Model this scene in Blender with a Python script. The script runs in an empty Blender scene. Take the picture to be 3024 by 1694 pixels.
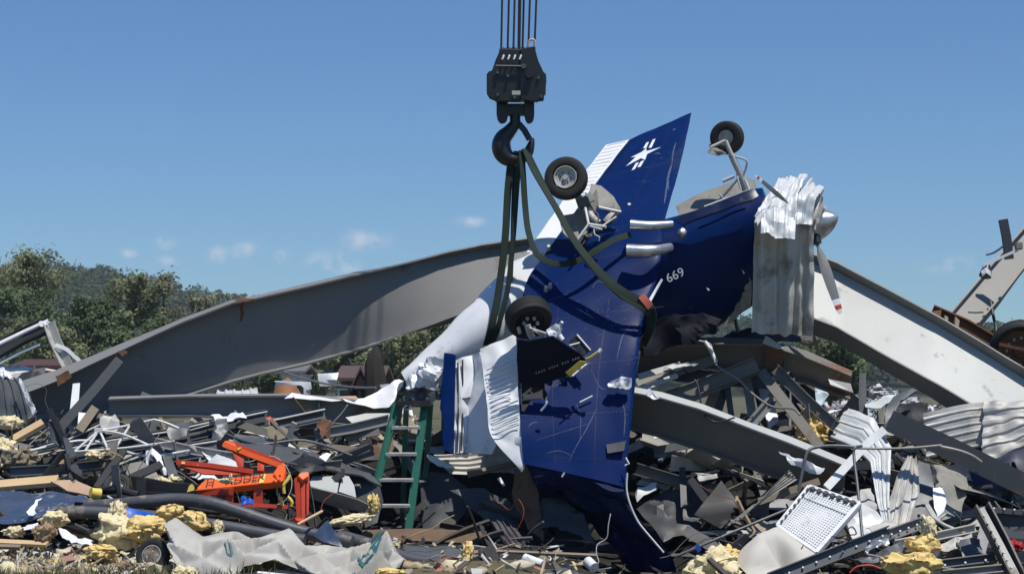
import bpy, bmesh, math, random
from math import radians, sin, cos, pi, tan, atan2, sqrt
from mathutils import Vector, Matrix, noise

V = Vector
scene = bpy.context.scene
COL = scene.collection

# ------------------------------------------------------------------ camera, sky, sun, exposure
FPX = 5643.0                       # focal length in photograph pixels (3024 wide)
CAM = V((0.0, 0.0, 1.7))
PITCH = math.atan((1150 - 847) / FPX)
cam = bpy.data.cameras.new('camera')
cam.sensor_width = 36.0
cam.lens = 36.0 * FPX / 3024.0
cam.clip_start = 0.1
cam.clip_end = 6000.0
camo = bpy.data.objects.new('camera', cam)
camo.location = CAM
camo.rotation_euler = (pi / 2 + PITCH, 0, 0)
COL.objects.link(camo)
scene.camera = camo

SUN = V((0.24, -0.27, 0.93)).normalized()
SUN_EL = math.asin(SUN.z)
SUN_AZ = atan2(SUN.x, SUN.y)       # clockwise from +Y
world = bpy.data.worlds.new('World')
scene.world = world
world.use_nodes = True
wn = world.node_tree
wn.nodes.clear()
w_out = wn.nodes.new('ShaderNodeOutputWorld')
w_bg = wn.nodes.new('ShaderNodeBackground')
w_bg.inputs['Strength'].default_value = 0.09
sky = wn.nodes.new('ShaderNodeTexSky')
sky.sky_type = 'NISHITA'
sky.sun_disc = False
sky.sun_elevation = SUN_EL
sky.sun_rotation = SUN_AZ
sky.altitude = 200
sky.air_density = 1.0
sky.dust_density = 0.15
sky.ozone_density = 3.0
wn.links.new(w_bg.outputs[0], w_out.inputs[0])

sun = bpy.data.lights.new('sun', 'SUN')
sun.energy = 4.5
sun.angle = radians(0.53)
sun.color = (1.0, 0.955, 0.88)
suno = bpy.data.objects.new('sun', sun)
suno.rotation_euler = SUN.to_track_quat('Z', 'Y').to_euler()
COL.objects.link(suno)

scene.view_settings.view_transform = 'Standard'
scene.view_settings.look = 'None'
scene.view_settings.exposure = 0.0
scene.view_settings.gamma = 1.0
scene.view_settings.use_curve_mapping = False
scene.cycles.max_bounces = 5
scene.cycles.diffuse_bounces = 3
scene.cycles.glossy_bounces = 3

def ray(px, py):
    u = (px - 1512.0) / FPX
    v = (847.0 - py) / FPX
    return V((u, cos(PITCH) - v * sin(PITCH), sin(PITCH) + v * cos(PITCH)))

def project(p):
    q = p - CAM
    f = q.y * cos(PITCH) + q.z * sin(PITCH); u = -q.y * sin(PITCH) + q.z * cos(PITCH)
    return 1512 + q.x / f * FPX, 847 - u / f * FPX

def P(px, py, d):
    """point of the place that the photograph shows at (px, py), d metres ahead"""
    r = ray(px, py)
    return CAM + r * (d / r.y)

# clouds: small fair-weather puffs low over the hills, part of the sky itself
def cloud_sky():
    n, l = wn.nodes, wn.links
    tc = n.new('ShaderNodeTexCoord')
    nz = n.new('ShaderNodeTexNoise')
    nz.inputs['Scale'].default_value = 85.0
    nz.inputs['Detail'].default_value = 7.0
    nz.inputs['Roughness'].default_value = 0.62
    l.new(tc.outputs['Generated'], nz.inputs['Vector'])
    total = None
    puffs = [(1085, 712, 55, 26), (980, 775, 60, 26), (1000, 790, 50, 14), (725, 742, 34, 20), (642, 752, 28, 18), (488, 715, 26, 16),
             (840, 760, 26, 17), (495, 772, 20, 12), (2740, 782, 30, 18), (2815, 780, 40, 22), (380, 748, 22, 10),
             (1390, 655, 34, 12), (1250, 800, 30, 12)]
    # the same kind of puffs go on round the horizon
    rnd = random.Random(4)
    dirs = [(ray(a, b).normalized(), c / FPX, e / FPX) for a, b, c, e in puffs]
    for k in range(14):
        az = radians(40 + k * 280 / 14 + rnd.uniform(-8, 8))
        el = radians(rnd.uniform(3.5, 7))
        dirs.append((V((sin(az) * cos(el), cos(az) * cos(el), sin(el))), rnd.uniform(.006, .014), rnd.uniform(.003, .006)))
    for d, sx, sy in dirs:
        sub = n.new('ShaderNodeVectorMath'); sub.operation = 'SUBTRACT'
        l.new(tc.outputs['Generated'], sub.inputs[0]); sub.inputs[1].default_value = d
        mul = n.new('ShaderNodeVectorMath'); mul.operation = 'MULTIPLY'
        l.new(sub.outputs[0], mul.inputs[0]); mul.inputs[1].default_value = (1 / sx, 1 / sx, 1 / sy)
        ln = n.new('ShaderNodeVectorMath'); ln.operation = 'LENGTH'
        l.new(mul.outputs[0], ln.inputs[0])
        mr = n.new('ShaderNodeMapRange'); mr.interpolation_type = 'SMOOTHSTEP'
        mr.inputs['From Min'].default_value = 2.0; mr.inputs['From Max'].default_value = 0.0
        l.new(ln.outputs['Value'], mr.inputs['Value'])
        if total is None:
            total = mr.outputs[0]
        else:
            ad = n.new('ShaderNodeMath'); ad.operation = 'MAXIMUM'
            l.new(total, ad.inputs[0]); l.new(mr.outputs[0], ad.inputs[1]); total = ad.outputs[0]
    cr = n.new('ShaderNodeMapRange')
    cr.inputs['From Min'].default_value = 0.40; cr.inputs['From Max'].default_value = 0.66
    l.new(nz.outputs['Fac'], cr.inputs['Value'])
    mm = n.new('ShaderNodeMath'); mm.operation = 'MULTIPLY'
    l.new(total, mm.inputs[0]); l.new(cr.outputs[0], mm.inputs[1])
    m2 = n.new('ShaderNodeMath'); m2.operation = 'MULTIPLY'; m2.use_clamp = True
    l.new(mm.outputs[0], m2.inputs[0]); m2.inputs[1].default_value = .85
    mix = n.new('ShaderNodeMix'); mix.data_type = 'RGBA'
    l.new(m2.outputs[0], mix.inputs['Factor'])
    hsv = n.new('ShaderNodeHueSaturation')
    hsv.inputs['Saturation'].default_value = 1.0
    hsv.inputs['Value'].default_value = 1.0
    tn = n.new('ShaderNodeMix'); tn.data_type = 'RGBA'; tn.blend_type = 'MULTIPLY'; tn.inputs['Factor'].default_value = 1
    l.new(sky.outputs[0], tn.inputs['A']); tn.inputs['B'].default_value = (.58, .82, 1.09, 1)     # cool white balance of the photograph
    l.new(tn.outputs['Result'], hsv.inputs['Color'])
    l.new(hsv.outputs[0], mix.inputs['A'])
    mix.inputs['B'].default_value = (6.6, 7.3, 8.4, 1)
    l.new(mix.outputs['Result'], w_bg.inputs['Color'])
cloud_sky()

# ------------------------------------------------------------------ materials
MATS = {}
def mat(name, col, col2=None, rough=0.6, metal=0.0, scale=6.0, amt=0.5, dirt=None, dirt_amt=0.0, dirt_scale=1.5,
        bump=0.0, bump_scale=30.0, scratch=0.0, scratch_col=(.6, .62, .65), spec=0.5, stretch=(1, 1, 1), attr=False, coat=0.0, tris=None):
    if name in MATS:
        return MATS[name]
    m = bpy.data.materials.new(name)
    m.use_nodes = True
    nt = m.node_tree
    b = nt.nodes['Principled BSDF']
    L = nt.links.new
    b.inputs['Roughness'].default_value = rough
    b.inputs['Metallic'].default_value = metal
    b.inputs['Specular IOR Level'].default_value = spec
    b.inputs['Coat Weight'].default_value = coat
    tc = nt.nodes.new('ShaderNodeTexCoord')
    mp = nt.nodes.new('ShaderNodeMapping')
    mp.inputs['Scale'].default_value = stretch
    L(tc.outputs['Object'], mp.inputs['Vector'])
    def nz(s, det=5, r=.6):
        x = nt.nodes.new('ShaderNodeTexNoise')
        x.inputs['Scale'].default_value = s; x.inputs['Detail'].default_value = det; x.inputs['Roughness'].default_value = r
        L(mp.outputs[0], x.inputs['Vector'])
        return x
    def mr(sock, a, c, lo=0., hi=1.):
        x = nt.nodes.new('ShaderNodeMapRange')
        x.inputs['From Min'].default_value = a; x.inputs['From Max'].default_value = c
        x.inputs['To Min'].default_value = lo; x.inputs['To Max'].default_value = hi
        L(sock, x.inputs['Value'])
        return x.outputs[0]
    def mixc(f, a, c):
        x = nt.nodes.new('ShaderNodeMix'); x.data_type = 'RGBA'
        if hasattr(f, 'links'): L(f, x.inputs['Factor'])
        else: x.inputs['Factor'].default_value = f
        for s, k in ((a, 'A'), (c, 'B')):
            if hasattr(s, 'links'): L(s, x.inputs[k])
            else: x.inputs[k].default_value = (*s[:3], 1)
        return x.outputs['Result']
    if col2 is None:
        col2 = tuple(c * .72 for c in col)
    base = col
    if attr:
        at = nt.nodes.new('ShaderNodeAttribute'); at.attribute_name = 'tint'
        base = at.outputs['Color']
        mlt = nt.nodes.new('ShaderNodeMix'); mlt.data_type = 'RGBA'; mlt.blend_type = 'MULTIPLY'; mlt.inputs['Factor'].default_value = 1
        L(at.outputs['Color'], mlt.inputs['A']); mlt.inputs['B'].default_value = (.6, .6, .6, 1)
        c2 = mlt.outputs['Result']
    else:
        c2 = col2
    n1 = nz(scale)
    c = mixc(mr(n1.outputs['Fac'], .5 - .5 * (1.05 - amt) , .5 + .5 * (1.05 - amt)), base, c2)
    if dirt:
        n2 = nz(dirt_scale, 8, .65)
        f = mr(n2.outputs['Fac'], .62 - .3 * dirt_amt, .74 - .2 * dirt_amt)
        c = mixc(f, c, dirt)
        rr = nt.nodes.new('ShaderNodeMix'); rr.data_type = 'FLOAT'
        L(f, rr.inputs['Factor']); rr.inputs['A'].default_value = rough; rr.inputs['B'].default_value = .9
        L(rr.outputs['Result'], b.inputs['Roughness'])
    if scratch > 0:
        # fine scrapes in a few directions
        tot = None
        for k, (rot, sc) in enumerate((((.3, .2, .9), 14), ((1.1, .5, -.6), 17), ((.2, 1.3, .2), 12))):
            m2 = nt.nodes.new('ShaderNodeMapping'); m2.inputs['Rotation'].default_value = rot
            m2.inputs['Scale'].default_value = (.5, 1, 1)
            L(tc.outputs['Object'], m2.inputs['Vector'])
            m3 = nt.nodes.new('ShaderNodeMapping'); m3.inputs['Scale'].default_value = (.05, 2.2, 2.2)
            L(m2.outputs[0], m3.inputs['Vector'])
            x = nt.nodes.new('ShaderNodeTexNoise'); x.inputs['Scale'].default_value = sc; x.inputs['Detail'].default_value = 2
            L(m3.outputs[0], x.inputs['Vector'])
            f = mr(x.outputs['Fac'], .70 - .06 * scratch, .76 - .06 * scratch)
            if tot is None: tot = f
            else:
                a = nt.nodes.new('ShaderNodeMath'); a.operation = 'MAXIMUM'; L(tot, a.inputs[0]); L(f, a.inputs[1]); tot = a.outputs[0]
        msk = nz(1.1, 3)
        f2 = nt.nodes.new('ShaderNodeMath'); f2.operation = 'MULTIPLY'
        L(tot, f2.inputs[0]); L(mr(msk.outputs['Fac'], .46, .66, 0, .8), f2.inputs[1])
        c = mixc(f2.outputs[0], c, scratch_col)
    if hasattr(c, 'links'): L(c, b.inputs['Base Color'])
    if bump > 0:
        n3 = nz(bump_scale, 6, .6)
        bp = nt.nodes.new('ShaderNodeBump'); bp.inputs['Strength'].default_value = bump; bp.inputs['Distance'].default_value = .02
        L(n3.outputs['Fac'], bp.inputs['Height']); L(bp.outputs[0], b.inputs['Normal'])
    MATS[name] = m
    return m

RUST = (.16, .055, .02)
DUST = (.30, .24, .17)
M_GIRD = mat('girder_paint', (.225, .225, .215), (.19, .187, .178), rough=.6, scale=2.2, dirt=(.15, .11, .075), dirt_amt=.1, dirt_scale=1.3, bump=.08, scratch=.3, scratch_col=(.32, .31, .29))
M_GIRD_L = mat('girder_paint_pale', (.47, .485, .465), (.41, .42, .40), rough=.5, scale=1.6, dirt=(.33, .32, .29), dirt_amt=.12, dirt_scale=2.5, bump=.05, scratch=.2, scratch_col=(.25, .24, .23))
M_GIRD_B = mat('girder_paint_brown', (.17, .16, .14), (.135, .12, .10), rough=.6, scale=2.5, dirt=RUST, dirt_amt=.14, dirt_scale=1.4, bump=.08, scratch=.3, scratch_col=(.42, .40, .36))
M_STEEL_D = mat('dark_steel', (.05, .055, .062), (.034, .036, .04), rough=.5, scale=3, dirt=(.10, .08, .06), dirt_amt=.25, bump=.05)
M_STEEL_G = mat('grey_steel', (.11, .118, .125), (.08, .084, .09), rough=.45, metal=.2, scale=4, dirt=(.15, .12, .09), dirt_amt=.2, bump=.05)
M_GALV = mat('galvanised_sheet', (.66, .68, .68), (.50, .52, .53), rough=.5, metal=.12, scale=9, dirt=(.35, .31, .25), dirt_amt=.2, dirt_scale=2, bump=.05, bump_scale=14)
M_GALV_W = mat('worn_galvanised_sheet', (.50, .49, .455), (.40, .39, .36), rough=.55, metal=.1, scale=5, dirt=(.22, .19, .15), dirt_amt=.35, dirt_scale=2.5, bump=.06, bump_scale=12)
M_WHITE = mat('white_paint', (.80, .81, .82), (.70, .71, .72), rough=.35, scale=4, dirt=(.45, .43, .40), dirt_amt=.12, dirt_scale=3, bump=.03)
M_WHITEM = mat('white_trim', (.78, .78, .76), (.62, .61, .58), rough=.5, scale=8, dirt=DUST, dirt_amt=.25, dirt_scale=4)
M_BLUE = mat('blue_aircraft_paint', (.0006, .0165, .100), (.0005, .013, .08), rough=.38, scale=1.2, dirt=(.008, .022, .085), dirt_amt=.12, dirt_scale=1.6, bump=.02, bump_scale=3, scratch=.2, scratch_col=(.08, .12, .24), spec=.12)
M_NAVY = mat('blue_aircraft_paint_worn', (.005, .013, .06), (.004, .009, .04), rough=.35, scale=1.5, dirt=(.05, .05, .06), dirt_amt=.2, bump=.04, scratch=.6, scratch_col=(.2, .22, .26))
M_BLACK = mat('black_rubber', (.014, .014, .014), (.022, .021, .02), rough=.75, scale=8, dirt=(.07, .06, .05), dirt_amt=.2, bump=.05)
M_BLKP = mat('black_paint', (.012, .012, .013), (.02, .02, .02), rough=.42, scale=6, dirt=(.06, .055, .05), dirt_amt=.15)
M_ALU = mat('bare_aluminium', (.60, .61, .62), (.42, .42, .42), rough=.34, metal=.85, scale=7, dirt=(.2, .18, .16), dirt_amt=.25, dirt_scale=5, bump=.08)
M_GEAR = mat('gear_paint_grey', (.50, .50, .47), (.38, .37, .34), rough=.5, scale=9, dirt=(.22, .18, .14), dirt_amt=.3, dirt_scale=6)
M_WELL = mat('wheel_well_primer', (.27, .26, .23), (.19, .18, .155), rough=.65, scale=8, dirt=(.12, .10, .08), dirt_amt=.3, dirt_scale=4, bump=.08)
M_ORANGE = mat('orange_paint', (.90, .15, .020), (.76, .10, .014), rough=.42, scale=5, dirt=(.35, .12, .06), dirt_amt=.15, dirt_scale=4)
M_RED = mat('dull_red_paint', (.55, .055, .016), (.40, .04, .014), rough=.45, scale=5, dirt=(.25, .12, .08), dirt_amt=.15)
M_YEL = mat('yellow_paint', (.80, .60, .10), (.65, .48, .10), rough=.5, scale=10)
M_GREEN = mat('green_fibreglass', (.014, .10, .068), (.02, .14, .095), rough=.5, scale=12, dirt=(.35, .33, .24), dirt_amt=.28, dirt_scale=5, stretch=(1, 1, .3))
M_SLING = mat('green_sling_webbing', (.009, .022, .015), (.014, .030, .020), rough=.85, scale=40, stretch=(1, 1, .2), bump=.2, bump_scale=90)
M_WOOD = mat('pine_lumber', (.62, .46, .26), (.48, .33, .17), rough=.75, scale=7, stretch=(.3, 2, 2), bump=.1)
M_WOODG = mat('weathered_lumber', (.26, .215, .15), (.17, .14, .10), rough=.85, scale=7, stretch=(.3, 2, 2), bump=.2)
M_WOODR = mat('brown_board', (.17, .10, .06), (.10, .065, .04), rough=.8, scale=7, bump=.15)
M_PLY = mat('tan_fibreboard', (.50, .34, .23), (.42, .28, .19), rough=.85, scale=7)
M_PIPE = mat('grey_plastic_pipe', (.085, .088, .098), (.06, .062, .07), rough=.42, scale=4, dirt=(.26, .22, .17), dirt_amt=.22, dirt_scale=5)
M_INS = mat('yellow_insulation', (.76, .60, .28), (.66, .48, .18), rough=.98, scale=5, dirt=(.45, .31, .14), dirt_amt=.3, dirt_scale=7, bump=.35, bump_scale=60, spec=.1)
M_INSP = mat('pale_insulation', (.76, .68, .44), (.66, .56, .34), rough=.98, scale=5, dirt=(.5, .4, .22), dirt_amt=.3, dirt_scale=7, bump=.35, bump_scale=60, spec=.1)
M_WRAP = mat('house_wrap', (.46, .45, .41), (.36, .345, .31), rough=.6, scale=3.5, dirt=(.36, .33, .28), dirt_amt=.35, dirt_scale=5, bump=.08)
M_TEAL = mat('teal_print', (.02, .15, .17), (.05, .22, .24), rough=.6, scale=20, amt=.8)
M_BLUSH = mat('dark_blue_sheet', (.055, .085, .15), (.035, .055, .10), rough=.35, scale=3, dirt=(.35, .36, .38), dirt_amt=.15, dirt_scale=3, scratch=.5)
M_BLUP = mat('bright_blue_plastic', (.015, .10, .50), (.015, .08, .40), rough=.35, scale=3, dirt=(.6, .62, .66), dirt_amt=.12)
M_RUST = mat('rusty_steel', (.17, .075, .035), (.09, .045, .025), rough=.85, scale=9, bump=.3)
M_CANVAS = mat('beige_fabric_sheet', (.55, .53, .48), (.47, .45, .40), rough=.85, scale=5, dirt=(.35, .32, .27), dirt_amt=.2, bump=.1)
M_TRAY = mat('white_plastic', (.74, .75, .76), (.66, .67, .68), rough=.5, scale=12, dirt=(.35, .33, .30), dirt_amt=.2, dirt_scale=6)
M_ROPE = mat('steel_wire', (.30, .29, .27), (.2, .19, .18), rough=.5, metal=.4, scale=30)
M_CABLE = mat('hoist_rope', (.02, .019, .018), (.03, .028, .026), rough=.7, scale=30)
M_TEXTW = mat('white_lettering', (.60, .62, .66), rough=.5)
M_TEXTK = mat('black_lettering', (.03, .012, .01), rough=.5)
M_PINK = mat('salmon_pad', (.62, .17, .10), (.5, .13, .08), rough=.7, scale=10)
M_SCRAP = mat('mixed_scrap', (1, 1, 1), rough=.7, scale=5, amt=.6, attr=True, bump=.1)
M_GRASS = mat('grass_blades', (1, 1, 1), rough=.8, scale=3, attr=True, spec=.2)
M_LEAF = mat('foliage', (1, 1, 1), rough=.75, scale=.6, attr=True, spec=.25)
def leaf_translucent():
    nt = M_LEAF.node_tree; b = nt.nodes['Principled BSDF']; out = nt.nodes['Material Output']
    t = nt.nodes.new('ShaderNodeBsdfTranslucent'); mx = nt.nodes.new('ShaderNodeMixShader'); mx.inputs[0].default_value = .45
    src = b.inputs['Base Color'].links[0].from_socket
    nt.links.new(src, t.inputs['Color']); nt.links.new(b.outputs[0], mx.inputs[1]); nt.links.new(t.outputs[0], mx.inputs[2]); nt.links.new(mx.outputs[0], out.inputs['Surface'])
leaf_translucent()
M_BARK = mat('bark', (.10, .08, .06), (.06, .05, .04), rough=.9, scale=4, bump=.2)
M_SNAG = mat('charred_bark', (.02, .017, .014), (.035, .03, .024), rough=.95, scale=4, bump=.3)

# ------------------------------------------------------------------ objects
def empty(name, loc, label=None, cat=None, group=None):
    o = bpy.data.objects.new(name, None)
    o.empty_display_size = .1
    o.location = loc
    COL.objects.link(o)
    tag(o, label, cat, group)
    return o

def tag(o, label=None, cat=None, group=None, kind=None):
    if label: o['label'] = label
    if cat: o['category'] = cat
    if group: o['group'] = group
    if kind: o['kind'] = kind
    return o

def wloc(o):
    p = V((0, 0, 0))
    while o is not None:
        p = p + o.location
        o = o.parent
    return p

def link(name, me, parent=None, label=None, cat=None, group=None, kind=None, mats=None, sharp=32, origin=None):
    if mats is not None:
        for m in (mats if isinstance(mats, (list, tuple)) else [mats]):
            me.materials.append(m)
    n = len(me.vertices)
    if n == 0: raise ValueError('empty mesh ' + name)
    import numpy as np
    co = np.empty(n * 3, 'f'); me.vertices.foreach_get('co', co); co = co.reshape(-1, 3)
    if origin is None:
        lo, hi = co.min(0), co.max(0)
        origin = V((float((lo[0] + hi[0]) / 2), float((lo[1] + hi[1]) / 2), float(lo[2])))
    co -= np.array(origin[:], 'f')
    me.vertices.foreach_set('co', co.ravel())
    if sharp is not None:
        me.polygons.foreach_set('use_smooth', [True] * len(me.polygons))
        me.set_sharp_from_angle(angle=radians(sharp))
    me.update()
    o = bpy.data.objects.new(name, me)
    COL.objects.link(o)
    o.location = origin
    if parent is not None:
        o.parent = parent
        o.location = origin - wloc(parent)
    return tag(o, label, cat, group, kind)

def mesh(name, vs, fs, mats, parent=None, label=None, cat=None, sharp=32, **k):
    me = bpy.data.meshes.new(name)
    me.from_pydata([tuple(v) for v in vs], [], fs)
    me.validate()
    return link(name, me, parent, label, cat, mats=mats, sharp=sharp, **k)

def from_bm(name, bm, mats, parent=None, label=None, cat=None, sharp=32, recalc=True, **k):
    if recalc:
        bmesh.ops.recalc_face_normals(bm, faces=bm.faces)
    me = bpy.data.meshes.new(name)
    bm.to_mesh(me); bm.free()
    return link(name, me, parent, label, cat, mats=mats, sharp=sharp, **k)

def catmull(pts, sub):
    """smooth polyline through vectors"""
    if sub <= 1 or len(pts) < 3: 
        if sub <= 1: return [V(p) for p in pts]
        out = []
        for i in range(len(pts) - 1):
            for k in range(sub): out.append(V(pts[i]).lerp(V(pts[i + 1]), k / sub))
        return out + [V(pts[-1])]
    out = []
    n = len(pts)
    for i in range(n - 1):
        p0, p1, p2, p3 = pts[max(i - 1, 0)], pts[i], pts[i + 1], pts[min(i + 2, n - 1)]
        for k in range(sub):
            t = k / sub
            out.append(.5 * ((2 * V(p1)) + (V(p2) - V(p0)) * t + (2 * V(p0) - 5 * V(p1) + 4 * V(p2) - V(p3)) * t * t + (3 * V(p1) - V(p0) - 3 * V(p2) + V(p3)) * t ** 3))
    out.append(V(pts[-1]))
    return out

def frames(path, up):
    fr = []
    for i, p in enumerate(path):
        t = (path[min(i + 1, len(path) - 1)] - path[max(i - 1, 0)])
        if t.length < 1e-9: t = V((1, 0, 0))
        t.normalize()
        u = up[i] if isinstance(up, list) else up
        s = t.cross(u)
        if s.length < 1e-4: s = t.cross(V((.3, .7, .2)))
        s.normalize()
        fr.append((t, s, s.cross(t).normalized()))
    return fr

def sweep_data(path, sec, up=V((0, 0, 1)), scale=None, caps=True, closed=True):
    path = [V(p) for p in path]
    fr = frames(path, up)
    vs, fs = [], []
    m = len(sec)
    for i, p in enumerate(path):
        k = 1 if scale is None else scale[i]
        t, s, n = fr[i]
        for a, b in sec:
            vs.append(p + s * a * k + n * b * k)
    for i in range(len(path) - 1):
        for j in range(m if closed else m - 1):
            j2 = (j + 1) % m
            fs.append((i * m + j, i * m + j2, (i + 1) * m + j2, (i + 1) * m + j))
    if caps and closed:
        fs.append(tuple(reversed(range(m))))
        fs.append(tuple((len(path) - 1) * m + j for j in range(m)))
    return vs, fs

def sweep(name, path, sec, mats, up=V((0, 0, 1)), parent=None, label=None, cat=None, sharp=35, scale=None, **k):
    vs, fs = sweep_data(path, sec, up, scale)
    bm = bmesh.new()
    bv = [bm.verts.new(v) for v in vs]
    for f in fs:
        try: bm.faces.new([bv[i] for i in f])
        except ValueError: pass
    return from_bm(name, bm, mats, parent, label, cat, sharp, **k)

def circ(r, n=10): return [(r * cos(2 * pi * i / n), r * sin(2 * pi * i / n)) for i in range(n)]
def rect(w, h): return [(-w / 2, -h / 2), (w / 2, -h / 2), (w / 2, h / 2), (-w / 2, h / 2)]
def angle_sec(a, b, t): return [(0, 0), (a, 0), (a, t), (t, t), (t, b), (0, b)]
def chan_sec(w, h, t):      # C section, open to +a
    return [(0, -h / 2), (w, -h / 2), (w, -h / 2 + t), (t, -h / 2 + t), (t, h / 2 - t), (w, h / 2 - t), (w, h / 2), (0, h / 2)]
def i_sec(w, h, t):
    a, b = w / 2, h / 2
    return [(-a, -b), (a, -b), (a, -b + t), (t / 2, -b + t), (t / 2, b - t), (a, b - t), (a, b), (-a, b), (-a, b - t), (-t / 2, b - t), (-t / 2, -b + t), (-a, -b + t)]

def PP(lst): return [P(*q) for q in lst]

def bar(name, pts, sec, mats, label=None, cat=None, parent=None, sub=1, up=V((0, 0, 1)), **k):
    return sweep(name, catmull(PP(pts), sub), sec, mats, up, parent, label, cat, **k)

def tube(name, pts, r, mats, label=None, cat=None, parent=None, sub=4, n=9, **k):
    return sweep(name, catmull(PP(pts), sub), circ(r, n), mats, V((.1, .2, 1)), parent, label, cat, sharp=50, **k)

def split_long(bm, L, it=6):
    for _ in range(it):
        es = [e for e in bm.edges if e.calc_length() > L]
        if not es: break
        bmesh.ops.subdivide_edges(bm, edges=es, cuts=1)
        bmesh.ops.triangulate(bm, faces=[f for f in bm.faces if len(f.verts) > 3])

def thicken(bm, t):
    """give a surface a thickness without the spikes of a shell offset"""
    bm.normal_update()
    vs = bm.verts[:]; fs = bm.faces[:]
    be = [e for e in bm.edges if e.is_boundary]
    cp = {v: bm.verts.new(v.co - v.normal * t) for v in vs}
    bq = [(e.verts[0], e.verts[1]) for e in be]
    for f in fs:
        try: bm.faces.new([cp[v] for v in reversed(f.verts)])
        except ValueError: pass
    for p, q in bq:
        try: bm.faces.new((p, q, cp[q], cp[p]))
        except ValueError: pass

def sheet(name, pts, mats, label=None, cat=None, parent=None, thick=.006, L=.12, crump=.02, freq=2.5, seed=0, ridged=True, sharp=24, world_pts=False, tear=0.0, **k):
    """a bent plate with the given outline, creased and given a thickness"""
    bm = bmesh.new()
    vs = [bm.verts.new(q if world_pts else P(*q)) for q in pts]
    bm.faces.new(vs)
    bmesh.ops.triangulate(bm, faces=bm.faces[:], ngon_method='BEAUTY')
    split_long(bm, L)
    bmesh.ops.recalc_face_normals(bm, faces=bm.faces)
    bm.normal_update()
    off = V((seed * 7.31, seed * 3.17, seed * 1.7))
    nrm = V((0, 0, 0))
    for f in bm.faces: nrm += f.normal * f.calc_area()
    nrm.normalize()
    mv = []
    for v in bm.verts:
        q = v.co * freq + off
        h = noise.noise(q)
        if ridged: h = (abs(h) * 2 - .5) + .5 * (abs(noise.noise(q * 2.3)) - .25)
        else: h = h + .4 * noise.noise(q * 2.2)
        d = nrm * h * crump
        if tear and v.is_boundary:
            d += V((noise.noise(q * 3 + V((9, 0, 0))), 0, noise.noise(q * 3 + V((0, 9, 0))))) * tear
        mv.append(d)
    for v, d in zip(bm.verts, mv): v.co += d
    bm.normal_update()
    thicken(bm, thick)
    return from_bm(name, bm, mats, parent, label, cat, sharp, **k)

def grid_sheet(name, fn, nu, nv, mats, label=None, cat=None, parent=None, thick=.004, sharp=28, **k):
    """fn(u, v) -> point; thickened"""
    bm = bmesh.new()
    g = [[bm.verts.new(fn(i / nu, j / nv)) for i in range(nu + 1)] for j in range(nv + 1)]
    for j in range(nv):
        for i in range(nu):
            bm.faces.new((g[j][i], g[j][i + 1], g[j + 1][i + 1], g[j + 1][i]))
    bm.normal_update()
    thicken(bm, thick)
    return from_bm(name, bm, mats, parent, label, cat, sharp, **k)

def rib(u, n, duty=.35):
    """standing-rib profile of roll-formed siding, 0..1"""
    f = (u * n) % 1.0
    if f < .08: return f / .08
    if f < duty - .08: return 1.0
    if f < duty: return (duty - f) / .08
    return 0.0

def corr(name, rows, n, amp, mats, label=None, cat=None, parent=None, nu=None, nv=20, crump=.02, freq=2., seed=0, tear=.03, duty=.35, smooth=True, folds=0., **k):
    """ribbed siding. rows: list of (left, right) points from one end to the other; ribs run along the rows' sequence"""
    cm = catmull if smooth else (lambda pts, s: sum(([V(p).lerp(V(q), k / s) for k in range(s)] for p, q in zip(pts, pts[1:])), []) + [V(pts[-1])])
    A = cm([P(*a) for a, b in rows], max(1, nv // (len(rows) - 1)))
    Bq = cm([P(*b) for a, b in rows], max(1, nv // (len(rows) - 1)))
    m = len(A) - 1
    nu = nu or n * 8
    rnd = random.Random(seed)
    off = V((seed * 5.3, seed * 2.9, 0))
    def fn(u, v):
        x = v * m; i = min(int(x), m - 1); t = x - i
        if tear and (v <= 0 or v >= 1):
            t += (noise.noise(V((u * n * 1.7, v * 5, seed))) * tear * m) * (1 if v <= 0 else -1)
        a = A[i].lerp(A[i + 1], t); b = Bq[i].lerp(Bq[i + 1], t)
        du = (b - a)
        dv = (A[min(i + 1, m)] - A[max(i, 0)]) + (Bq[min(i + 1, m)] - Bq[i])
        nn = du.cross(dv)
        if nn.length < 1e-9: nn = V((0, -1, 0))
        nn.normalize()
        if nn.y > 0: nn = -nn
        p = a.lerp(b, u)
        q = p * freq + off
        h = abs(noise.noise(q)) * 2 - .5 + .6 * noise.noise(q * 2.7)
        h2 = folds * (abs(noise.noise(V((u * n * .9 + seed, v * 1.1, seed * 1.3)))) * 2 - .5 + .5 * noise.noise(V((u * n * 2.1, v * 2., seed * 2.3)))) if folds else 0.
        return p + nn * (amp * rib(u, n, duty) + crump * h + h2)
    return grid_sheet(name, fn, nu, m, mats, label, cat, parent, **k)

def poly(pts, s):
    return sum(([V(p).lerp(V(q), k / s) for k in range(s)] for p, q in zip(pts, pts[1:])), []) + [V(pts[-1])]

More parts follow.
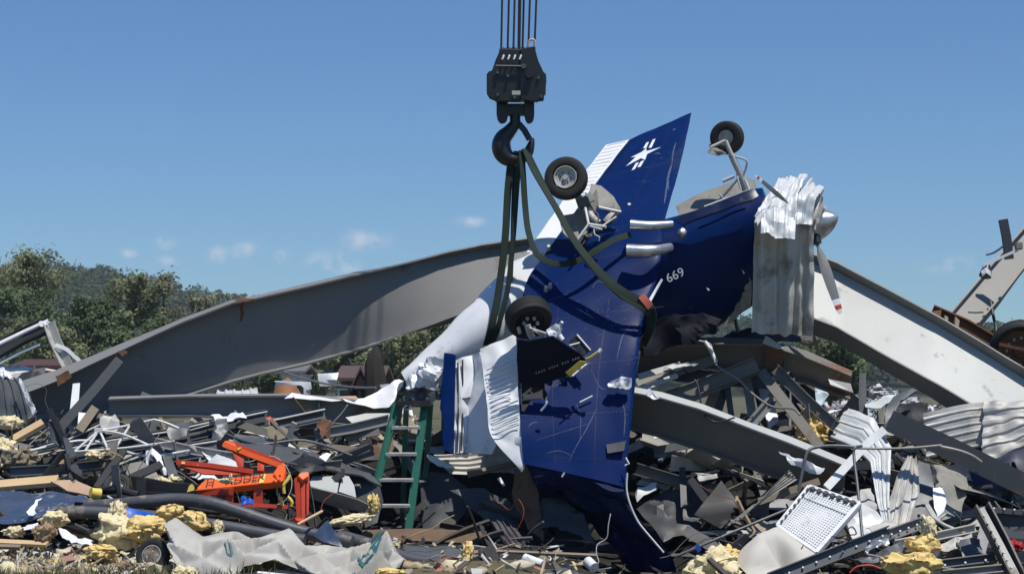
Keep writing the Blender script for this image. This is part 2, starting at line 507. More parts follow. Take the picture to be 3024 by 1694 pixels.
def girder(name, top, bot, fw, mats, label=None, cat='girder', parent=None, sub=5, tw=.02, tf=.025, crump=.0, freq=1.2, seed=0, stiff=None, fmat=None, fbot=None):
    """built-up I-girder from the lines of its two flanges; each flange a part of its own"""
    n = len(top)
    T = poly(PP(top), sub); Bq = poly(PP(bot), sub)
    m = min(len(T), len(Bq)); T, Bq = T[:m], Bq[:m]
    root = parent
    if parent is None:
        lo = min(T + Bq, key=lambda q: q.z)
        root = empty(name, V((sum((q.x for q in T), 0.) / m, sum((q.y for q in T), 0.) / m, lo.z)), label, cat)
    nrm, upv = [], []
    for i in range(m):
        t = (T[min(i + 1, m - 1)] - T[max(i - 1, 0)]).normalized()
        u = (T[i] - Bq[i]).normalized()
        w = t.cross(u).normalized()
        if w.y > 0: w = -w
        nrm.append(w); upv.append(u)
    # web
    bm = bmesh.new()
    rows = []
    K = 8
    for i in range(m):
        r = []
        for j in range(K + 1):
            p = Bq[i].lerp(T[i], j / K)
            e = sin(pi * j / K)
            p = p + nrm[i] * crump * e * noise.noise(p * freq + V((seed, 0, 0)))
            r.append(bm.verts.new(p))
        rows.append(r)
    for i in range(m - 1):
        for j in range(K):
            bm.faces.new((rows[i][j], rows[i + 1][j], rows[i + 1][j + 1], rows[i][j + 1]))
    bm.normal_update()
    thicken(bm, tw)
    from_bm('web', bm, mats, root)
    for L, s in ((T, 1), (Bq, -1)):
        bm = bmesh.new()
        rr = []
        for i in range(m):
            jit = 1 + .05 * noise.noise(L[i] * 3)
            a = L[i] + nrm[i] * fw / 2 * jit; b = L[i] - nrm[i] * fw / 2 * jit
            o = upv[i] * tf * s
            e = upv[i] * .002 * s
            rr.append([bm.verts.new(q) for q in (a + e, b + e, b + o, a + o)])
        for i in range(m - 1):
            for j in range(4):
                bm.faces.new((rr[i][j], rr[i][(j + 1) % 4], rr[i + 1][(j + 1) % 4], rr[i + 1][j]))
        bm.faces.new(rr[0]); bm.faces.new(rr[-1])
        from_bm('flange', bm, (fmat if s > 0 else (fbot or fmat)) or mats, root)
    for s in (stiff or []):
        i = min(m - 1, int(s * (m - 1)))
        a, b = T[i], Bq[i]
        t = (T[min(i + 1, m - 1)] - T[max(i - 1, 0)]).normalized()
        w = nrm[i] * fw * .45
        vs = []
        for q in (a - upv[i] * .01, b + upv[i] * .01):
            for d in (nrm[i] * (tw / 2 + .002), w):
                for e in (t * .008, -t * .008):
                    vs.append(q + d + e)
        bm = bmesh.new()
        bv = [bm.verts.new(v) for v in vs]
        for f in ((0, 1, 3, 2), (4, 5, 7, 6), (0, 1, 5, 4), (2, 3, 7, 6), (0, 2, 6, 4), (1, 3, 7, 5)):
            bm.faces.new([bv[k] for k in f])
        from_bm('stiffener_plate', bm, mats, root)
    return root

def lathe_data(c, axis, prof, n=32):
    """prof: (along axis, radius)"""
    axis = axis.normalized()
    s = axis.cross(V((0.1, .2, 1))).normalized(); u = s.cross(axis)
    vs, fs = [], []
    m = len(prof)
    for i in range(n):
        a = 2 * pi * i / n
        r = s * cos(a) + u * sin(a)
        for h, q in prof: vs.append(c + axis * h + r * q)
    for i in range(n):
        for j in range(m - 1):
            fs.append((i * m + j, i * m + j + 1, ((i + 1) % n) * m + j + 1, ((i + 1) % n) * m + j))
    return vs, fs

def lathe(name, c, axis, prof, mats, parent=None, label=None, cat=None, n=32, sharp=35, **k):
    vs, fs = lathe_data(c, axis, prof, n)
    bm = bmesh.new()
    bv = [bm.verts.new(v) for v in vs]
    for f in fs: bm.faces.new([bv[i] for i in f])
    bmesh.ops.remove_doubles(bm, verts=bm.verts, dist=1e-5)
    return from_bm(name, bm, mats, parent, label, cat, sharp, **k)

def tyre(c, axis, R, w, parent, name='tyre', inner=.56, m=None):
    r = R * inner
    pr = [(-w * .30, r), (-w * .46, r * 1.12), (-w * .5, (R + r) / 2), (-w * .44, R * .93), (-w * .30, R * .985)]
    for k in range(-2, 3):          # tread grooves
        x = k * w * .11
        pr += [(x - w * .02, R), (x - w * .012, R * .975), (x + w * .012, R * .975), (x + w * .02, R)]
    pr += [(w * .30, R * .985), (w * .44, R * .93), (w * .5, (R + r) / 2), (w * .46, r * 1.12), (w * .30, r), (-w * .30, r)]
    return lathe(name, c, axis, pr, m or M_BLACK, parent, n=40)

def rim(c, axis, R, w, parent, m, name='rim', holes=0):
    pr = [(w * .5, 0.0), (w * .5, R * .22), (w * .30, R * .25), (w * .24, R * .62), (w * .34, R * .68), (w * .36, R * .86), (w * .52, R * .93), (w * .52, R), (-w * .5, R), (-w * .5, R * .9), (-w * .2, R * .8), (-w * .2, 0.0)]
    o = lathe(name, c, axis, pr, m, parent, n=32)
    s = axis.normalized().cross(V((0.1, .2, 1))).normalized(); u = s.cross(axis.normalized())
    for k in range(holes):
        a = 2 * pi * k / holes
        d = (s * cos(a) + u * sin(a)) * R * .45
        lathe('bolt', c + d + axis.normalized() * w * .245, axis, [(w * .08, 0), (w * .08, R * .06), (-.002, R * .07), (-.002, 0)], M_BLKP, o, n=8)
    return o

def text_mesh(name, s, size, mats, M, parent, thick=.002, shear=0, label=None):
    cu = bpy.data.curves.new(name, 'FONT')
    cu.body = s; cu.size = size; cu.extrude = thick; cu.align_x = 'CENTER'; cu.align_y = 'CENTER'; cu.shear = shear
    cu.resolution_u = 3
    to = bpy.data.objects.new(name, cu); COL.objects.link(to)
    bpy.context.view_layer.update()
    me = bpy.data.meshes.new_from_object(to)
    bpy.data.objects.remove(to)
    me.transform(M)
    me.materials.clear()
    return link(name, me, parent, label, mats=mats, sharp=None)

def basis(c, ex, ey):
    """matrix that puts a flat drawing at c with its x along ex and y towards ey"""
    ex = ex.normalized(); ez = ex.cross(ey).normalized(); ey = ez.cross(ex)
    M = Matrix.Identity(4)
    for i in range(3):
        M[i][0] = ex[i]; M[i][1] = ey[i]; M[i][2] = ez[i]; M[i][3] = c[i]
    return M

def box_data(c, ex, ey, ez):
    vs = [c + ex * a + ey * b + ez * d for a in (-1, 1) for b in (-1, 1) for d in (-1, 1)]
    return vs, [(0, 1, 3, 2), (4, 6, 7, 5), (0, 4, 5, 1), (2, 3, 7, 6), (0, 2, 6, 4), (1, 5, 7, 3)]

def box(name, c, ex, ey, ez, mats, parent=None, label=None, cat=None, bev=0.0, **k):
    vs, fs = box_data(c, ex, ey, ez)
    bm = bmesh.new(); bv = [bm.verts.new(v) for v in vs]
    for f in fs: bm.faces.new([bv[i] for i in f])
    if bev: bmesh.ops.bevel(bm, geom=bm.edges[:], offset=bev, segments=2, affect='EDGES')
    return from_bm(name, bm, mats, parent, label, cat, **k)

def plate(name, pts, t, mats, parent=None, label=None, cat=None, bev=0.0, dirv=None, **k):
    """flat plate from a pixel outline with depths, extruded away from the camera by t"""
    q = PP(pts)
    n = V((0, 0, 0))
    for i in range(len(q)): n += (q[i] - q[0]).cross(q[(i + 1) % len(q)] - q[0])
    n.normalize()
    if n.y < 0: n = -n
    if dirv is not None: n = dirv
    bm = bmesh.new()
    a = [bm.verts.new(v) for v in q]; b = [bm.verts.new(v + n * t) for v in q]
    bm.faces.new(a); bm.faces.new(list(reversed(b)))
    m = len(q)
    for i in range(m): bm.faces.new((a[i], a[(i + 1) % m], b[(i + 1) % m], b[i]))
    if bev: bmesh.ops.bevel(bm, geom=bm.edges[:], offset=bev, segments=1, affect='EDGES')
    return from_bm(name, bm, mats, parent, label, cat, **k)

def puff(name, px, py, d, rx, ry, rz, mats, label=None, cat='insulation', seed=0, sub=4, amp=.5, freq=3.2, parent=None, rot=0., tufts=120, slabs=9):
    """torn batt of fibre wool: a crumpled core wrapped in folded, frayed layers, with loose fibres"""
    c = P(px, py, d)
    s = d / FPX
    rnd = random.Random(seed + 77)
    bm = bmesh.new()
    bmesh.ops.create_icosphere(bm, subdivisions=min(sub, 4), radius=1)
    off = V((seed * 3.7, seed * 1.9, seed * 5.1))
    R = Matrix.Rotation(rot, 3, 'Y')
    rx, rz_, ry = rx * s, rz, ry * s
    def shape(n):
        q = n * 1.3 + off
        w = noise.noise_vector(q * 1.4) * .5
        return 1 + amp * (.85 * noise.noise(q * 1.1 + w) + .5 * noise.noise(q * 2.3 + w) + .6 * (abs(noise.noise(q * 1.9 + w * 1.3)) - .22) + .16 * noise.noise(q * 6 + w))
    for v in bm.verts:
        n = v.co.normalized()
        p = n * max(.25, shape(n)) * (.86 if slabs else 1.)
        v.co = c + R @ V((p.x * rx, p.y * rz_, p.z * ry))
    # torn layers lying over the core, each with a frayed edge and a thickness
    mean = (rx + ry + rz_) / 3
    for k in range(slabs):
        th = rnd.uniform(0, 2 * pi); ph = math.acos(rnd.uniform(-.25, 1))
        n0 = V((sin(ph) * cos(th), sin(ph) * sin(th) - .35, cos(ph))).normalized()
        t = n0.orthogonal().normalized(); t.rotate(Matrix.Rotation(rnd.uniform(0, 6.28), 3, n0)); b = n0.cross(t)
        sa, sb = rnd.uniform(.45, .95), rnd.uniform(.25, .6)
        curl = rnd.uniform(-.1, .55)
        NU, NV = 12, 8
        g = []
        sd = V((rnd.uniform(0, 50), rnd.uniform(0, 50), 0))
        for j in range(NV + 1):
            row = []
            for i in range(NU + 1):
                u = -1 + 2 * i / NU; w_ = -1 + 2 * j / NV
                fr = 1 + .28 * noise.noise(V((u * 3, w_ * 3, k)) + sd) * max(abs(u), abs(w_)) ** 2
                dn = (n0 + t * u * sa * fr + b * w_ * sb * fr).normalized()
                h = shape(dn) * .93 + .05 + curl * .30 * max(0, w_) ** 2 + .13 * noise.noise(V((u * 2.2, w_ * 1.6, 3)) + sd) + .06 * noise.noise(V((u * 6, w_ * 5, 7)) + sd)
                q = dn * h
                row.append(bm.verts.new(c + R @ V((q.x * rx, q.y * rz_, q.z * ry))))
            g.append(row)
        lo = []
        for j in range(NV + 1):
            lo.append([bm.verts.new(v.co + (c - v.co).normalized() * min(.035, mean * .22)) for v in g[j]])
        for j in range(NV):
            for i in range(NU):
                bm.faces.new((g[j][i], g[j][i + 1], g[j + 1][i + 1], g[j + 1][i]))
                bm.faces.new((lo[j][i], lo[j + 1][i], lo[j + 1][i + 1], lo[j][i + 1]))
        for i in range(NU):
            bm.faces.new((g[0][i], lo[0][i], lo[0][i + 1], g[0][i + 1])); bm.faces.new((g[NV][i], g[NV][i + 1], lo[NV][i + 1], lo[NV][i]))
        for j in range(NV):
            bm.faces.new((g[j][0], g[j + 1][0], lo[j + 1][0], lo[j][0])); bm.faces.new((g[j][NU], lo[j][NU], lo[j + 1][NU], g[j + 1][NU]))
    bm.normal_update()
    fl = bm.faces[:]
    for k in range(tufts):
        f = rnd.choice(fl)
        o = f.calc_center_median(); n = f.normal
        if n.length < .1: continue
        t = n.orthogonal().normalized(); t.rotate(Matrix.Rotation(rnd.uniform(0, 6.28), 3, n))
        h = rnd.uniform(.012, .045); w = rnd.uniform(.0015, .004)
        sd = t.cross(n)
        a = o - t * w - n * .004; b = o + t * w - n * .004
        e = o + n * h * .5 + sd * rnd.uniform(-.04, .04)
        bm.faces.new([bm.verts.new(a), bm.verts.new(b), bm.verts.new(e)])
    return from_bm(name, bm, mats, parent, label, cat, sharp=75)

def tint_mesh(name, vs, fs, cols, mats, parent=None, label=None, cat=None, kind=None, sharp=None):
    """cols: one colour per face"""
    me = bpy.data.meshes.new(name)
    me.from_pydata(vs, [], fs)
    at = me.color_attributes.new('tint', 'FLOAT_COLOR', 'CORNER')
    data = []
    for f, c in zip(fs, cols):
        data += [c[0], c[1], c[2], 1.0] * len(f)
    at.data.foreach_set('color', data)
    return link(name, me, parent, label, cat, mats=mats, kind=kind, sharp=sharp)
# ------------------------------------------------------------------ the setting
def ss(x, a, b):
    t = max(0., min(1., (x - a) / (b - a)))
    return t * t * (3 - 2 * t)

def ground_z(x, y):
    z = .03 * noise.noise(V((x * .8, y * .8, 0)))
    z -= .45 * ss(x, .0, 1.4) * (1 - ss(y, 20.5, 23.5)) * ss(y, 10, 16)
    return z * (1 - ss(y, 40, 80))

def mound_z(x, y):
    cav = 1 - .92 * ss(x, -2.25, -1.7) * (1 - ss(x, 1.5, 2.3)) * (1 - ss(y, 22.3, 23.3))
    h = 1.12 * ss(y, 18.8, 23.0) * (1 - ss(y, 23.6, 28.5)) * cav
    h *= .85 + .35 * noise.noise(V((x * .6, y * .6, 3)))
    h *= 1 - ss(abs(x), 9, 14)
    return ground_z(x, y) + h + .07 * h * noise.noise(V((x * 3, y * 3, 1)))

def ground_mat():
    m = bpy.data.materials.new('field_ground'); m.use_nodes = True
    nt = m.node_tree; b = nt.nodes['Principled BSDF']; L = nt.links.new
    b.inputs['Roughness'].default_value = .95
    tc = nt.nodes.new('ShaderNodeTexCoord')
    a = nt.nodes.new('ShaderNodeTexNoise'); a.inputs['Scale'].default_value = .35; a.inputs['Detail'].default_value = 10; a.inputs['Roughness'].default_value = .7
    L(tc.outputs['Object'], a.inputs['Vector'])
    cr = nt.nodes.new('ShaderNodeValToRGB')
    e = cr.color_ramp.elements
    e[0].position = .38; e[0].color = (.055, .065, .025, 1)
    e[1].position = .62; e[1].color = (.15, .11, .07, 1)
    x = e.new(.5); x.color = (.09, .085, .04, 1)
    L(a.outputs['Fac'], cr.inputs['Fac']); L(cr.outputs[0], b.inputs['Base Color'])
    n2 = nt.nodes.new('ShaderNodeTexNoise'); n2.inputs['Scale'].default_value = 18; n2.inputs['Detail'].default_value = 6
    L(tc.outputs['Object'], n2.inputs['Vector'])
    bp = nt.nodes.new('ShaderNodeBump'); bp.inputs['Strength'].default_value = .6; bp.inputs['Distance'].default_value = .05
    L(n2.outputs['Fac'], bp.inputs['Height']); L(bp.outputs[0], b.inputs['Normal'])
    return m

def build_ground():
    xs = [-2500, -900, -300, -120, -60, -30, -20] + [-14 + .5 * i for i in range(57)] + [20, 30, 60, 120, 300, 900, 2500]
    ys = [-60, -20, -5, 4, 10, 13] + [14 + .4 * i for i in range(46)] + [34, 38, 45, 60, 90, 140, 220, 330, 500, 900, 1600, 3500]
    vs = [(x, y, ground_z(x, y)) for y in ys for x in xs]
    n = len(xs)
    fs = [(j * n + i, j * n + i + 1, (j + 1) * n + i + 1, (j + 1) * n + i) for j in range(len(ys) - 1) for i in range(n - 1)]
    mesh('ground', vs, fs, ground_mat(), kind='structure', sharp=60)
build_ground()

M_SOIL = mat('rubble_soil_shaded', (.018, .016, .014), (.011, .010, .009), rough=.95, scale=3, dirt=(.05, .04, .03), dirt_amt=.25, dirt_scale=6, bump=.8, bump_scale=20)  # near-black tone imitates shade in the gaps of the heap
def build_mound():
    nx, ny = 110, 60
    vs, fs = [], []
    for j in range(ny + 1):
        for i in range(nx + 1):
            x = -15 + 30 * i / nx; y = 18.7 + 10.2 * j / ny
            z = mound_z(x, y)
            e = min(1, min(j, ny - j, i, nx - i) / 3.0)
            vs.append((x, y, ground_z(x, y) - .06 + (z - ground_z(x, y) + .065) * e))
    n = nx + 1
    for j in range(ny):
        for i in range(nx): fs.append((j * n + i, j * n + i + 1, (j + 1) * n + i + 1, (j + 1) * n + i))
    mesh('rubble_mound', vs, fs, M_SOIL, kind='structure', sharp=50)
build_mound()

# ---- wooded hill
def hill_z(x, y):
    base = 62 * math.exp(-((x + 190) / 150.) ** 2) + 34 * math.exp(-((x - 10) / 200.) ** 2) + 27 * math.exp(-((x - 260) / 190.) ** 2)
    return base * ss(y, 420, 640) * (1 - .5 * ss(y, 700, 900)) + 5 * noise.noise(V((x * .012, y * .012, 5))) * ss(y, 420, 560)

def hill_top(px):
    # skyline measured in the photograph, as height at 640 m
    k = [(-2200, 860), (-1200, 820), (-400, 800), (0, 806), (150, 802), (300, 812), (420, 838), (560, 868), (640, 892), (760, 918), (900, 945), (1100, 985), (1400, 1000), (1800, 985), (2100, 968), (2250, 962), (2500, 985), (2800, 985), (2950, 975), (3100, 990), (3500, 1010), (4400, 980), (5400, 1000)]
    for (a, b), (c, d) in zip(k, k[1:]):
        if a <= px <= c:
            t = (px - a) / (c - a); t = t * t * (3 - 2 * t)
            return b + (d - b) * t
    return 1000 if px > 0 else 860

M_HILL = mat('forest_floor', (.022, .035, .016), (.03, .04, .02), rough=.95, scale=.05)
def hill_h(x, y):
    px = 1512 + x / y * FPX if y > 1 else 1512
    top = (1.7 + (1150 - hill_top(px)) / FPX * 640) - 7
    return top * ss(y, 400, 640) * (1 - .35 * ss(y, 680, 900)) + 3 * noise.noise(V((x * .02, y * .02, 5))) * ss(y, 430, 520) * (1 - ss(y, 600, 640))
def build_hill():
    nx, ny = 150, 24
    vs, fs = [], []
    for j in range(ny + 1):
        for i in range(nx + 1):
            y = 395 + 420 * j / ny; x = (-.62 + 1.24 * i / nx) * y
            vs.append((x, y, hill_h(x, y) - .3))
    n = nx + 1
    for j in range(ny):
        for i in range(nx): fs.append((j * n + i, j * n + i + 1, (j + 1) * n + i + 1, (j + 1) * n + i))
    mesh('hill', vs, fs, M_HILL, kind='structure', sharp=60)
build_hill()

def build_forest():
    """canopy of the wooded hill: one mass of crowns, each a burst of leaf clumps"""
    rnd = random.Random(11)
    vs, fs, cols = [], [], []
    count = 0
    while count < 2500:
        y = rnd.uniform(430, 665)
        fx = rnd.uniform(-.31, .31) if count < 1700 else rnd.choice((-1, 1)) * rnd.uniform(.31, .58)
        x = fx * y
        px = 1512 + fx * FPX
        if 760 < px < 1900 and rnd.random() < .6: continue
        if px > 2260 and rnd.random() < .5: continue
        z = hill_h(x, y)
        R = rnd.uniform(3.2, 5.2); H = rnd.uniform(7, 11)
        g = rnd.random()
        c0 = (.070 + .04 * g, .108 + .04 * g, .062 + .016 * g)
        for k in range(105 if count < 1700 else 40):
            th = rnd.uniform(0, 2 * pi); ph = math.acos(rnd.uniform(-.35, 1))
            d = V((sin(ph) * cos(th), sin(ph) * sin(th), cos(ph)))
            rr = rnd.uniform(.72, 1.04) * (1 + .22 * noise.noise(d * 2 + V((x, y, 0))))
            c = V((x + d.x * R * rr, y + d.y * R * rr, z + H * .55 + d.z * H * .45 * rr))
            nn = (d + V((rnd.uniform(-.6, .6), rnd.uniform(-.6, .6), rnd.uniform(-.3, .6)))).normalized()
            t = nn.orthogonal().normalized(); s = nn.cross(t)
            q = rnd.uniform(.35, .85) * (1 if count < 1700 else 1.6)
            b = len(vs)
            a0 = rnd.uniform(0, 6.28)
            for m in range(5):
                a = a0 + m * 1.2566
                r2 = q * rnd.uniform(.6, 1.15)
                p = c + t * cos(a) * r2 + s * sin(a) * r2 - nn * .25 * r2
                vs.append(tuple(p))
            fs.append((b, b + 1, b + 2, b + 3, b + 4))
            w = rnd.uniform(.75, 1.2)
            cols.append((c0[0] * w, c0[1] * w, c0[2] * w))
        count += 1
    tint_mesh('forest', vs, fs, cols, M_LEAF, label='dark green woods covering the far hill', kind='stuff')
build_forest()

# ---- single trees in front of the hill
def make_tree(px, top, base, hw, d, label, seed, dens=1.0, tone=(.06, .085, .03), ragged=.5, bare=0.0, cat='tree', name='broadleaf_tree', group=None, leaf=.155):
    rnd = random.Random(seed)
    s = d / FPX
    gz = min(P(px, base, d).z, .3)
    bpos = V((P(px, base, d).x, d, min(gz, 0.0)))
    H = P(px, top, d).z - bpos.z
    W = hw * s
    root = empty(name, bpos, label, cat, group)
    # limbs
    bm = bmesh.new()
    tips = []
    def limb(path, r0, r1, n=6):
        vs, fs = sweep_data(path, circ(1, n), V((.2, 1, .1)), [r0 + (r1 - r0) * i / (len(path) - 1) for i in range(len(path))])
        bv = [bm.verts.new(v) for v in vs]
        for f in fs: bm.faces.new([bv[i] for i in f])
    tr = max(.10, H * .018)
    lean = V((rnd.uniform(-.06, .06), rnd.uniform(-.05, .05), 0))
    tp = [bpos + V((0, 0, -.2)) + lean * H * t + V((noise.noise(V((seed, t * 3, 0))) * .25 * t, 0, H * .93 * t)) for t in (0, .15, .3, .45, .6, .75, .9, 1)]
    limb(tp, tr, tr * .15)
    nb = int(17 * dens) + 8
    for k in range(nb):
        t = rnd.uniform(.16, .97)
        i = min(6, int(t * 7)); p0 = tp[i].lerp(tp[i + 1], t * 7 - i)
        a = rnd.uniform(0, 2 * pi)
        prof = sin(pi * min(1, (t * .9 + .08))) ** .6
        ln = W * prof * rnd.uniform(.6, 1.15)
        up = rnd.uniform(.25, .9) * ln + .1 * H * (1 - t) * rnd.random()
        p2 = p0 + V((cos(a) * ln, sin(a) * ln, up))
        p1 = p0.lerp(p2, .5) + V((rnd.uniform(-.1, .1), rnd.uniform(-.1, .1), -.12 * ln))
        limb([p0, p1, p2], tr * .34 * (1 - .6 * t), .02, 5)
        tips.append((p0, p1, p2))
    from_bm('trunk', bm, M_BARK, root, sharp=60)
    vs, fs, cols = [], [], []
    N = int(6500 * dens)
    clumps = []
    for p0, p1, p2 in tips:
        for t in (.45, .7, .95):
            q = p1.lerp(p2, (t - .5) * 2) if t > .5 else p0.lerp(p1, t * 2)
            clumps.append((q, rnd.uniform(.30, .62) * (W * .36 + .25), rnd.uniform(.7, 1.3)))
    clumps.append((tp[-1], W * .22, 1.1)); clumps.append((tp[-2], W * .3, 1.0))
    for k in range(N):
        q, r, w = rnd.choice(clumps)
        v = V((rnd.gauss(0, 1), rnd.gauss(0, 1), rnd.gauss(0, .9)))
        v = v.normalized() * r * (rnd.random() ** .45) * (1 + ragged * rnd.uniform(-.4, .9))
        c = q + v
        if c.z < bpos.z + .1: c.z = bpos.z + rnd.uniform(.1, .6)
        if rnd.random() < bare: continue
        n = (v.normalized() * .5 + V((rnd.uniform(-.7, .7), rnd.uniform(-.7, .7), rnd.uniform(0, 1)))).normalized()
        t = n.orthogonal().normalized(); t.rotate(Matrix.Rotation(rnd.uniform(0, 6.28), 3, n)); s2 = n.cross(t)
        z = leaf * rnd.uniform(.5, 1.2)
        b = len(vs)
        for aa, bb in ((-1, 0), (-.2, -.5), (1, -.1), (.1, .55)):
            vs.append(tuple(c + t * aa * z + s2 * bb * z))
        fs.append((b, b + 1, b + 2, b + 3))
        x = w * rnd.uniform(.7, 1.3)
        cols.append((tone[0] * x, tone[1] * x, tone[2] * x))
    tint_mesh('crown', vs, fs, cols, M_LEAF, root)
    return root

G1 = 'trees along the far edge of the wreckage'
OL = (.30, .33, .175); DK = (.20, .255, .13); GR = (.33, .335, .22)
make_tree(95, 735, 1110, 150, 125, 'tall wind-stripped olive tree at the left edge, highest crown above the hill', 1, 1.5, OL, .9, group=G1)
make_tree(10, 850, 1110, 120, 118, 'broad dark tree cut by the left edge of the picture', 2, 1.2, DK, group=G1)
make_tree(400, 795, 1110, 105, 122, 'full green tree rising just left of the bare-topped one', 3, 1.4, OL, .6, group=G1)
make_tree(495, 780, 1110, 70, 130, 'thin bare-topped tree with sparse grey-green crown', 4, .7, GR, 1.0, .35, group=G1)
make_tree(255, 880, 1120, 105, 112, 'round low tree between the two tall ones', 5, 1.2, DK, group=G1)
make_tree(585, 850, 1110, 80, 135, 'ragged tree where the girder top meets the woods', 6, .9, GR, .8, .2, group=G1)
make_tree(680, 838, 1110, 40, 140, 'small spindly tree poking above the long girder', 7, .35, GR, 1.0, .45, group=G1)
make_tree(180, 960, 1120, 95, 108, 'low bushy tree behind the bent purlin frame', 8, 1.0, OL, group=G1)
make_tree(330, 960, 1120, 90, 110, 'low bush tree left of the girder crease', 9, 1.0, DK, group=G1)
make_tree(60, 960, 1125, 110, 106, 'low leafy tree behind the white-topped purlin', 10, 1.0, OL, group=G1)
make_tree(480, 925, 1120, 95, 115, 'dense bush tree low against the hill', 12, 1.0, DK, group=G1)
make_tree(780, 985, 1140, 110, 120, 'green tree under the girder left of the grey roof', 13, 1.0, DK, group=G1)
make_tree(920, 985, 1150, 100, 118, 'green tree under the girder above the white wall panel', 14, 1.1, OL, group=G1)
make_tree(1040, 980, 1150, 100, 125, 'tree standing behind the brown-roofed house', 15, 1.1, DK, group=G1)
make_tree(1165, 960, 1160, 110, 110, 'tree right of the charred snag', 16, 1.2, OL, group=G1)
make_tree(1270, 920, 1160, 95, 112, 'tree seen just left of the white tail cone', 17, 1.0, OL, group=G1)
make_tree(2470, 985, 1180, 95, 80, 'bushy tree under the pale girder beside the draped sheet', 18, 1.0, DK, group=G1)
make_tree(2350, 1015, 1180, 70, 85, 'small bush tree seen below the nose of the airplane', 19, .8, DK, group=G1)
make_tree(2905, 955, 1150, 50, 150, 'small distant tree beside the rusty wheel', 20, .7, DK, group=G1)

# ---- charred snag
def snag():
    d = 70; s = d / FPX
    b = P(1108, 1165, d); b.z = 0
    root = empty('tree_snag', b, 'charred broken tree trunk standing beside the brown-roofed house', 'tree')
    def L(pts, rr): sweep('limb' if len(pts) < 4 else 'trunk', [V(p) for p in pts], circ(1, 8), M_SNAG, V((0, 1, .1)), root, scale=rr)
    L([b, P(1108, 1120, d), P(1105, 1070, d), P(1110, 1040, d), P(1112, 1022, d)], [.42, .40, .34, .2, .05])
    L([P(1112, 1110, d), P(1128, 1070, d), P(1142, 1035, d)], [.12, .1, .03])
    L([P(1102, 1100, d), P(1092, 1075, d), P(1088, 1062, d)], [.2, .14, .03])
snag()

# ---- houses and wrecked buildings behind
M_ROOFB = mat('brown_shingles', (.10, .065, .055), (.075, .05, .045), rough=.9, scale=3, bump=.2)
M_BRICK = mat('red_brick', (.20, .085, .06), (.15, .065, .05), rough=.9, scale=6, bump=.2)
M_ROOFG = mat('grey_shingles', (.16, .16, .165), (.12, .12, .125), rough=.9, scale=3)
M_GLASSD = mat('dark_window', (.02, .025, .03), rough=.15)
M_DIRT = mat('orange_clay', (.30, .14, .065), (.23, .11, .055), rough=.95, scale=1.5, bump=.5, bump_scale=5)
M_ROOFR = mat('dark_red_roof', (.085, .035, .03), (.06, .028, .025), rough=.85, scale=2)

def house(px, eave, ridge, hw, d, label, wall, roof, depth=6., gable=None, name='house'):
    s = d / FPX
    c = P(px, eave, d)
    w = hw * s; ze = c.z; zr = P(px, ridge, d).z
    base = V((c.x, d, 0))
    root = empty(name, base, label, 'house')
    box('wall', V((c.x, d + depth / 2, ze / 2)), V((w, 0, 0)), V((0, depth / 2, 0)), V((0, 0, ze / 2 - .002)), wall, root)
    o = .35
    # gable roof, ridge along x
    vs = []
    for x in (-w - o, w + o):
        vs += [V((c.x + x, d - o, ze)), V((c.x + x, d + depth + o, ze)), V((c.x + x, d + depth / 2, zr))]
    vs += [v + V((0, 0, .15)) for v in vs]
    fs = [(6, 8, 11, 9), (7, 10, 11, 8), (0, 3, 5, 2), (1, 2, 5, 4), (0, 2, 8, 6), (2, 1, 7, 8), (3, 9, 11, 5), (5, 11, 10, 4), (0, 6, 9, 3), (1, 4, 10, 7)]
    mesh('roof', vs, fs, roof, root, sharp=20)
    if gable:
        gx, gw, gz = P(gable[0], ridge, d).x, gable[1] * s, P(gable[0], gable[2], d).z
        y0 = d - 1.6
        vs = [V((gx - gw, y0, ze - .4)), V((gx + gw, y0, ze - .4)), V((gx, y0, gz)), V((gx - gw, d + depth / 2, ze - .4)), V((gx + gw, d + depth / 2, ze - .4)), V((gx, d + depth / 2, gz))]
        mesh('gable_wall', [V((gx - gw * .86, y0 + .25, ze - .4)), V((gx + gw * .86, y0 + .25, ze - .4)), V((gx, y0 + .25, gz - .25)), V((gx - gw * .86, d + .5, ze - .4)), V((gx + gw * .86, d + .5, ze - .4)), V((gx, d + .5, gz - .25))], [(0, 1, 2), (3, 5, 4), (0, 3, 4, 1)], M_BRICK, root)
        for sg in (-1, 1):
            a = V((gx + sg * gw * 1.1, y0, ze - .5)); b = V((gx, y0, gz)); a2 = a + V((0, d + depth / 2 - y0, 0)); b2 = b + V((0, d + depth / 2 - y0, 0))
            u = V((0, 0, .14))
            mesh('roof', [a, b, b2, a2, a + u, b + u, b2 + u, a2 + u], [(0, 1, 2, 3), (4, 7, 6, 5), (0, 4, 5, 1), (3, 2, 6, 7), (0, 3, 7, 4), (1, 5, 6, 2)], roof, root)
    for k in range(3):
        x = c.x + w * (-.6 + .6 * k)
        fr = box('window', V((x, d - .02, ze * .55)), V((.55, 0, 0)), V((0, .03, 0)), V((0, 0, .6)), M_WHITEM, root)
        box('pane', V((x, d - .06, ze * .55)), V((.44, 0, 0)), V((0, .012, 0)), V((0, 0, .5)), M_GLASSD, fr)
    return root
house(1062, 1124, 1085, 52, 92, 'brown-roofed brick house with a front gable beside the charred snag', M_BRICK, M_ROOFB, 7, (1072, 27, 1090))
house(858, 1103, 1082, 26, 105, 'small house with grey shingle roof under the long girder', M_WHITEM, M_ROOFG, 6)
house(125, 1088, 1066, 72, 88, 'long low building with dark red roof behind the bent purlin frame', M_GLASSD, M_ROOFR, 6)

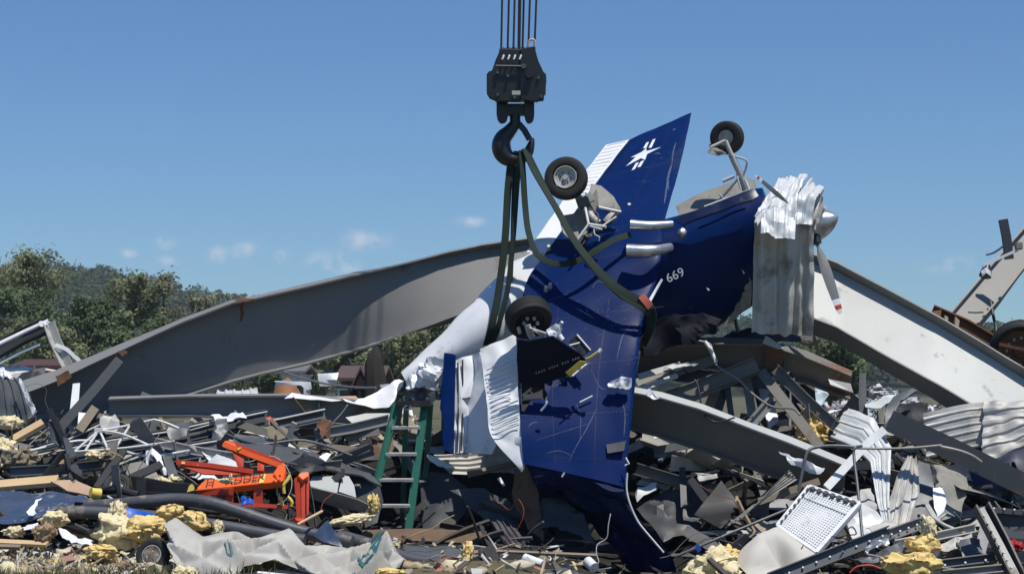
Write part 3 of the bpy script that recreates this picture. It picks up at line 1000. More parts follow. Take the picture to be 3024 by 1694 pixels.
def clay():
    d = 58
    c = P(860, 1180, d)
    bm = bmesh.new(); bmesh.ops.create_icosphere(bm, subdivisions=4, radius=1)
    for v in bm.verts:
        r = 1 + .16 * noise.noise(v.co * 2.2) + .07 * noise.noise(v.co * 6)
        v.co = V((c.x + v.co.x * r * 1.05, d + v.co.y * 1.5, .2 + max(-.4, v.co.z * r * (1.7 if v.co.x < .2 else 1.35))))
    from_bm('clay_bank', bm, M_DIRT, label='bank of orange clay under the torn white wall panel', cat='earth bank', sharp=60)
clay()
sheet('wall_panel', [(812, 1124, 56), (918, 1128, 56), (921, 1148, 56), (905, 1152, 56), (890, 1138, 56), (818, 1132, 56)], M_WHITE, 'torn white wall panel lying on the orange clay bank', 'wall panel', thick=.05, L=.4, crump=.05)
sheet('wall_panel', [(938, 1105, 66), (998, 1104, 66), (992, 1138, 66), (945, 1140, 66)], M_GALV, 'pale green-white broken wall panel left of the brown-roofed house', 'wall panel', thick=.08, L=.4, crump=.2, freq=2)
sheet('wall_panel', [(1122, 1136, 60), (1148, 1132, 60), (1150, 1140, 60), (1125, 1143, 60)], M_WHITE, 'small white panel scrap right of the charred snag', 'wall panel', thick=.05, L=.3, crump=.05)
tube('overhead_cable', [(818, 1088, 50), (880, 1112, 47), (960, 1132, 44), (1050, 1143, 41), (1110, 1144, 40)], .022, M_ROPE, 'sagging grey cable strung below the long girder', 'cable')

# ---- scrap: masses of small pieces nobody could count
PAL_D = [(.05, .052, .055), (.08, .08, .08), (.035, .03, .027), (.11, .105, .095), (.15, .14, .12), (.09, .06, .04), (.06, .075, .10), (.2, .2, .19), (.13, .09, .06)]
PAL_L = [(.62, .60, .55), (.55, .45, .28), (.72, .72, .70), (.45, .38, .26), (.30, .26, .2), (.34, .14, .09), (.66, .54, .28), (.22, .2, .17), (.5, .44, .36), (.08, .075, .07), (.12, .1, .08), (.38, .3, .2)]
def scrap(name, label, n, posfn, sizefn, pal, seed, kind='stuff', flat=.25):
    rnd = random.Random(seed)
    vs, fs, cols = [], [], []
    k = 0
    while k < n:
        c = posfn(rnd)
        if c is None: continue
        k += 1
        a, b, t = sizefn(rnd)
        n_ = V((rnd.gauss(0, .6), rnd.gauss(0, .6) - .3, 1)).normalized()
        u = n_.orthogonal().normalized(); u.rotate(Matrix.Rotation(rnd.uniform(0, 6.28), 3, n_)); w = n_.cross(u)
        col = rnd.choice(pal); g = rnd.uniform(.75, 1.25); col = tuple(q * g for q in col)
        m = rnd.choice((4, 4, 5))
        o = len(vs)
        ring = []
        for i in range(m):
            an = 2 * pi * (i + .5) / m + rnd.uniform(-.25, .25)
            q = u * cos(an) * a * rnd.uniform(.75, 1.2) + w * sin(an) * b * rnd.uniform(.75, 1.2) + n_ * rnd.uniform(-1, 1) * flat * min(a, b)
            ring.append(c + q)
        for q in ring: vs.append(tuple(q + n_ * t))
        for q in ring: vs.append(tuple(q - n_ * t))
        fs.append(tuple(range(o, o + m))); cols.append(col)
        fs.append(tuple(reversed(range(o + m, o + 2 * m)))); cols.append(col)
        for i in range(m):
            j = (i + 1) % m
            fs.append((o + i, o + m + i, o + m + j, o + j)); cols.append(col)
    return tint_mesh(name, vs, fs, cols, M_SCRAP, label=label, kind=kind)

def pos_mound(rnd):
    x = rnd.uniform(-7.5, 7.5); y = rnd.uniform(19.2, 25)
    if -2.2 < x < 2.1 and y < 23: return None
    return V((x, y, mound_z(x, y) + rnd.uniform(0, .10)))
def size_mound(rnd):
    if rnd.random() < .5: return rnd.uniform(.15, .6), rnd.uniform(.008, .03), rnd.uniform(.004, .015)
    return rnd.uniform(.03, .15), rnd.uniform(.02, .10), rnd.uniform(.002, .01)
scrap('rubble_scraps', 'tangled dark scraps filling the gaps of the wreckage heap', 1500, pos_mound, size_mound, [tuple(.32 * c for c in q) for q in PAL_D] + [(.2, .19, .17)], 5)  # colours darkened to imitate black shade between the pieces

def pos_front(rnd):
    x = rnd.uniform(-6, 6); y = rnd.gauss(18.55, .55)
    if x > -1.6: y = rnd.uniform(19.2, 21.3) if rnd.random() < .5 else y
    if y < 17.55 or y > 21.3: return None
    if y < 18.6 and -3.35 < x < -1.05: return None
    if x > -1.2 and rnd.random() < .94: return None
    return V((x, y, max(ground_z(x, y), mound_z(x, y) if y > 18.8 else -9) + rnd.uniform(.0, .05)))
def size_front(rnd):
    if rnd.random() < .3: return rnd.uniform(.06, .22), rnd.uniform(.006, .016), rnd.uniform(.003, .008)
    return rnd.uniform(.015, .10), rnd.uniform(.012, .055), rnd.uniform(.002, .008)
scrap('litter', 'pale litter of torn wood, paper and wool along the front of the heap', 5200, pos_front, size_front, PAL_L, 6)

def pos_far(rnd):
    y = rnd.uniform(30, 60); px = rnd.uniform(560, 1240)
    return V(((px - 1512) / FPX * y, y, rnd.uniform(0, 1) ** 2 * 1.0 + .02))
def size_far(rnd): return rnd.uniform(.08, .5), rnd.uniform(.04, .25), rnd.uniform(.01, .04)
PAL_F = PAL_L + [(.75, .75, .73), (.12, .11, .1), (.2, .18, .16), (.35, .16, .1), (.05, .05, .05), (.3, .32, .36)]
scrap('distant_rubble', 'strewn house wreckage on the ground beyond the heap', 1500, pos_far, size_far, PAL_F, 7)
def pos_far2(rnd):
    y = rnd.uniform(27.5, 33); px = rnd.uniform(2300, 2790)
    return V(((px - 1512) / FPX * y, y, 1.0 + rnd.uniform(0, 1) * .75 * (1 - abs(px - 2600) / 330.)))
scrap('distant_rubble', 'pile of white and pastel household wreckage under the pale girder', 2400, pos_far2, lambda r: (r.uniform(.02, .16), r.uniform(.01, .07), r.uniform(.004, .015)), [(.72, .73, .75), (.6, .62, .66), (.35, .5, .58), (.5, .28, .22), (.08, .08, .08), (.75, .75, .74), (.2, .2, .2), (.05, .05, .05)], 8)
def pos_far3(rnd):
    y = rnd.uniform(27, 34); px = rnd.uniform(-60, 330)
    return V(((px - 1512) / FPX * y, y, 1.2 + rnd.uniform(0, 1) * .65))
scrap('distant_rubble', 'dark and whitish wreckage behind the left end of the long girder', 500, pos_far3, size_far, [(.6, .55, .5), (.05, .05, .05), (.08, .08, .085), (.1, .09, .08), (.5, .48, .45)], 9)

def build_grass():
    rnd = random.Random(3)
    vs, fs, cols = [], [], []
    for k in range(15000):
        y = rnd.uniform(15.8, 18.9); x = rnd.uniform(-7, -1.6)
        if x > -3.4 and rnd.random() < (x + 3.4) / 1.6: continue
        if y > 17.6 + 1.1 * rnd.random(): continue
        z = ground_z(x, y)
        h = rnd.uniform(.04, .13); a = rnd.uniform(0, 6.28); w = rnd.uniform(.003, .006)
        dx, dy = cos(a) * w, sin(a) * w; lx, ly = rnd.uniform(-.07, .07), rnd.uniform(-.06, .06)
        b = len(vs)
        vs += [(x - dx, y - dy, z), (x + dx, y + dy, z), (x + dx * .7 + lx * .4, y + dy * .7 + ly * .4, z + h * .6), (x - dx * .7 + lx * .4, y - dy * .7 + ly * .4, z + h * .6), (x + lx, y + ly, z + h)]
        fs += [(b, b + 1, b + 2, b + 3), (b + 3, b + 2, b + 4)]
        g = rnd.random()
        c = (.17, .19, .085) if g < .55 else ((.36, .31, .18) if g < .85 else (.11, .14, .05))
        cols += [c, c]
    tint_mesh('grass', vs, fs, cols, M_GRASS, label='short trampled grass at the bottom left corner', kind='stuff')
build_grass()

# splintered lumber, tubing and torn strips tangled through the heap
def tangle(name, label, n, pos, pal, seed, lmin=.25, lmax=1.1, strips=0):
    rnd = random.Random(seed)
    vs, fs, cols = [], [], []
    k = 0
    while k < n:
        c = pos(rnd)
        if c is None: continue
        k += 1
        col = rnd.choice(pal); g = rnd.uniform(.75, 1.2); col = tuple(q * g for q in col)
        e = V((rnd.gauss(0, 1), rnd.gauss(0, .6), rnd.gauss(0, .38))).normalized()
        u = e.orthogonal().normalized(); u.rotate(Matrix.Rotation(rnd.uniform(0, 6.28), 3, e)); w = e.cross(u)
        L = rnd.uniform(lmin, lmax) / 2
        r = rnd.random()
        if strips: a, b = rnd.uniform(.04, .13), .003
        elif r < .4: a, b = rnd.uniform(.008, .014), rnd.uniform(.008, .014)
        elif r < .75: a, b = rnd.uniform(.015, .045), rnd.uniform(.008, .018)
        else: a, b = rnd.uniform(.03, .07), .004
        bend = u.cross(e) * rnd.uniform(-.18, .18) * L + V((0, 0, rnd.uniform(-.12, .12) * L))
        o = len(vs)
        S = 4
        for i in range(S + 1):
            t = -1 + 2 * i / S
            p = c + e * L * t + bend * (1 - t * t)
            tw = rnd.uniform(-.1, .1) if b < .005 else 0
            for x, y in ((-1, -1), (1, -1), (1, 1), (-1, 1)):
                vs.append(tuple(p + u * x * a * (1 + tw) + w * y * b))
        for i in range(S):
            for j in range(4):
                q = o + i * 4
                fs.append((q + j, q + (j + 1) % 4, q + 4 + (j + 1) % 4, q + 4 + j)); cols.append(col)
        fs.append((o, o + 3, o + 2, o + 1)); cols.append(col)
        q = o + S * 4
        fs.append((q, q + 1, q + 2, q + 3)); cols.append(col)
    return tint_mesh(name, vs, fs, cols, M_SCRAP, label=label, kind='stuff', sharp=30)
def pos_tl(rnd):
    x = rnd.uniform(-6.6, -2.0); y = rnd.uniform(19.3, 23.2)
    if -4.0 < x < -2.1 and y < 20.9: return None
    return V((x, y, mound_z(x, y) + rnd.uniform(.02, .22)))
def pos_tr(rnd):
    x = rnd.uniform(1.4, 6.6); y = rnd.uniform(19.0, 23.2)
    if x < 2.2 and y < 21.3: return None
    return V((x, y, max(mound_z(x, y), -.3) + rnd.uniform(.02, .25)))
def pos_tm(rnd):
    x = rnd.uniform(-1.8, 2.0); y = rnd.uniform(20.6, 22.6)
    return V((x, y, mound_z(x, y) + rnd.uniform(.0, .08)))
PAL_T = [(.05, .052, .055), (.09, .09, .09), (.035, .033, .03), (.55, .54, .50), (.40, .31, .2), (.16, .15, .13), (.06, .06, .065), (.24, .23, .2), (.14, .09, .06), (.03, .03, .03)]
tangle('splintered_debris', 'splintered lumber and tubing tangled through the left half of the heap', 420, pos_tl, PAL_T, 21)
tangle('splintered_debris', 'bent strips and rods tangled through the right half of the heap', 380, pos_tr, PAL_T, 22)
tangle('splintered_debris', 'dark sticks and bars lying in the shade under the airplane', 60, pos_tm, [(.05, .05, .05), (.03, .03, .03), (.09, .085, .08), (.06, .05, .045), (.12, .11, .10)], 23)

def wool_tufts():
    rnd = random.Random(31)
    bm = bmesh.new(); bmesh.ops.create_icosphere(bm, subdivisions=2, radius=1)
    base = [v.co.copy() for v in bm.verts]; tri = [[v.index for v in f.verts] for f in bm.faces]; bm.free()
    vs, fs, cols = [], [], []
    for k in range(230):
        x = rnd.uniform(-5.6, -1.5) if rnd.random() < .8 else rnd.uniform(-1.5, 5.5)
        y = rnd.gauss(18.7, .4)
        if y < 17.7: continue
        z = max(ground_z(x, y), mound_z(x, y) if y > 18.8 else -9)
        s = rnd.uniform(.02, .09); o = len(vs); sd = rnd.uniform(0, 99)
        col = rnd.choice([(.74, .66, .43), (.72, .56, .26), (.66, .6, .46), (.5, .4, .26), (.74, .72, .66)])
        for b in base:
            r = 1 + .9 * noise.noise(b * 1.6 + V((sd, 0, 0))) + .3 * noise.noise(b * 4 + V((sd, 0, 0)))
            vs.append((x + b.x * s * 1.7 * r, y + b.y * s * r, z + (b.z + .3) * s * .8 * r))
        for f in tri: fs.append(tuple(o + i for i in f)); cols.append(col)
    tint_mesh('wool_tufts', vs, fs, cols, M_SCRAP, label='small tufts of insulation wool scattered along the front', kind='stuff', sharp=170)
wool_tufts()

def pos_sh(rnd):
    x = rnd.uniform(-6.6, 6.6); y = rnd.uniform(19.6, 23.4)
    if -2.1 < x < 2.2 and y < 23: return None
    if -4.0 < x < -2.0 and y < 20.9: return None
    return V((x, y, mound_z(x, y) + rnd.uniform(.03, .2)))
scrap('torn_sheet_scraps', 'torn pieces of grey and pale sheet metal lying all over the heap', 90, pos_sh, lambda r: (r.uniform(.10, .34), r.uniform(.06, .2), .003), [(.42, .42, .40), (.3, .3, .29), (.55, .55, .54), (.22, .21, .19), (.36, .33, .28), (.16, .165, .17), (.62, .62, .6)], 41, flat=.6)

tangle('torn_strips', 'long bent strips of grey and white sheet metal lying all over the heap', 190, pos_sh, [(.42, .42, .40), (.3, .3, .29), (.6, .6, .59), (.22, .21, .19), (.36, .33, .28), (.16, .165, .17), (.5, .5, .5)], 43, .5, 1.7, 1)
def wires():
    rnd = random.Random(51)
    vs, fs, cols = [], [], []
    for k in range(60):
        x = rnd.choice((rnd.uniform(-6, -2), rnd.uniform(1.8, 6), rnd.uniform(-6, 6))); y = rnd.uniform(19.2, 22.8)
        if -2.0 < x < 1.6 and y > 20: y = 19.5
        p = V((x, y, max(mound_z(x, y), -.25) + .15))
        d = V((rnd.gauss(0, 1), rnd.gauss(0, .5), rnd.gauss(0, .5))).normalized()
        path = [p.copy()]
        for i in range(9):
            d = (d + V((rnd.gauss(0, .45), rnd.gauss(0, .3), rnd.gauss(0, .45)))).normalized()
            p = p + d * .13
            p.z = max(p.z, mound_z(p.x, p.y) + .02)
            path.append(p.copy())
        a, b = sweep_data(catmull(path, 3), circ(rnd.uniform(.003, .007), 4), V((.1, .9, .2)))
        o = len(vs); vs += [tuple(q) for q in a]; col = rnd.choice([(.03, .03, .03), (.5, .49, .46), (.2, .19, .18), (.35, .06, .03), (.45, .36, .12), (.25, .25, .25)])
        for f in b: fs.append(tuple(o + i for i in f)); cols.append(col)
    tint_mesh('tangled_wires', vs, fs, cols, M_SCRAP, label='thin loose wires curling out of the heap', kind='stuff', sharp=170)
wires()
# ------------------------------------------------------------------ the airplane, belly up, held in the sling
def build_plane():
    root = empty('airplane', V((P(1800, 900, 22).x, 22.0, 0.0)), 'wrecked blue and white propeller airplane hanging belly up from the crane', 'airplane')
    # ---- fuselage
    ax = [(1205, 1130, 22.45, .15), (1290, 1078, 22.45, .22), (1450, 978, 22.5, .37), (1640, 885, 22.80, .60), (1850, 862, 22.75, .70), (2000, 825, 22.65, .72), (2130, 770, 22.55, .66), (2235, 715, 22.5, .62), (2300, 690, 22.45, .56)]
    pts = catmull([P(a, b, c) for a, b, c, r in ax], 6)
    rad = [q.x for q in catmull([V((r, 0, 0)) for a, b, c, r in ax], 6)]
    def fus(name, i0, i1, m, crump, seed, shear=.0, ex=2.1):
        path = pts[i0:i1 + 1]; rr = rad[i0:i1 + 1]
        fr = frames(path, V((0, -.5, .86)))
        bm = bmesh.new(); N = 40; rows = []
        for k, p in enumerate(path):
            t, s, n = fr[k]; row = []
            for j in range(N):
                a = 2 * pi * j / N
                # slightly boxy section
                ca, sa = cos(a), sin(a)
                q = 1 / ((abs(ca) ** ex + abs(sa) ** ex) ** (1 / ex))
                v = p + (s * ca + n * sa) * rr[k] * q
                d = abs(noise.noise(v * 2.1 + V((seed, 0, 0)))) * 2 - .4
                v += (v - p).normalized() * crump * d
                v.y += shear * max(0, p.z + rr[k] - v.z)
                row.append(bm.verts.new(v))
            rows.append(row)
        for k in range(len(rows) - 1):
            for j in range(N):
                bm.faces.new((rows[k][j], rows[k][(j + 1) % N], rows[k + 1][(j + 1) % N], rows[k + 1][j]))
        bm.faces.new(rows[0]); bm.faces.new(rows[-1])
        return from_bm(name, bm, m, root, sharp=40)
    fus('fuselage', 19, 48, M_BLUE, .012, 1, .42)
    fus('tail_cone', 0, 19, M_WHITE, .04, 2, 0, 2.8)
    # crumpled, torn end of the tail
    sheet('torn_skin', [(1200, 1140, 22.2), (1218, 1096, 22.2), (1250, 1070, 22.2), (1296, 1085, 22.1), (1310, 1150, 22.0), (1270, 1180, 22.1), (1225, 1184, 22.1)], M_WHITE, parent=root, L=.06, crump=.10, freq=6, seed=3, tear=.05)
    sheet('torn_skin', [(1232, 1075, 22.2), (1300, 1050, 22.1), (1318, 1090, 22.0), (1290, 1130, 22.0), (1240, 1110, 22.1)], M_WHITE, parent=root, L=.06, crump=.09, freq=5, seed=5, tear=.04)
    sheet('torn_skin', [(1180, 1160, 22.1), (1240, 1140, 22.0), (1310, 1140, 21.95), (1330, 1165, 21.9), (1260, 1195, 22.0), (1200, 1192, 22.1)], M_STEEL_G, parent=root, L=.06, crump=.08, freq=6, seed=8, tear=.05)
    # ---- wing, one skin through the belly
    st = [((2042, 334, 24.8), (1858, 412, 24.6), .05), ((2024, 420, 24.2), (1800, 487, 24.05), .09), ((2000, 520, 23.55), (1738, 572, 23.4), .11), ((1962, 655, 22.5), (1615, 742, 22.4), .12),
          ((1955, 740, 22.05), (1560, 820, 22.1), .12), ((1938, 830, 21.85), (1538, 905, 21.85), .13), ((1902, 930, 21.62), (1527, 985, 21.6), .13), ((1880, 1100, 21.28), (1530, 1120, 21.22), .13), ((1860, 1280, 20.98), (1538, 1270, 20.92), .125), ((1846, 1438, 20.74), (1546, 1368, 20.78), .12)]
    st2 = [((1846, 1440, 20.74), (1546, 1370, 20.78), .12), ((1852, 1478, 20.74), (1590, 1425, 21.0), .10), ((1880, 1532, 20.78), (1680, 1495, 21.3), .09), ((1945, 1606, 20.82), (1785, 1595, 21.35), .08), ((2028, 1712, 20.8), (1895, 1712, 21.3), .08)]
    def wing(name, st, sub, crump, freq, seed, m, trailing=1.0):
        LE = catmull([P(*a) for a, b, t in st], sub); TE = catmull([P(*b) for a, b, t in st], sub)
        th = [q.x for q in catmull([V((t, 0, 0)) for a, b, t in st], sub)]
        n = len(LE); NC = 22
        bm = bmesh.new(); rows = []
        for i in range(n):
            c = TE[i] - LE[i]; ch = c.length
            sp = LE[min(i + 1, n - 1)] - LE[max(i - 1, 0)] + TE[min(i + 1, n - 1)] - TE[max(i - 1, 0)]
            nn = c.cross(sp).normalized()
            if nn.y > 0: nn = -nn
            row = []
            for side in (1, -1):
                rng = range(NC + 1) if side == 1 else range(NC - 1, 0, -1)
                for j in rng:
                    x = (j / NC) ** 1.4
                    y = 5 * th[i] * ch * (.2969 * sqrt(x) - .126 * x - .3516 * x * x + .2843 * x ** 3 - .1015 * x ** 4)
                    y *= .42 if side == 1 else .58
                    p = LE[i] + c * x + nn * y * side
                    h = abs(noise.noise(p * freq + V((seed, 0, 0)))) * 2 - .5
                    p += nn * crump * h
                    row.append(bm.verts.new(p))
            rows.append(row)
        K = len(rows[0])
        for i in range(n - 1):
            for j in range(K):
                bm.faces.new((rows[i][j], rows[i][(j + 1) % K], rows[i + 1][(j + 1) % K], rows[i + 1][j]))
        bm.faces.new(rows[0]); bm.faces.new(rows[-1])
        return from_bm(name, bm, m, root, sharp=38)
    WING = wing('wing', st, 5, .017, 1.9, 4, M_BLUE)
    w2 = wing('wing_tip', st2, 8, .085, 3.6, 9, mat('blue_paint_scraped_shaded', (.0012, .010, .066), (.003, .010, .04), rough=.45, scale=5, dirt=(.03, .035, .05), dirt_amt=.2, dirt_scale=4, scratch=.6, scratch_col=(.13, .16, .22), spec=.15))  # shade of the fold put into a darker blue, besides real scrapes
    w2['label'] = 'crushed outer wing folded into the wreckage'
    # white fractured edge of the folded wing
    sweep('torn_edge', catmull(PP([(1852, 1395, 20.72), (1850, 1440, 20.70), (1858, 1480, 20.68), (1878, 1528, 20.70), (1900, 1560, 20.70), (1960, 1630, 20.72)]), 4), [(-.012, -.004), (.012, -.004), (.004, .012)], M_GALV, V((0, -1, .3)), root)
    # skin seams (lapped joints of the wing panels)
    def on_wing(px, py, lift=.0):
        # depth of the near wing's skin
        k = [(t[0][0][1] + t[0][1][1]) / 2 for t in [(s,) for s in st]]
        for i in range(len(st) - 1):
            if k[i] <= py <= k[i + 1] or i == len(st) - 2:
                f = (py - k[i]) / (k[i + 1] - k[i])
                a = (st[i][0][2] + st[i][1][2]) / 2; b = (st[i + 1][0][2] + st[i + 1][1][2]) / 2
                return a + (b - a) * f - lift
        return 21
    # ---- leading-edge light strips
    plate('landing_light', [(1953, 822, 21.72), (1958, 826, 21.72), (1922, 892, 21.58), (1913, 888, 21.58)], .02, M_ALU, root)
    plate('landing_light', [(1893, 930, 21.5), (1899, 922, 21.5), (1893, 942, 21.47), (1886, 948, 21.47)], .02, M_ALU, root)
    # ---- near flap: beaded white skin, dented
    corr('flap', [((1418, 1030, 21.50), (1524, 985, 21.48)), ((1428, 1110, 21.36), (1527, 1085, 21.28)), ((1440, 1200, 21.16), (1532, 1190, 21.08)), ((1453, 1290, 21.0), (1540, 1285, 20.93)), ((1545, 1392, 20.82), (1547, 1388, 20.80))], 1, .0, M_WHITE, parent=root, nu=14, nv=44, crump=.022, freq=3.2, seed=12, tear=.0)
    for k in range(15):          # beads pressed across the flap
        t = k / 14
        a = V((1436 + 22 * t, 1095 + 190 * t, 21.36 - .37 * t)); b = V((1523 + 10 * t, 1060 + 195 * t, 21.30 - .34 * t))
        if 5 < k < 9: b = a.lerp(b, .75)
        sweep('bead', [P(*a) + V((0, -.028, .015)), P(*a.lerp(b, .5)) + V((0, -.032, .015)), P(*b) + V((0, -.028, .015))], [(-.010, -.004), (.010, -.004), (0, .004)], M_WHITE, V((0, -1, .3)), root)
    sheet('flap_end', [(1460, 1288, 21.05), (1545, 1290, 20.9), (1548, 1385, 20.8), (1535, 1372, 20.9), (1490, 1330, 21.0)], M_WHITE, parent=root, L=.07, crump=.04, freq=4, seed=4)
    # ---- far flap and aileron: white strip along the trailing edge
    def strip(name, a, b, seed, beads):
        corr(name, [(a[0], a[1]), ((a[0][0] * .5 + b[0][0] * .5, a[0][1] * .5 + b[0][1] * .5, a[0][2] * .5 + b[0][2] * .5), (a[1][0] * .5 + b[1][0] * .5, a[1][1] * .5 + b[1][1] * .5, a[1][2] * .5 + b[1][2] * .5)), (b[0], b[1])], 1, 0, M_WHITE, parent=root, nu=6, nv=24, crump=.008, seed=seed, tear=0)
        for k in range(beads):
            t = (k + .5) / beads
            p = P(*(V(a[0]).lerp(V(b[0]), t))); q = P(*(V(a[1]).lerp(V(b[1]), t)))
            o = V((0, -.010, .010))
            sweep('bead', [p.lerp(q, .12) + o, p.lerp(q, .88) + o], [(-.014, -.006), (.014, -.006), (0, .002)], M_WHITE, V((0, -1, .6)), root)
    strip('aileron', ((1790, 428, 24.5), (1858, 412, 24.5)), ((1668, 585, 23.35), (1733, 575, 23.32)), 2, 14)
    strip('flap', ((1667, 588, 23.33), (1731, 579, 23.3)), ((1555, 745, 22.4), (1612, 745, 22.35)), 3, 0)
    # ---- stabiliser panel with blue leading edge
    sheet('stabilizer', [(1346, 1066, 22.0), (1404, 1046, 21.97), (1402, 1110, 21.9), (1398, 1168, 21.84), (1366, 1178, 21.8), (1386, 1214, 21.78), (1372, 1336, 21.66), (1340, 1340, 21.66)], M_WHITE, parent=root, L=.06, crump=.035, freq=3.2, seed=21, thick=.03)
    sheet('stabilizer', [(1402, 1046, 21.98), (1424, 1040, 21.80), (1440, 1120, 21.66), (1456, 1210, 21.54), (1473, 1300, 21.44), (1454, 1342, 21.46), (1371, 1337, 21.72), (1385, 1214, 21.82), (1366, 1180, 21.86), (1397, 1168, 21.90), (1401, 1110, 21.95)], M_WHITE, parent=root, L=.07, crump=.02, freq=2.4, seed=23, thick=.03)
    sheet('leading_edge', [(1318, 1046, 22.05), (1347, 1050, 21.98), (1341, 1342, 21.65), (1310, 1328, 21.68), (1302, 1300, 21.7), (1304, 1220, 21.8)], M_BLUE, parent=root, L=.08, crump=.008, seed=22, thick=.05)
    for x0, y0, x1, y1 in ((1352, 1070, 1350, 1335), (1366, 1062, 1362, 1330)):
        sweep('hinge_rod', PP([(x0, y0, 21.90), ((x0 + x1) / 2 + 3, 1200, 21.76), (x1, y1, 21.60)]), circ(.009, 6), M_BLKP, V((0, 1, 0)), root)
    # ---- exhaust stacks
    for (pp, r0, r1) in (([(1862, 665, 22.0), (1920, 667, 21.98), (1985, 662, 22.05)], .070, .045), ([(1852, 742, 21.75), (1905, 742, 21.72), (1940, 738, 21.76), (1980, 730, 21.9)], .088, .05)):
        path = catmull(PP(pp), 5)
        n = len(path)
        sweep('exhaust_stack', path, circ(1, 18), M_ALU, V((0, 0, 1)), root, sharp=60, scale=[r0 + (r1 - r0) * i / (n - 1) for i in range(n)])
    lathe('antenna', P(2016, 686, 22.0), V((.2, -1, .4)), [(.04, 0), (.03, .035), (0, .055), (-.05, .055)], M_ALU, root, n=16)
    # ---- numerals on the fuselage side
    c = P(1994, 813, 21.918)
    ex = P(2030, 797, 21.88) - P(1960, 829, 21.92)
    ey = P(1994, 780, 21.88) - P(1994, 840, 21.87)
    text_mesh('fuselage_number', '669', .148, M_TEXTW, basis(c, ex, ey), root)
    # ---- insignia on the far wing
    def wing_plane():
        a, b, c = P(2000, 520, 23.55), P(1738, 572, 23.4), P(2042, 334, 24.8)
        n = (b - a).cross(c - a).normalized()
        if n.y > 0: n = -n
        return a, n
    wa, wnrm = wing_plane()
    def onfar(px, py, lift):
        r = ray(px, py)
        t = ((wa + wnrm * lift) - CAM).dot(wnrm) / r.dot(wnrm)
        return CAM + r * t
    from mathutils.bvhtree import BVHTree
    wl = wloc(WING); bvh = BVHTree.FromPolygons([v.co + wl for v in WING.data.vertices], [tuple(q.vertices) for q in WING.data.polygons])
    def skin(px, py, lift):
        h = bvh.ray_cast(CAM, ray(px, py).normalized())
        return (h[0] - ray(px, py).normalized() * lift) if h[0] is not None else onfar(px, py, lift)
    def decal(name, poly, lift=.004, m=M_WHITE):
        bm = bmesh.new()
        a = [bm.verts.new(skin(x, y, lift)) for x, y in poly]; b = [bm.verts.new(skin(x, y, -.01)) for x, y in poly]
        f = bm.faces.new(a); g = bm.faces.new(list(reversed(b)))
        for i in range(len(poly)): bm.faces.new((a[i], a[(i + 1) % len(poly)], b[(i + 1) % len(poly)], b[i]))
        bmesh.ops.triangulate(bm, faces=[f, g])
        return from_bm(name, bm, m, root, sharp=30)
    star = [(1952, 434), (1915, 454), (1908, 471), (1898, 476), (1884, 474), (1862, 488), (1848, 492), (1874, 461), (1862, 467), (1864, 463), (1890, 449), (1899, 436), (1912, 441)]
    star = [(1953, 434), (1911, 455), (1905, 472), (1893, 467), (1848, 491), (1878, 463), (1862, 465), (1894, 449), (1909, 438), (1909, 446)]
    L_ = .006
    decal('star_insignia', star, L_)
    for q in ([(1899, 438), (1909, 421), (1917, 419), (1908, 438)], [(1915, 437), (1928, 412), (1936, 410), (1924, 436)], [(1865, 503), (1878, 481), (1887, 479), (1875, 499)], [(1882, 494), (1893, 476), (1903, 473), (1892, 492)]):
        decal('insignia_bar', q, L_)
    # ---- lapped seams, rivet rows and scuffs on the wing skin
    def ribbon_on(name, pts, w, m, lift=.003, sub=6):
        path = catmull([V((x, y, 0)) for x, y in pts], sub)
        bm = bmesh.new(); prev = None
        for i, p in enumerate(path):
            t = path[min(i + 1, len(path) - 1)] - path[max(i - 1, 0)]
            n = V((-t.y, t.x, 0)).normalized() * w
            e = sin(pi * (i + .3) / (len(path) - .4)) ** .5 if name == 'scuff' else 1
            row = [bm.verts.new(skin(p.x + n.x * e * k, p.y + n.y * e * k, lift)) for k in (-1, 1)]
            if prev: bm.faces.new((prev[0], prev[1], row[1], row[0]))
            prev = row
        return from_bm(name, bm, m, root, sharp=None)
    M_SEAM = mat('blue_seam_line', (.0012, .006, .04), rough=.5)  # lap joints drawn as lines of darker blue
    M_SCUFF = mat('scuffed_blue', (.015, .035, .12), (.07, .095, .19), rough=.55, scale=30, amt=.9)
    for q in ([(1960, 905), (1760, 925), (1545, 960)], [(1890, 1058), (1720, 1075), (1535, 1085)], [(1868, 1212), (1700, 1222), (1540, 1225)], [(1850, 1352), (1700, 1352), (1550, 1340)], [(1800, 880), (1772, 1060), (1760, 1230), (1755, 1375)], [(1650, 880), (1632, 1150), (1640, 1370)],
              [(2010, 470), (1900, 495), (1770, 525)], [(1985, 575), (1850, 605), (1690, 640)], [(1985, 370), (1920, 500), (1850, 640)], [(1950, 720), (1780, 760), (1600, 790)]):
        ribbon_on('skin_seam', q, .6, M_SEAM)
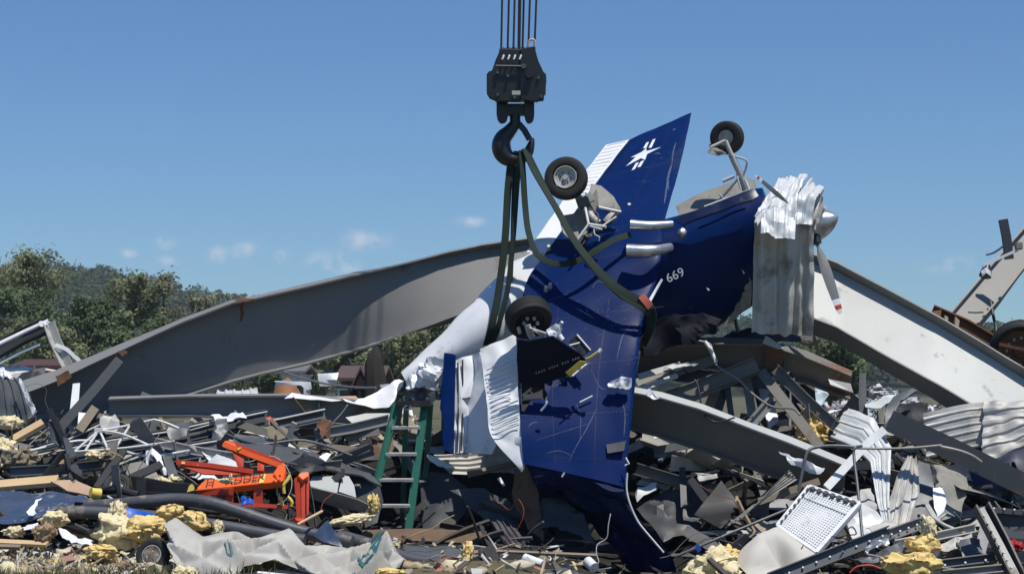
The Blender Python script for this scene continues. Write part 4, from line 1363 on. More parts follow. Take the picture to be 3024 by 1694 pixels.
    for q, w in (([(1868, 955), (1840, 990), (1828, 1030), (1822, 1058)], 1.2), ([(1762, 1205), (1735, 1260), (1700, 1320), (1680, 1362)], 1.2), ([(1745, 1090), (1770, 1140), (1792, 1150)], .8), ([(1580, 1300), (1660, 1275), (1740, 1250)], .8), ([(1840, 1190), (1846, 1230), (1842, 1290)], 1.4),
                 ([(1560, 1260), (1572, 1248), (1590, 1246)], 1.5), ([(1700, 1190), (1715, 1230), (1712, 1300)], .8), ([(1996, 420), (1988, 450), (1985, 480)], 2.2), ([(1975, 505), (1968, 560), (1962, 600)], 2.6), ([(1985, 480), (1972, 530), (1975, 560)], 3.2), ([(1930, 455), (1945, 452), (1950, 456)], 1.5), ([(1985, 385), (1996, 380)], 2.),
                 ([(1700, 770), (1730, 740), (1790, 725)], .9), ([(1750, 850), (1765, 830), (1800, 845)], .9), ([(1590, 900), (1640, 880), (1700, 860)], .8), ([(1610, 1340), (1650, 1330), (1690, 1345)], 1.)):
        ribbon_on('scuff', q, w, M_SCUFF, .004)
    for (x0, y0), (x1, y1), n in (((1778, 960), (1852, 918), 9), ((1786, 968), (1858, 944), 8), ((1745, 940), (1742, 1100), 16), ((1662, 1000), (1650, 1200), 18), ((1855, 1160), (1848, 1300), 14), ((1548, 1232), (1845, 1216), 26), ((1700, 660), (1950, 600), 24), ((1790, 520), (1996, 480), 20)):
        bm = bmesh.new()
        for k in range(n):
            t = k / (n - 1)
            p = skin(x0 + (x1 - x0) * t, y0 + (y1 - y0) * t, .002)
            bmesh.ops.create_icosphere(bm, subdivisions=1, radius=.007, matrix=Matrix.Translation(p))
        from_bm('rivet_row', bm, M_SCUFF, root, sharp=None)
    def open_patch(name, poly, m, lift=.004):
        bm = bmesh.new()
        vs_ = [bm.verts.new(skin(x, y, lift)) for x, y in poly]
        bm.faces.new(vs_); bmesh.ops.triangulate(bm, faces=bm.faces[:])
        split_long(bm, .12)
        return from_bm(name, bm, m, root, sharp=None)
    # the near wheel well: the skin is torn open here, ribs show inside
    hole = [(1536, 1030), (1560, 1008), (1640, 1008), (1700, 1052), (1692, 1104), (1668, 1132), (1622, 1156), (1610, 1178), (1575, 1190), (1542, 1218)]
    def inside(x, y):
        c = False
        for (x0, y0), (x1, y1) in zip(hole, hole[1:] + hole[:1]):
            if (y0 > y) != (y1 > y) and x < (x1 - x0) * (y - y0) / (y1 - y0) + x0: c = not c
        return c
    bm = bmesh.new(); bm.from_mesh(WING.data)
    bmesh.ops.subdivide_edges(bm, edges=[e for e in bm.edges if inside(*project((e.verts[0].co + e.verts[1].co) / 2 + wl))], cuts=2, use_grid_fill=True)
    bm.normal_update()
    bmesh.ops.delete(bm, geom=[f for f in bm.faces if inside(*project(f.calc_center_median() + wl)) and (f.calc_center_median() + wl - skin(*project(f.calc_center_median() + wl), 0)).length < .045], context='FACES')
    bm.to_mesh(WING.data); bm.free()
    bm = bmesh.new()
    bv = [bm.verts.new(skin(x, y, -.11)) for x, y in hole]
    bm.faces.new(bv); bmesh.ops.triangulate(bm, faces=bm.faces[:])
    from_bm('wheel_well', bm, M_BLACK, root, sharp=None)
    for q in ([(1550, 1060), (1690, 1075)], [(1545, 1120), (1670, 1120)], [(1545, 1170), (1600, 1170)]):
        sweep('rib', [skin(x, y, -.07) for x, y in q], rect(.05, .012), M_STEEL_D, V((0, -1, .3)), root)
    # ---- main gear, far wing
    def Pd(*a): return P(*a)
    g = empty('landing_gear', P(1760, 690, 22.5), None, None); g.parent = root; g.location = P(1760, 690, 22.5) - root.location
    cw = P(1672, 527, 22.25); axw = V((-.16, -.95, .10))
    tyre(cw, axw, .252, .19, g)
    rim(cw, axw, .135, .17, g, M_GEAR, holes=6)
    sheet('gear_door', [(1650, 640, 22.3), (1692, 634, 22.35), (1745, 590, 22.42), (1762, 560, 22.45), (1768, 600, 22.35), (1735, 690, 22.22), (1696, 720, 22.15), (1662, 690, 22.2)], M_WELL, parent=g, L=.1, crump=.012, seed=3, thick=.02)
    sheet('gear_door', [(1745, 545, 22.6), (1775, 552, 22.6), (1812, 585, 22.5), (1834, 622, 22.42), (1825, 632, 22.4), (1765, 612, 22.4), (1735, 590, 22.42)], M_WELL, parent=g, L=.1, crump=.012, seed=4, thick=.02)
    sheet('wheel_well', [(1690, 712, 22.14), (1745, 690, 22.14), (1800, 630, 22.36), (1830, 634, 22.36), (1800, 660, 22.24), (1750, 680, 22.2), (1700, 738, 22.05)], M_BLKP, parent=g, L=.12, crump=.02, seed=5, thick=.03)
    def rod(pts, r, m=M_GEAR, par=g, name='link', n=8): sweep(name, catmull(PP(pts), 3 if len(pts) > 2 else 1), circ(r, n), m, V((.3, .5, 1)), par, sharp=50)
    rod([(1672, 527, 22.3), (1690, 560, 22.32), (1722, 600, 22.28), (1748, 640, 22.2), (1770, 660, 22.15)], .045, name='strut')
    rod([(1728, 612, 22.15), (1738, 662, 22.05)], .016, M_WHITEM)
    rod([(1738, 662, 22.05), (1702, 712, 21.95)], .016, M_GEAR)
    rod([(1738, 662, 22.05), (1790, 670, 21.95)], .018, M_WHITEM)
    rod([(1742, 668, 22.03), (1778, 678, 21.95)], .010, M_WHITEM)
    rod([(1768, 612, 22.2), (1834, 626, 22.2)], .017, M_WHITEM)
    rod([(1780, 622, 22.2), (1802, 628, 22.2)], .010, M_BLKP)
    rod([(1760, 680, 22.0), (1820, 640, 22.15)], .012, M_GEAR)
    rod([(1730, 570, 22.3), (1745, 610, 22.22), (1768, 640, 22.15), (1755, 672, 22.05)], .010, M_BLKP)
    rod([(1754, 676, 21.95), (1756, 692, 21.92), (1770, 700, 21.9), (1768, 712, 21.9)], .009, M_GEAR)
    box('brake', P(1722, 598, 22.18), V((.07, 0, .02)), V((0, .05, 0)), V((-.02, 0, .06)), M_BLKP, g, bev=.012)
    box('bracket', P(1742, 584, 22.2), V((.035, 0, .02)), V((0, .04, 0)), V((-.03, 0, .05)), M_GEAR, g, bev=.008)
    # ---- main gear, near wing
    g2 = empty('landing_gear', P(1600, 1010, 21.3), None, None); g2.parent = root; g2.location = P(1600, 1010, 21.3) - root.location
    cw = P(1561, 936, 21.15); axw = V((.20, -.62, -.62))
    tyre(cw, axw, .262, .20, g2)
    rim(cw, axw, .145, .16, g2, M_BLKP)
    def rod2(pts, r, m=M_GEAR, name='link'): rod(pts, r, m, g2, name)
    rod2([(1558, 958, 21.0), (1566, 985, 21.05), (1585, 1010, 21.2)], .038, name='strut')
    rod2([(1530, 965, 21.02), (1536, 985, 21.02)], .02); rod2([(1562, 968, 20.98), (1612, 985, 21.05)], .016); rod2([(1575, 975, 20.98), (1608, 995, 21.08)], .014)
    for k in range(6):
        a = k * 1.05
        lathe('bolt', cw + axw.normalized() * .10 + V((cos(a) * .075, -.02, sin(a) * .06)), axw, [(.02, 0), (.02, .018), (-.01, .02)], M_GEAR, g2, n=8)
    sheet('torque_scissor', [(1612, 975, 21.1), (1640, 955, 21.12), (1655, 962, 21.12), (1652, 990, 21.12), (1660, 1000, 21.12), (1645, 1004, 21.12), (1618, 990, 21.1)], M_WHITE, parent=g2, L=.04, crump=.05, freq=9, seed=3, thick=.012)
    rod2([(1650, 990, 21.1), (1660, 1004, 21.1)], .035, M_WHITE)
    rod2([(1655, 958, 21.1), (1660, 950, 21.08)], .018, M_WHITE)
    # folded door standing off the wing, its shade put into a near-black navy
    sheet('gear_door', [(1530, 1000, 20.84), (1560, 1004, 20.82), (1632, 990, 20.78), (1712, 1040, 20.82), (1730, 1062, 20.84), (1705, 1095, 20.92), (1640, 1118, 20.98), (1575, 1138, 21.02), (1535, 1125, 21.0), (1528, 1060, 20.92)], mat('navy_door_shaded', (.004, .007, .022), (.006, .009, .02), rough=.6, scale=4, spec=.15), parent=g2, L=.1, crump=.02, freq=2, seed=13, thick=.03)
    sheet('gear_door', [(1680, 1012, 21.16), (1704, 990, 21.16), (1744, 1034, 21.06), (1722, 1050, 21.05)], M_BLKP, parent=g2, L=.1, crump=.01, seed=14, thick=.02)
    rod2([(1704, 988, 21.12), (1744, 1034, 21.02)], .010, M_WHITEM)
    rod2([(1682, 1020, 21.1), (1712, 1012, 21.1)], .012, M_WHITEM)
    sheet('door_lining', [(1670, 1098, 20.86), (1712, 1064, 20.80), (1730, 1066, 20.80), (1704, 1098, 20.86), (1684, 1112, 20.9)], M_YEL, parent=g2, L=.06, crump=.02, freq=6, seed=2, thick=.006)
    rod2([(1726, 1062, 20.9), (1742, 1056, 20.85), (1770, 1036, 20.8)], .016, M_YEL)
    rod2([(1768, 1040, 20.8), (1776, 1030, 20.8)], .022, M_WHITEM)
    rod2([(1690, 1110, 20.8), (1722, 1082, 20.85), (1740, 1070, 20.88)], .010, M_WHITE)
    rod2([(1598, 1212, 20.85), (1612, 1195, 20.82), (1614, 1182, 20.82)], .012, M_WHITE)
    # small stencilled warning on the door, too small to read
    rnd = random.Random(5)
    a, b = V((1584, 1101, 20.92)), V((1708, 1056, 20.80))
    for k in range(17):
        t = k / 16
        if k in (4, 9, 13): continue
        p = P(*a.lerp(b, t)); e = (P(*b) - P(*a)).normalized()
        box('stencil_mark', p, e * .008, V((0, -.002, 0)), V((-.003, 0, .008 + .003 * rnd.random())), M_WELL, g2)
    # scuffed patch with bare metal on the leading edge
    sheet('bare_patch', [(1786, 1142, 21.03), (1806, 1124, 21.07), (1838, 1112, 21.09), (1862, 1118, 21.09), (1866, 1140, 21.05), (1850, 1150, 21.02), (1815, 1146, 21.02)], mat('scraped_metal', (.10, .12, .17), (.45, .47, .50), rough=.45, metal=.3, scale=14, amt=.9), parent=root, L=.05, crump=.03, freq=6, seed=3, thick=.01, tear=.03)
    sheet('access_hole', [(1790, 1312, 20.86), (1848, 1302, 20.86), (1843, 1330, 20.81), (1794, 1338, 20.81)], M_STEEL_D, parent=root, L=.1, crump=.004, seed=1, thick=.006)
    for q in ([(1712, 1187, 21.02), (1750, 1168, 21.05)], [(1848, 1350, 20.72), (1858, 1368, 20.7), (1846, 1374, 20.7)], [(1668, 1395, 20.66), (1660, 1408, 20.66)]):
        sweep('torn_edge', PP(q), [(-.008, -.004), (.012, -.004), (.002, .008)], M_WHITE, V((0, -1, .2)), root)
    for x, y in ((1620, 730), (1625, 842), (1612, 852), (1858, 607)):
        lathe('drain_fitting', P(x, y, on_wing(x, y) - .07), V((0, -.8, .5)), [(.03, 0), (.03, .02), (-.04, .025)], M_GEAR, root, n=10)
    # ---- nose gear
    g3 = empty('landing_gear', P(2180, 600, 22.3), None, None); g3.parent = root; g3.location = P(2180, 600, 22.3) - root.location
    cw = P(2147, 407, 22.3); axw = V((-.35, -.90, -.10))
    tyre(cw, axw, .198, .15, g3, inner=.46)
    rim(cw, axw, .088, .12, g3, M_GEAR)
    def rod3(pts, r, m=M_GEAR, name='link'): rod(pts, r, m, g3, name)
    rod3([(2142, 415, 22.14), (2162, 462, 22.15)], .026, name='fork'); rod3([(2142, 415, 22.14), (2098, 435, 22.12)], .018)
    rod3([(2158, 455, 22.2), (2186, 515, 22.25)], .036, M_GEAR, 'strut'); rod3([(2184, 510, 22.25), (2204, 565, 22.3)], .045, M_GEAR, 'strut')
    rod3([(2172, 462, 22.2), (2205, 475, 22.2), (2200, 505, 22.22), (2192, 520, 22.24)], .013)
    rod3([(2184, 522, 22.2), (2140, 575, 22.25), (2100, 610, 22.3)], .014); rod3([(2124, 574, 22.2), (2140, 590, 22.2)], .010)
    rod3([(2134, 535, 22.2), (2168, 520, 22.2)], .022); rod3([(2200, 530, 22.2), (2212, 560, 22.2)], .014, M_WHITEM); rod3([(2176, 520, 22.18), (2188, 560, 22.2)], .010, M_WHITEM)
    rod3([(2080, 610, 22.12), (2216, 560, 22.08)], .010, M_WHITEM)
    sheet('mud_scraps', [(2090, 452, 22.1), (2096, 425, 22.1), (2108, 440, 22.1), (2130, 450, 22.1), (2150, 455, 22.12), (2120, 462, 22.1)], M_WELL, parent=g3, L=.04, crump=.03, freq=9, seed=3, thick=.01, tear=.03)
    sheet('gear_door', [(1996, 612, 22.75), (2090, 565, 22.75), (2200, 528, 22.7), (2230, 535, 22.65), (2238, 572, 22.55), (2140, 600, 22.5), (2008, 640, 22.5)], M_WELL, parent=g3, L=.12, crump=.01, seed=6, thick=.02)
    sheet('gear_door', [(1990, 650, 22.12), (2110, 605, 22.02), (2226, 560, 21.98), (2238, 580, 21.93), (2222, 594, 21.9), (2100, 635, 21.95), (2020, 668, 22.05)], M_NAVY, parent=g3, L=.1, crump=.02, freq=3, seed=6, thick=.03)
    # ---- crushed canopy rail and shredded skin under the nose
    sheet('torn_skin', [(2140, 965, 22.0), (2175, 900, 22.0), (2190, 880, 21.95), (2216, 818, 21.9), (2222, 870, 21.9), (2216, 900, 21.9), (2190, 925, 21.95), (2160, 955, 22.0)], M_WOODG, parent=root, L=.06, crump=.05, freq=6, seed=7, thick=.01, tear=.04)
    rod([(2170, 935, 22.1), (2176, 965, 22.1), (2180, 980, 22.1)], .02, M_BLKP, root, 'cable_end')
    rod([(2112, 960, 22.1), (2120, 978, 22.1)], .022, M_BLKP, root, 'cable_end')
    sheet('canopy_wreck', [(1890, 1000, 22.1), (1960, 930, 22.05), (2060, 925, 22.05), (2130, 940, 22.0), (2110, 985, 22.0), (2030, 1010, 22.0), (1960, 1040, 22.0), (1895, 1055, 22.0)], mat('dark_torn_skin', (.006, .008, .016), (.012, .013, .018), rough=.7, spec=.15, scale=5), parent=root, L=.08, crump=.09, freq=2.5, seed=17, thick=.02, tear=.05)
    for q in ([(2191, 796, 21.88), (2196, 808, 21.87), (2200, 806, 21.87)], [(2085, 848, 21.92), (2092, 858, 21.9), (2096, 854, 21.9)]):
        plate('torn_flap', q, .012, M_GALV, root)
    # ---- propeller
    hub = P(2400, 668, 22.35); ax_ = (P(2474, 640, 22.2) - hub).normalized()
    lathe('spinner', hub, ax_, [(-.06, .0), (-.06, .19), (.0, .19), (.08, .178), (.16, .15), (.23, .112), (.29, .06), (.325, .012), (.33, 0)], M_ALU, root, n=32, sharp=50)
    def blade(name, p0, p1, w0, w1, axv, parent):
        d = (p1 - p0); L = d.length; d.normalize()
        s = d.cross(axv).normalized(); n = s.cross(d).normalized()
        prof = [(0, .30, .9), (.08, .34, .8), (.2, .8, .4), (.4, 1.0, .25), (.6, .92, .2), (.8, .75, .15), (.82, .73, .15), (.88, .66, .14), (.90, .64, .14), (.94, .58, .12), (.96, .5, .11), (1.0, .28, .08)]
        tw = lambda t: radians(24 - 22 * t)
        bm = bmesh.new(); rows = []
        for t, w, th in prof:
            c = p0 + d * L * t
            a = tw(t); e = s * cos(a) + n * sin(a); f = n * cos(a) - s * sin(a)
            ww = w * w0; tt = th * w0 * .5
            rows.append([bm.verts.new(c + e * x * ww + f * y * tt) for x, y in ((-1, 0), (-.5, .6), (.2, .8), (1, 0), (.2, -.5), (-.5, -.4))])
        for i in range(len(rows) - 1):
            for j in range(6):
                f = bm.faces.new((rows[i][j], rows[i][(j + 1) % 6], rows[i + 1][(j + 1) % 6], rows[i + 1][j]))
                tm = (prof[i][0] + prof[i + 1][0]) / 2
                f.material_index = 0 if tm < .81 else (1 if tm < .89 else (2 if tm < .95 else 1))
        bm.faces.new(rows[0]); f = bm.faces.new(rows[-1]); f.material_index = 1
        return from_bm(name, bm, [mat('blade_grey', (.20, .205, .215), (.15, .155, .16), rough=.45, scale=8), M_WHITE, M_RED], parent, sharp=45)
    blade('propeller_blade', P(2412, 716, 22.2), P(2482, 926, 21.9), .062, 0, V((.25, 1, .1)), root)
    blade('propeller_blade', P(2330, 602, 21.72), P(2230, 518, 21.5), .028, 0, V((.5, 1, -.6)), root)
    blade('propeller_blade', P(2430, 640, 22.5), P(2440, 612, 23.6), .06, 0, ax_, root)
    lathe('blade_root', P(2410, 708, 22.22), P(2440, 800, 22.1) - P(2410, 708, 22.22), [(-.06, 0), (-.06, .06), (.05, .055), (.06, 0)], M_BLKP, root, n=14)
    return root
build_plane()

# ---- sheet metal wrapped over the nose
def nose_wrap():
    root = empty('sheet_metal_wrap', V((P(2310, 985, 21.8).x, 21.8, P(2310, 985, 21.8).z)), 'tall ribbed sheet of siding wrapped over the nose of the airplane', 'sheet metal')
    corr('hanging_sheet', [((2222, 985, 22.02), (2400, 992, 22.05)), ((2224, 900, 21.95), (2404, 900, 21.98)), ((2226, 800, 21.88), (2405, 800, 21.90)), ((2228, 700, 21.80), (2404, 700, 21.82)), ((2232, 640, 21.78), (2412, 640, 21.78)), ((2262, 580, 22.05), (2420, 585, 22.02)), ((2300, 548, 22.4), (2420, 565, 22.4)), ((2310, 560, 22.9), (2415, 585, 22.9))],
         5, .007, M_GALV_W, parent=root, nu=70, nv=56, crump=.055, freq=2.4, seed=3, tear=.03, folds=.07, sharp=18)
    corr('torn_upper_sheet', [((2246, 690, 21.42), (2348, 704, 21.38)), ((2248, 650, 21.55), (2350, 656, 21.5)), ((2250, 608, 21.72), (2354, 600, 21.68)), ((2268, 572, 21.95), (2360, 556, 21.92)), ((2296, 540, 22.2), (2376, 522, 22.15)), ((2320, 534, 22.6), (2390, 522, 22.6))],
         3, .010, M_GALV, parent=root, nu=44, nv=40, crump=.06, freq=3.2, seed=8, tear=.07, folds=.03, sharp=18)
    corr('torn_upper_sheet', [((2345, 655, 21.52), (2400, 662, 21.5)), ((2350, 610, 21.6), (2404, 612, 21.56)), ((2360, 580, 21.7), (2416, 578, 21.66)), ((2375, 548, 22.0), (2428, 566, 22.0)), ((2385, 540, 22.4), (2430, 572, 22.4))],
         2, .010, M_GALV, parent=root, nu=30, nv=32, crump=.06, freq=3.2, seed=12, tear=.07, folds=.03, sharp=18)
    sheet('torn_flap', [(2412, 575, 22.0), (2428, 585, 22.1), (2430, 640, 22.15), (2422, 668, 22.1), (2404, 690, 21.95), (2402, 640, 21.8)], M_GALV_W, parent=root, L=.06, crump=.05, freq=4, seed=3, tear=.03)
    sheet('torn_flap', [(2232, 640, 21.7), (2250, 600, 21.75), (2285, 560, 21.9), (2300, 560, 21.9), (2275, 600, 21.72), (2258, 640, 21.62), (2240, 672, 21.6)], M_WHITE, parent=root, L=.05, crump=.05, freq=5, seed=13, tear=.03)
nose_wrap()

# ------------------------------------------------------------------ crane hook block, hook and ropes
def crane():
    d = 22.2
    root = empty('crane_hook_block', P(1520, 490, d), 'black crane hook block hanging on steel ropes', 'crane hook')
    def pl(name, pts, t, y, m=M_BLKP, bev=.012):
        return plate(name, [(a, b, y) for a, b in pts], t, m, root, bev=bev)
    # two cheek plates, sheave pack between them
    pl('cheek_plate', [(1478, 145), (1536, 145), (1540, 215), (1536, 290), (1540, 300), (1468, 300), (1444, 290), (1438, 270), (1438, 236), (1442, 210), (1456, 210), (1462, 180)], .05, d - .26)
    pl('cheek_plate', [(1536, 145), (1578, 136), (1590, 180), (1602, 214), (1613, 220), (1614, 245), (1608, 270), (1606, 298), (1568, 300), (1536, 292), (1534, 220)], .05, d - .28)
    box('housing', P(1526, 256, d), V((.27, 0, 0)), V((0, .2, 0)), V((0, 0, .16)), M_BLKP, root, bev=.02)
    for k in range(6):
        x = 1484 + k * 17
        lathe('sheave', P(x, 178, d), V((1, -.12, 0)), [(-.028, 0), (-.028, .14), (-.014, .155), (0, .125), (.014, .155), (.028, .14), (.028, 0)], M_STEEL_D, root, n=28)
    for x, y in ((1470, 215), (1470, 280), (1520, 288), (1590, 230), (1598, 285), (1500, 225)):
        lathe('bolt', P(x, y, d - .29), V((0, -1, 0)), [(.02, 0), (.02, .018), (-.03, .02)], M_STEEL_G, root, n=6)
    for k in range(4):
        x = 1486 + k * 17
        sweep('rope_strand', PP([(x - 3, 176, d - .30), (x, 170, d - .30), (x + 2, 163, d - .29)]), circ(.012, 6), M_WHITEM, V((0, 1, 0)), root)  # near-white colour imitates highlights on the strands
    tube('spacer_bar', [(1464, 195, d - .30), (1538, 196, d - .30)], .012, M_STEEL_G, parent=root)
    lathe('pin', P(1546, 197, d - .30), V((0, -1, 0)), [(.04, 0), (.04, .03), (-.05, .035)], M_STEEL_G, root, n=12)
    lathe('pin', P(1563, 220, d - .31), V((0, -1, 0)), [(.03, 0), (.03, .045), (-.05, .05)], M_BLKP, root, n=16)
    for px in (1449, 1600):
        box('side_weight', P(px, 250, d), V((.045, 0, 0)), V((0, .17, 0)), V((0, 0, .12)), M_BLKP, root, bev=.015)
    # shackle on top
    tube('shackle', [(1562, 140, d - .1), (1563, 122, d - .1), (1571, 117, d - .1), (1579, 122, d - .1), (1580, 140, d - .1)], .014, M_GEAR, parent=root)
    # ears below
    for a, b in ((1466, 1500), (1548, 1578)):
        c = (a + b) / 2
        pl('ear_plate', [(a, 296), (b, 296), (b, 340), (b - 3, 356), (c + 4, 363), (c - 6, 363), (a + 3, 352), (a, 335)], .1, d - .1)
    box('trunnion', P(1522, 325, d), V((.17, 0, 0)), V((0, .08, 0)), V((0, 0, .065)), M_BLKP, root, bev=.01)
    plate('name_plate', [(1512, 268, d - .29), (1537, 268, d - .29), (1537, 280, d - .29), (1512, 280, d - .29)], .01, M_GEAR, root)
    # hook: tapering curved bar
    hp = [(1521, 310, .075), (1521, 345, .078), (1520, 366, .082), (1504, 388, .10), (1486, 408, .125), (1480, 432, .14), (1488, 456, .135), (1508, 470, .115), (1535, 468, .10), (1558, 452, .08), (1568, 428, .055), (1572, 408, .03)]
    path = catmull([P(a, b, d) for a, b, r in hp], 4)
    rr = [q.x for q in catmull([V((r, 0, 0)) for a, b, r in hp], 4)]
    sweep('hook', path, [(cos(a) * .8, sin(a)) for a in [2 * pi * k / 14 for k in range(14)]], M_BLKP, V((0, 1, 0)), root, scale=rr, sharp=60)
    bar('latch', [(1532, 366, d), (1548, 384, d), (1564, 412, d)], rect(.05, .07), M_BLKP, parent=root)
    # ropes
    tops = [(1483, 1480), (1503, 1499), (1520, 1516), (1533, 1531), (1537, 1534), (1547, 1543), (1565, 1560), (1584, 1578)]
    for k, (xt, xb) in enumerate(tops):
        a = P(xb, 158, d + (k % 2) * .12 - .06); b = P(xt, 0, d + (k % 2) * .12 - .06)
        e = a + (b - a) * 14
        sweep('wire_rope', [a, b, e], circ(.013, 7), M_CABLE, V((0, 1, 0)), root)
crane()

def ribbon(name, pts, w, label=None, parent=None, m=M_SLING, t=.012, cat='lifting sling', twist=None, sub=6):
    path = catmull(PP(pts), sub)
    n = len(path)
    ups = []
    for i in range(n):
        a = (twist[0] + (twist[1] - twist[0]) * i / (n - 1)) if twist else 0
        ups.append(V((sin(a), -cos(a), .15)))
    sec = [(-w / 2, -t / 2), (-w / 4, -t * .8), (0, -t / 2), (w / 4, -t * .9), (w / 2, -t / 2), (w / 2, t / 2), (0, t * .7), (-w / 2, t / 2)]
    return sweep(name, path, sec, m, ups, parent, label, cat, sharp=50)
def slings():
    r = empty('lifting_sling', P(1440, 1010, 21.9), 'straight green webbing sling from the hook down round the tail', 'lifting sling')
    ribbon('strand', [(1512, 450, 22.15), (1500, 560, 22.15), (1492, 700, 22.1), (1474, 850, 22.05), (1453, 960, 22.0), (1436, 1020, 22.1)], .085, parent=r, cat=None, twist=(.2, .5))
    ribbon('strand', [(1535, 450, 22.1), (1526, 560, 22.1), (1514, 720, 22.05), (1498, 860, 22.0), (1472, 960, 22.0), (1450, 1020, 22.1)], .06, parent=r, cat=None, twist=(-.5, .2))
    ribbon('strand', [(1524, 446, 22.25), (1516, 600, 22.3), (1512, 760, 22.35), (1508, 880, 22.4)], .06, parent=r, cat=None, twist=(.6, 1.2))
    r2 = empty('lifting_sling', P(1900, 1000, 21.6), 'slack green webbing sling looping over the belly to the wing root', 'lifting sling')
    ribbon('strand', [(1540, 444, 22.05), (1545, 520, 22.0), (1552, 620, 21.95), (1562, 690, 21.85), (1588, 752, 21.75), (1640, 778, 21.7), (1700, 772, 21.7), (1760, 740, 21.75), (1810, 710, 21.85), (1862, 692, 22.0)], .07, parent=r2, cat=None, twist=(.3, .1))
    ribbon('strand', [(1548, 440, 22.05), (1580, 510, 21.95), (1640, 610, 21.75), (1690, 700, 21.6), (1740, 768, 21.5), (1800, 830, 21.42), (1850, 866, 21.38), (1900, 892, 21.38), (1920, 915, 21.5)], .085, parent=r2, cat=None, twist=(.8, -.2))
    ribbon('strand', [(1552, 438, 22.1), (1590, 515, 22.05), (1650, 630, 21.85), (1700, 720, 21.65), (1760, 800, 21.55), (1830, 870, 21.45), (1890, 905, 21.45), (1918, 930, 21.5)], .06, parent=r2, cat=None, twist=(.3, .3))
    ribbon('strand', [(1920, 905, 21.5), (1926, 935, 21.55), (1918, 975, 21.6), (1900, 1015, 21.75)], .12, parent=r2, cat=None, twist=(-.6, -.8))
    bar('edge_pad', [(1893, 872, 21.36), (1908, 890, 21.36), (1920, 905, 21.40)], rect(.085, .03), M_PINK, 'salmon-orange edge pad under the sling on the wing leading edge', 'pad', up=V((0, -1, .2)))
slings()
# ------------------------------------------------------------------ steel frames of the collapsed building
LG = girder('steel_girder',
       [(60, 1150, 24.15), (170, 1112, 24.18), (205, 1096, 24.2), (370, 1024, 24.24), (540, 950, 24.28), (690, 893, 24.33), (745, 884, 24.38), (900, 848, 24.46), (1050, 812, 24.56), (1180, 785, 24.8), (1300, 760, 25.05), (1420, 738, 25.2), (1570, 720, 25.3)],
       [(85, 1225, 24.45), (180, 1212, 24.45), (215, 1206, 24.45), (380, 1188, 24.5), (560, 1158, 24.5), (690, 1118, 24.52), (760, 1100, 24.55), (900, 1068, 24.65), (1050, 1028, 24.7), (1180, 985, 24.75), (1300, 950, 24.8), (1420, 915, 24.85), (1570, 860, 24.9)],
       .26, M_GIRD, 'long twisted grey girder sloping up to the airplane from the left', sub=5, crump=.03, freq=.9, seed=2)
# rust where the flange is creased
for q, t in (([(165, 1112, 24.02), (205, 1094, 24.02), (212, 1112, 24.0), (196, 1128, 24.0), (172, 1140, 24.0)], 'rusty buckle'), ([(348, 1040, 23.95), (372, 1032, 23.95), (380, 1040, 23.93), (362, 1052, 23.93)], 'small rusty tear'), ([(690, 884, 24.03), (745, 880, 24.1), (752, 888, 24.1), (700, 892, 24.03)], 'rusty buckle')):
    sheet('rust_patch', q, M_RUST, t, parent=LG, L=.06, crump=.03, freq=5, thick=.006, tear=.02)
sheet('rust_patch', [(708, 892, 23.98), (722, 890, 23.98), (717, 945, 24.1), (708, 950, 24.1)], M_RUST, 'rust streak down the web', parent=LG, L=.05, crump=.01, freq=5, thick=.004, tear=.02)
HG = girder('steel_girder', [(322, 1180, 22.62), (560, 1172, 22.62), (860, 1170, 22.62), (1000, 1180, 22.62), (1190, 1205, 22.65)], [(322, 1222, 22.66), (560, 1222, 22.66), (860, 1232, 22.66), (1000, 1246, 22.66), (1180, 1268, 22.7)], .13, M_GIRD, 'dark level girder lying across under the long girder', sub=5, crump=.02, stiff=[.66])
sheet('gusset_plate', [(880, 1232, 22.45), (912, 1204, 22.45), (930, 1218, 22.45), (928, 1246, 22.45), (900, 1244, 22.45)], M_RUST, None, parent=HG, L=.08, crump=.02, thick=.01)
bar('brace_rod', [(865, 1172, 22.4), (905, 1222, 22.4)], circ(.012, 6), M_RUST, None, parent=HG)
girder('steel_girder', [(2395, 775, 23.9), (2470, 800, 23.85), (2600, 868, 23.6), (2760, 955, 23.3), (2900, 1040, 23.1), (3060, 1140, 22.9)], [(2390, 955, 23.35), (2470, 985, 23.3), (2600, 1060, 23.05), (2760, 1150, 22.75), (2900, 1235, 22.55), (3060, 1330, 22.35)], .30, M_GIRD_L, 'wide pale girder sloping down to the right edge', sub=5, crump=.015, seed=5, fmat=M_GIRD)  # darker flange paint imitates shade on the undersides
girder('steel_girder', [(2806, 940, 26.3), (2880, 850, 26.8), (2950, 765, 27.3), (3060, 640, 28.0)], [(2880, 968, 26.2), (2950, 885, 26.7), (3010, 805, 27.2), (3110, 680, 27.9)], .22, mat('girder_paint_mid', (.27, .265, .24), (.22, .215, .19), rough=.6, scale=2), 'pale girder standing up steeply at the right edge', sub=4)
girder('steel_girder', [(1840, 1150, 21.45), (1950, 1170, 21.35), (2070, 1205, 21.25), (2200, 1255, 21.15), (2330, 1302, 21.0), (2500, 1372, 20.85)], [(1830, 1248, 21.65), (1950, 1278, 21.55), (2070, 1318, 21.45), (2200, 1366, 21.3), (2330, 1410, 21.2), (2490, 1448, 21.0)], .13, M_GIRD_B, 'brown-grey girder with its top edge painted as sunlit running down right of the near wing', sub=4, crump=.03, seed=9, fmat=M_GIRD_L, fbot=M_GIRD_B)  # pale paint imitates sun on the top flange, brown the shaded web
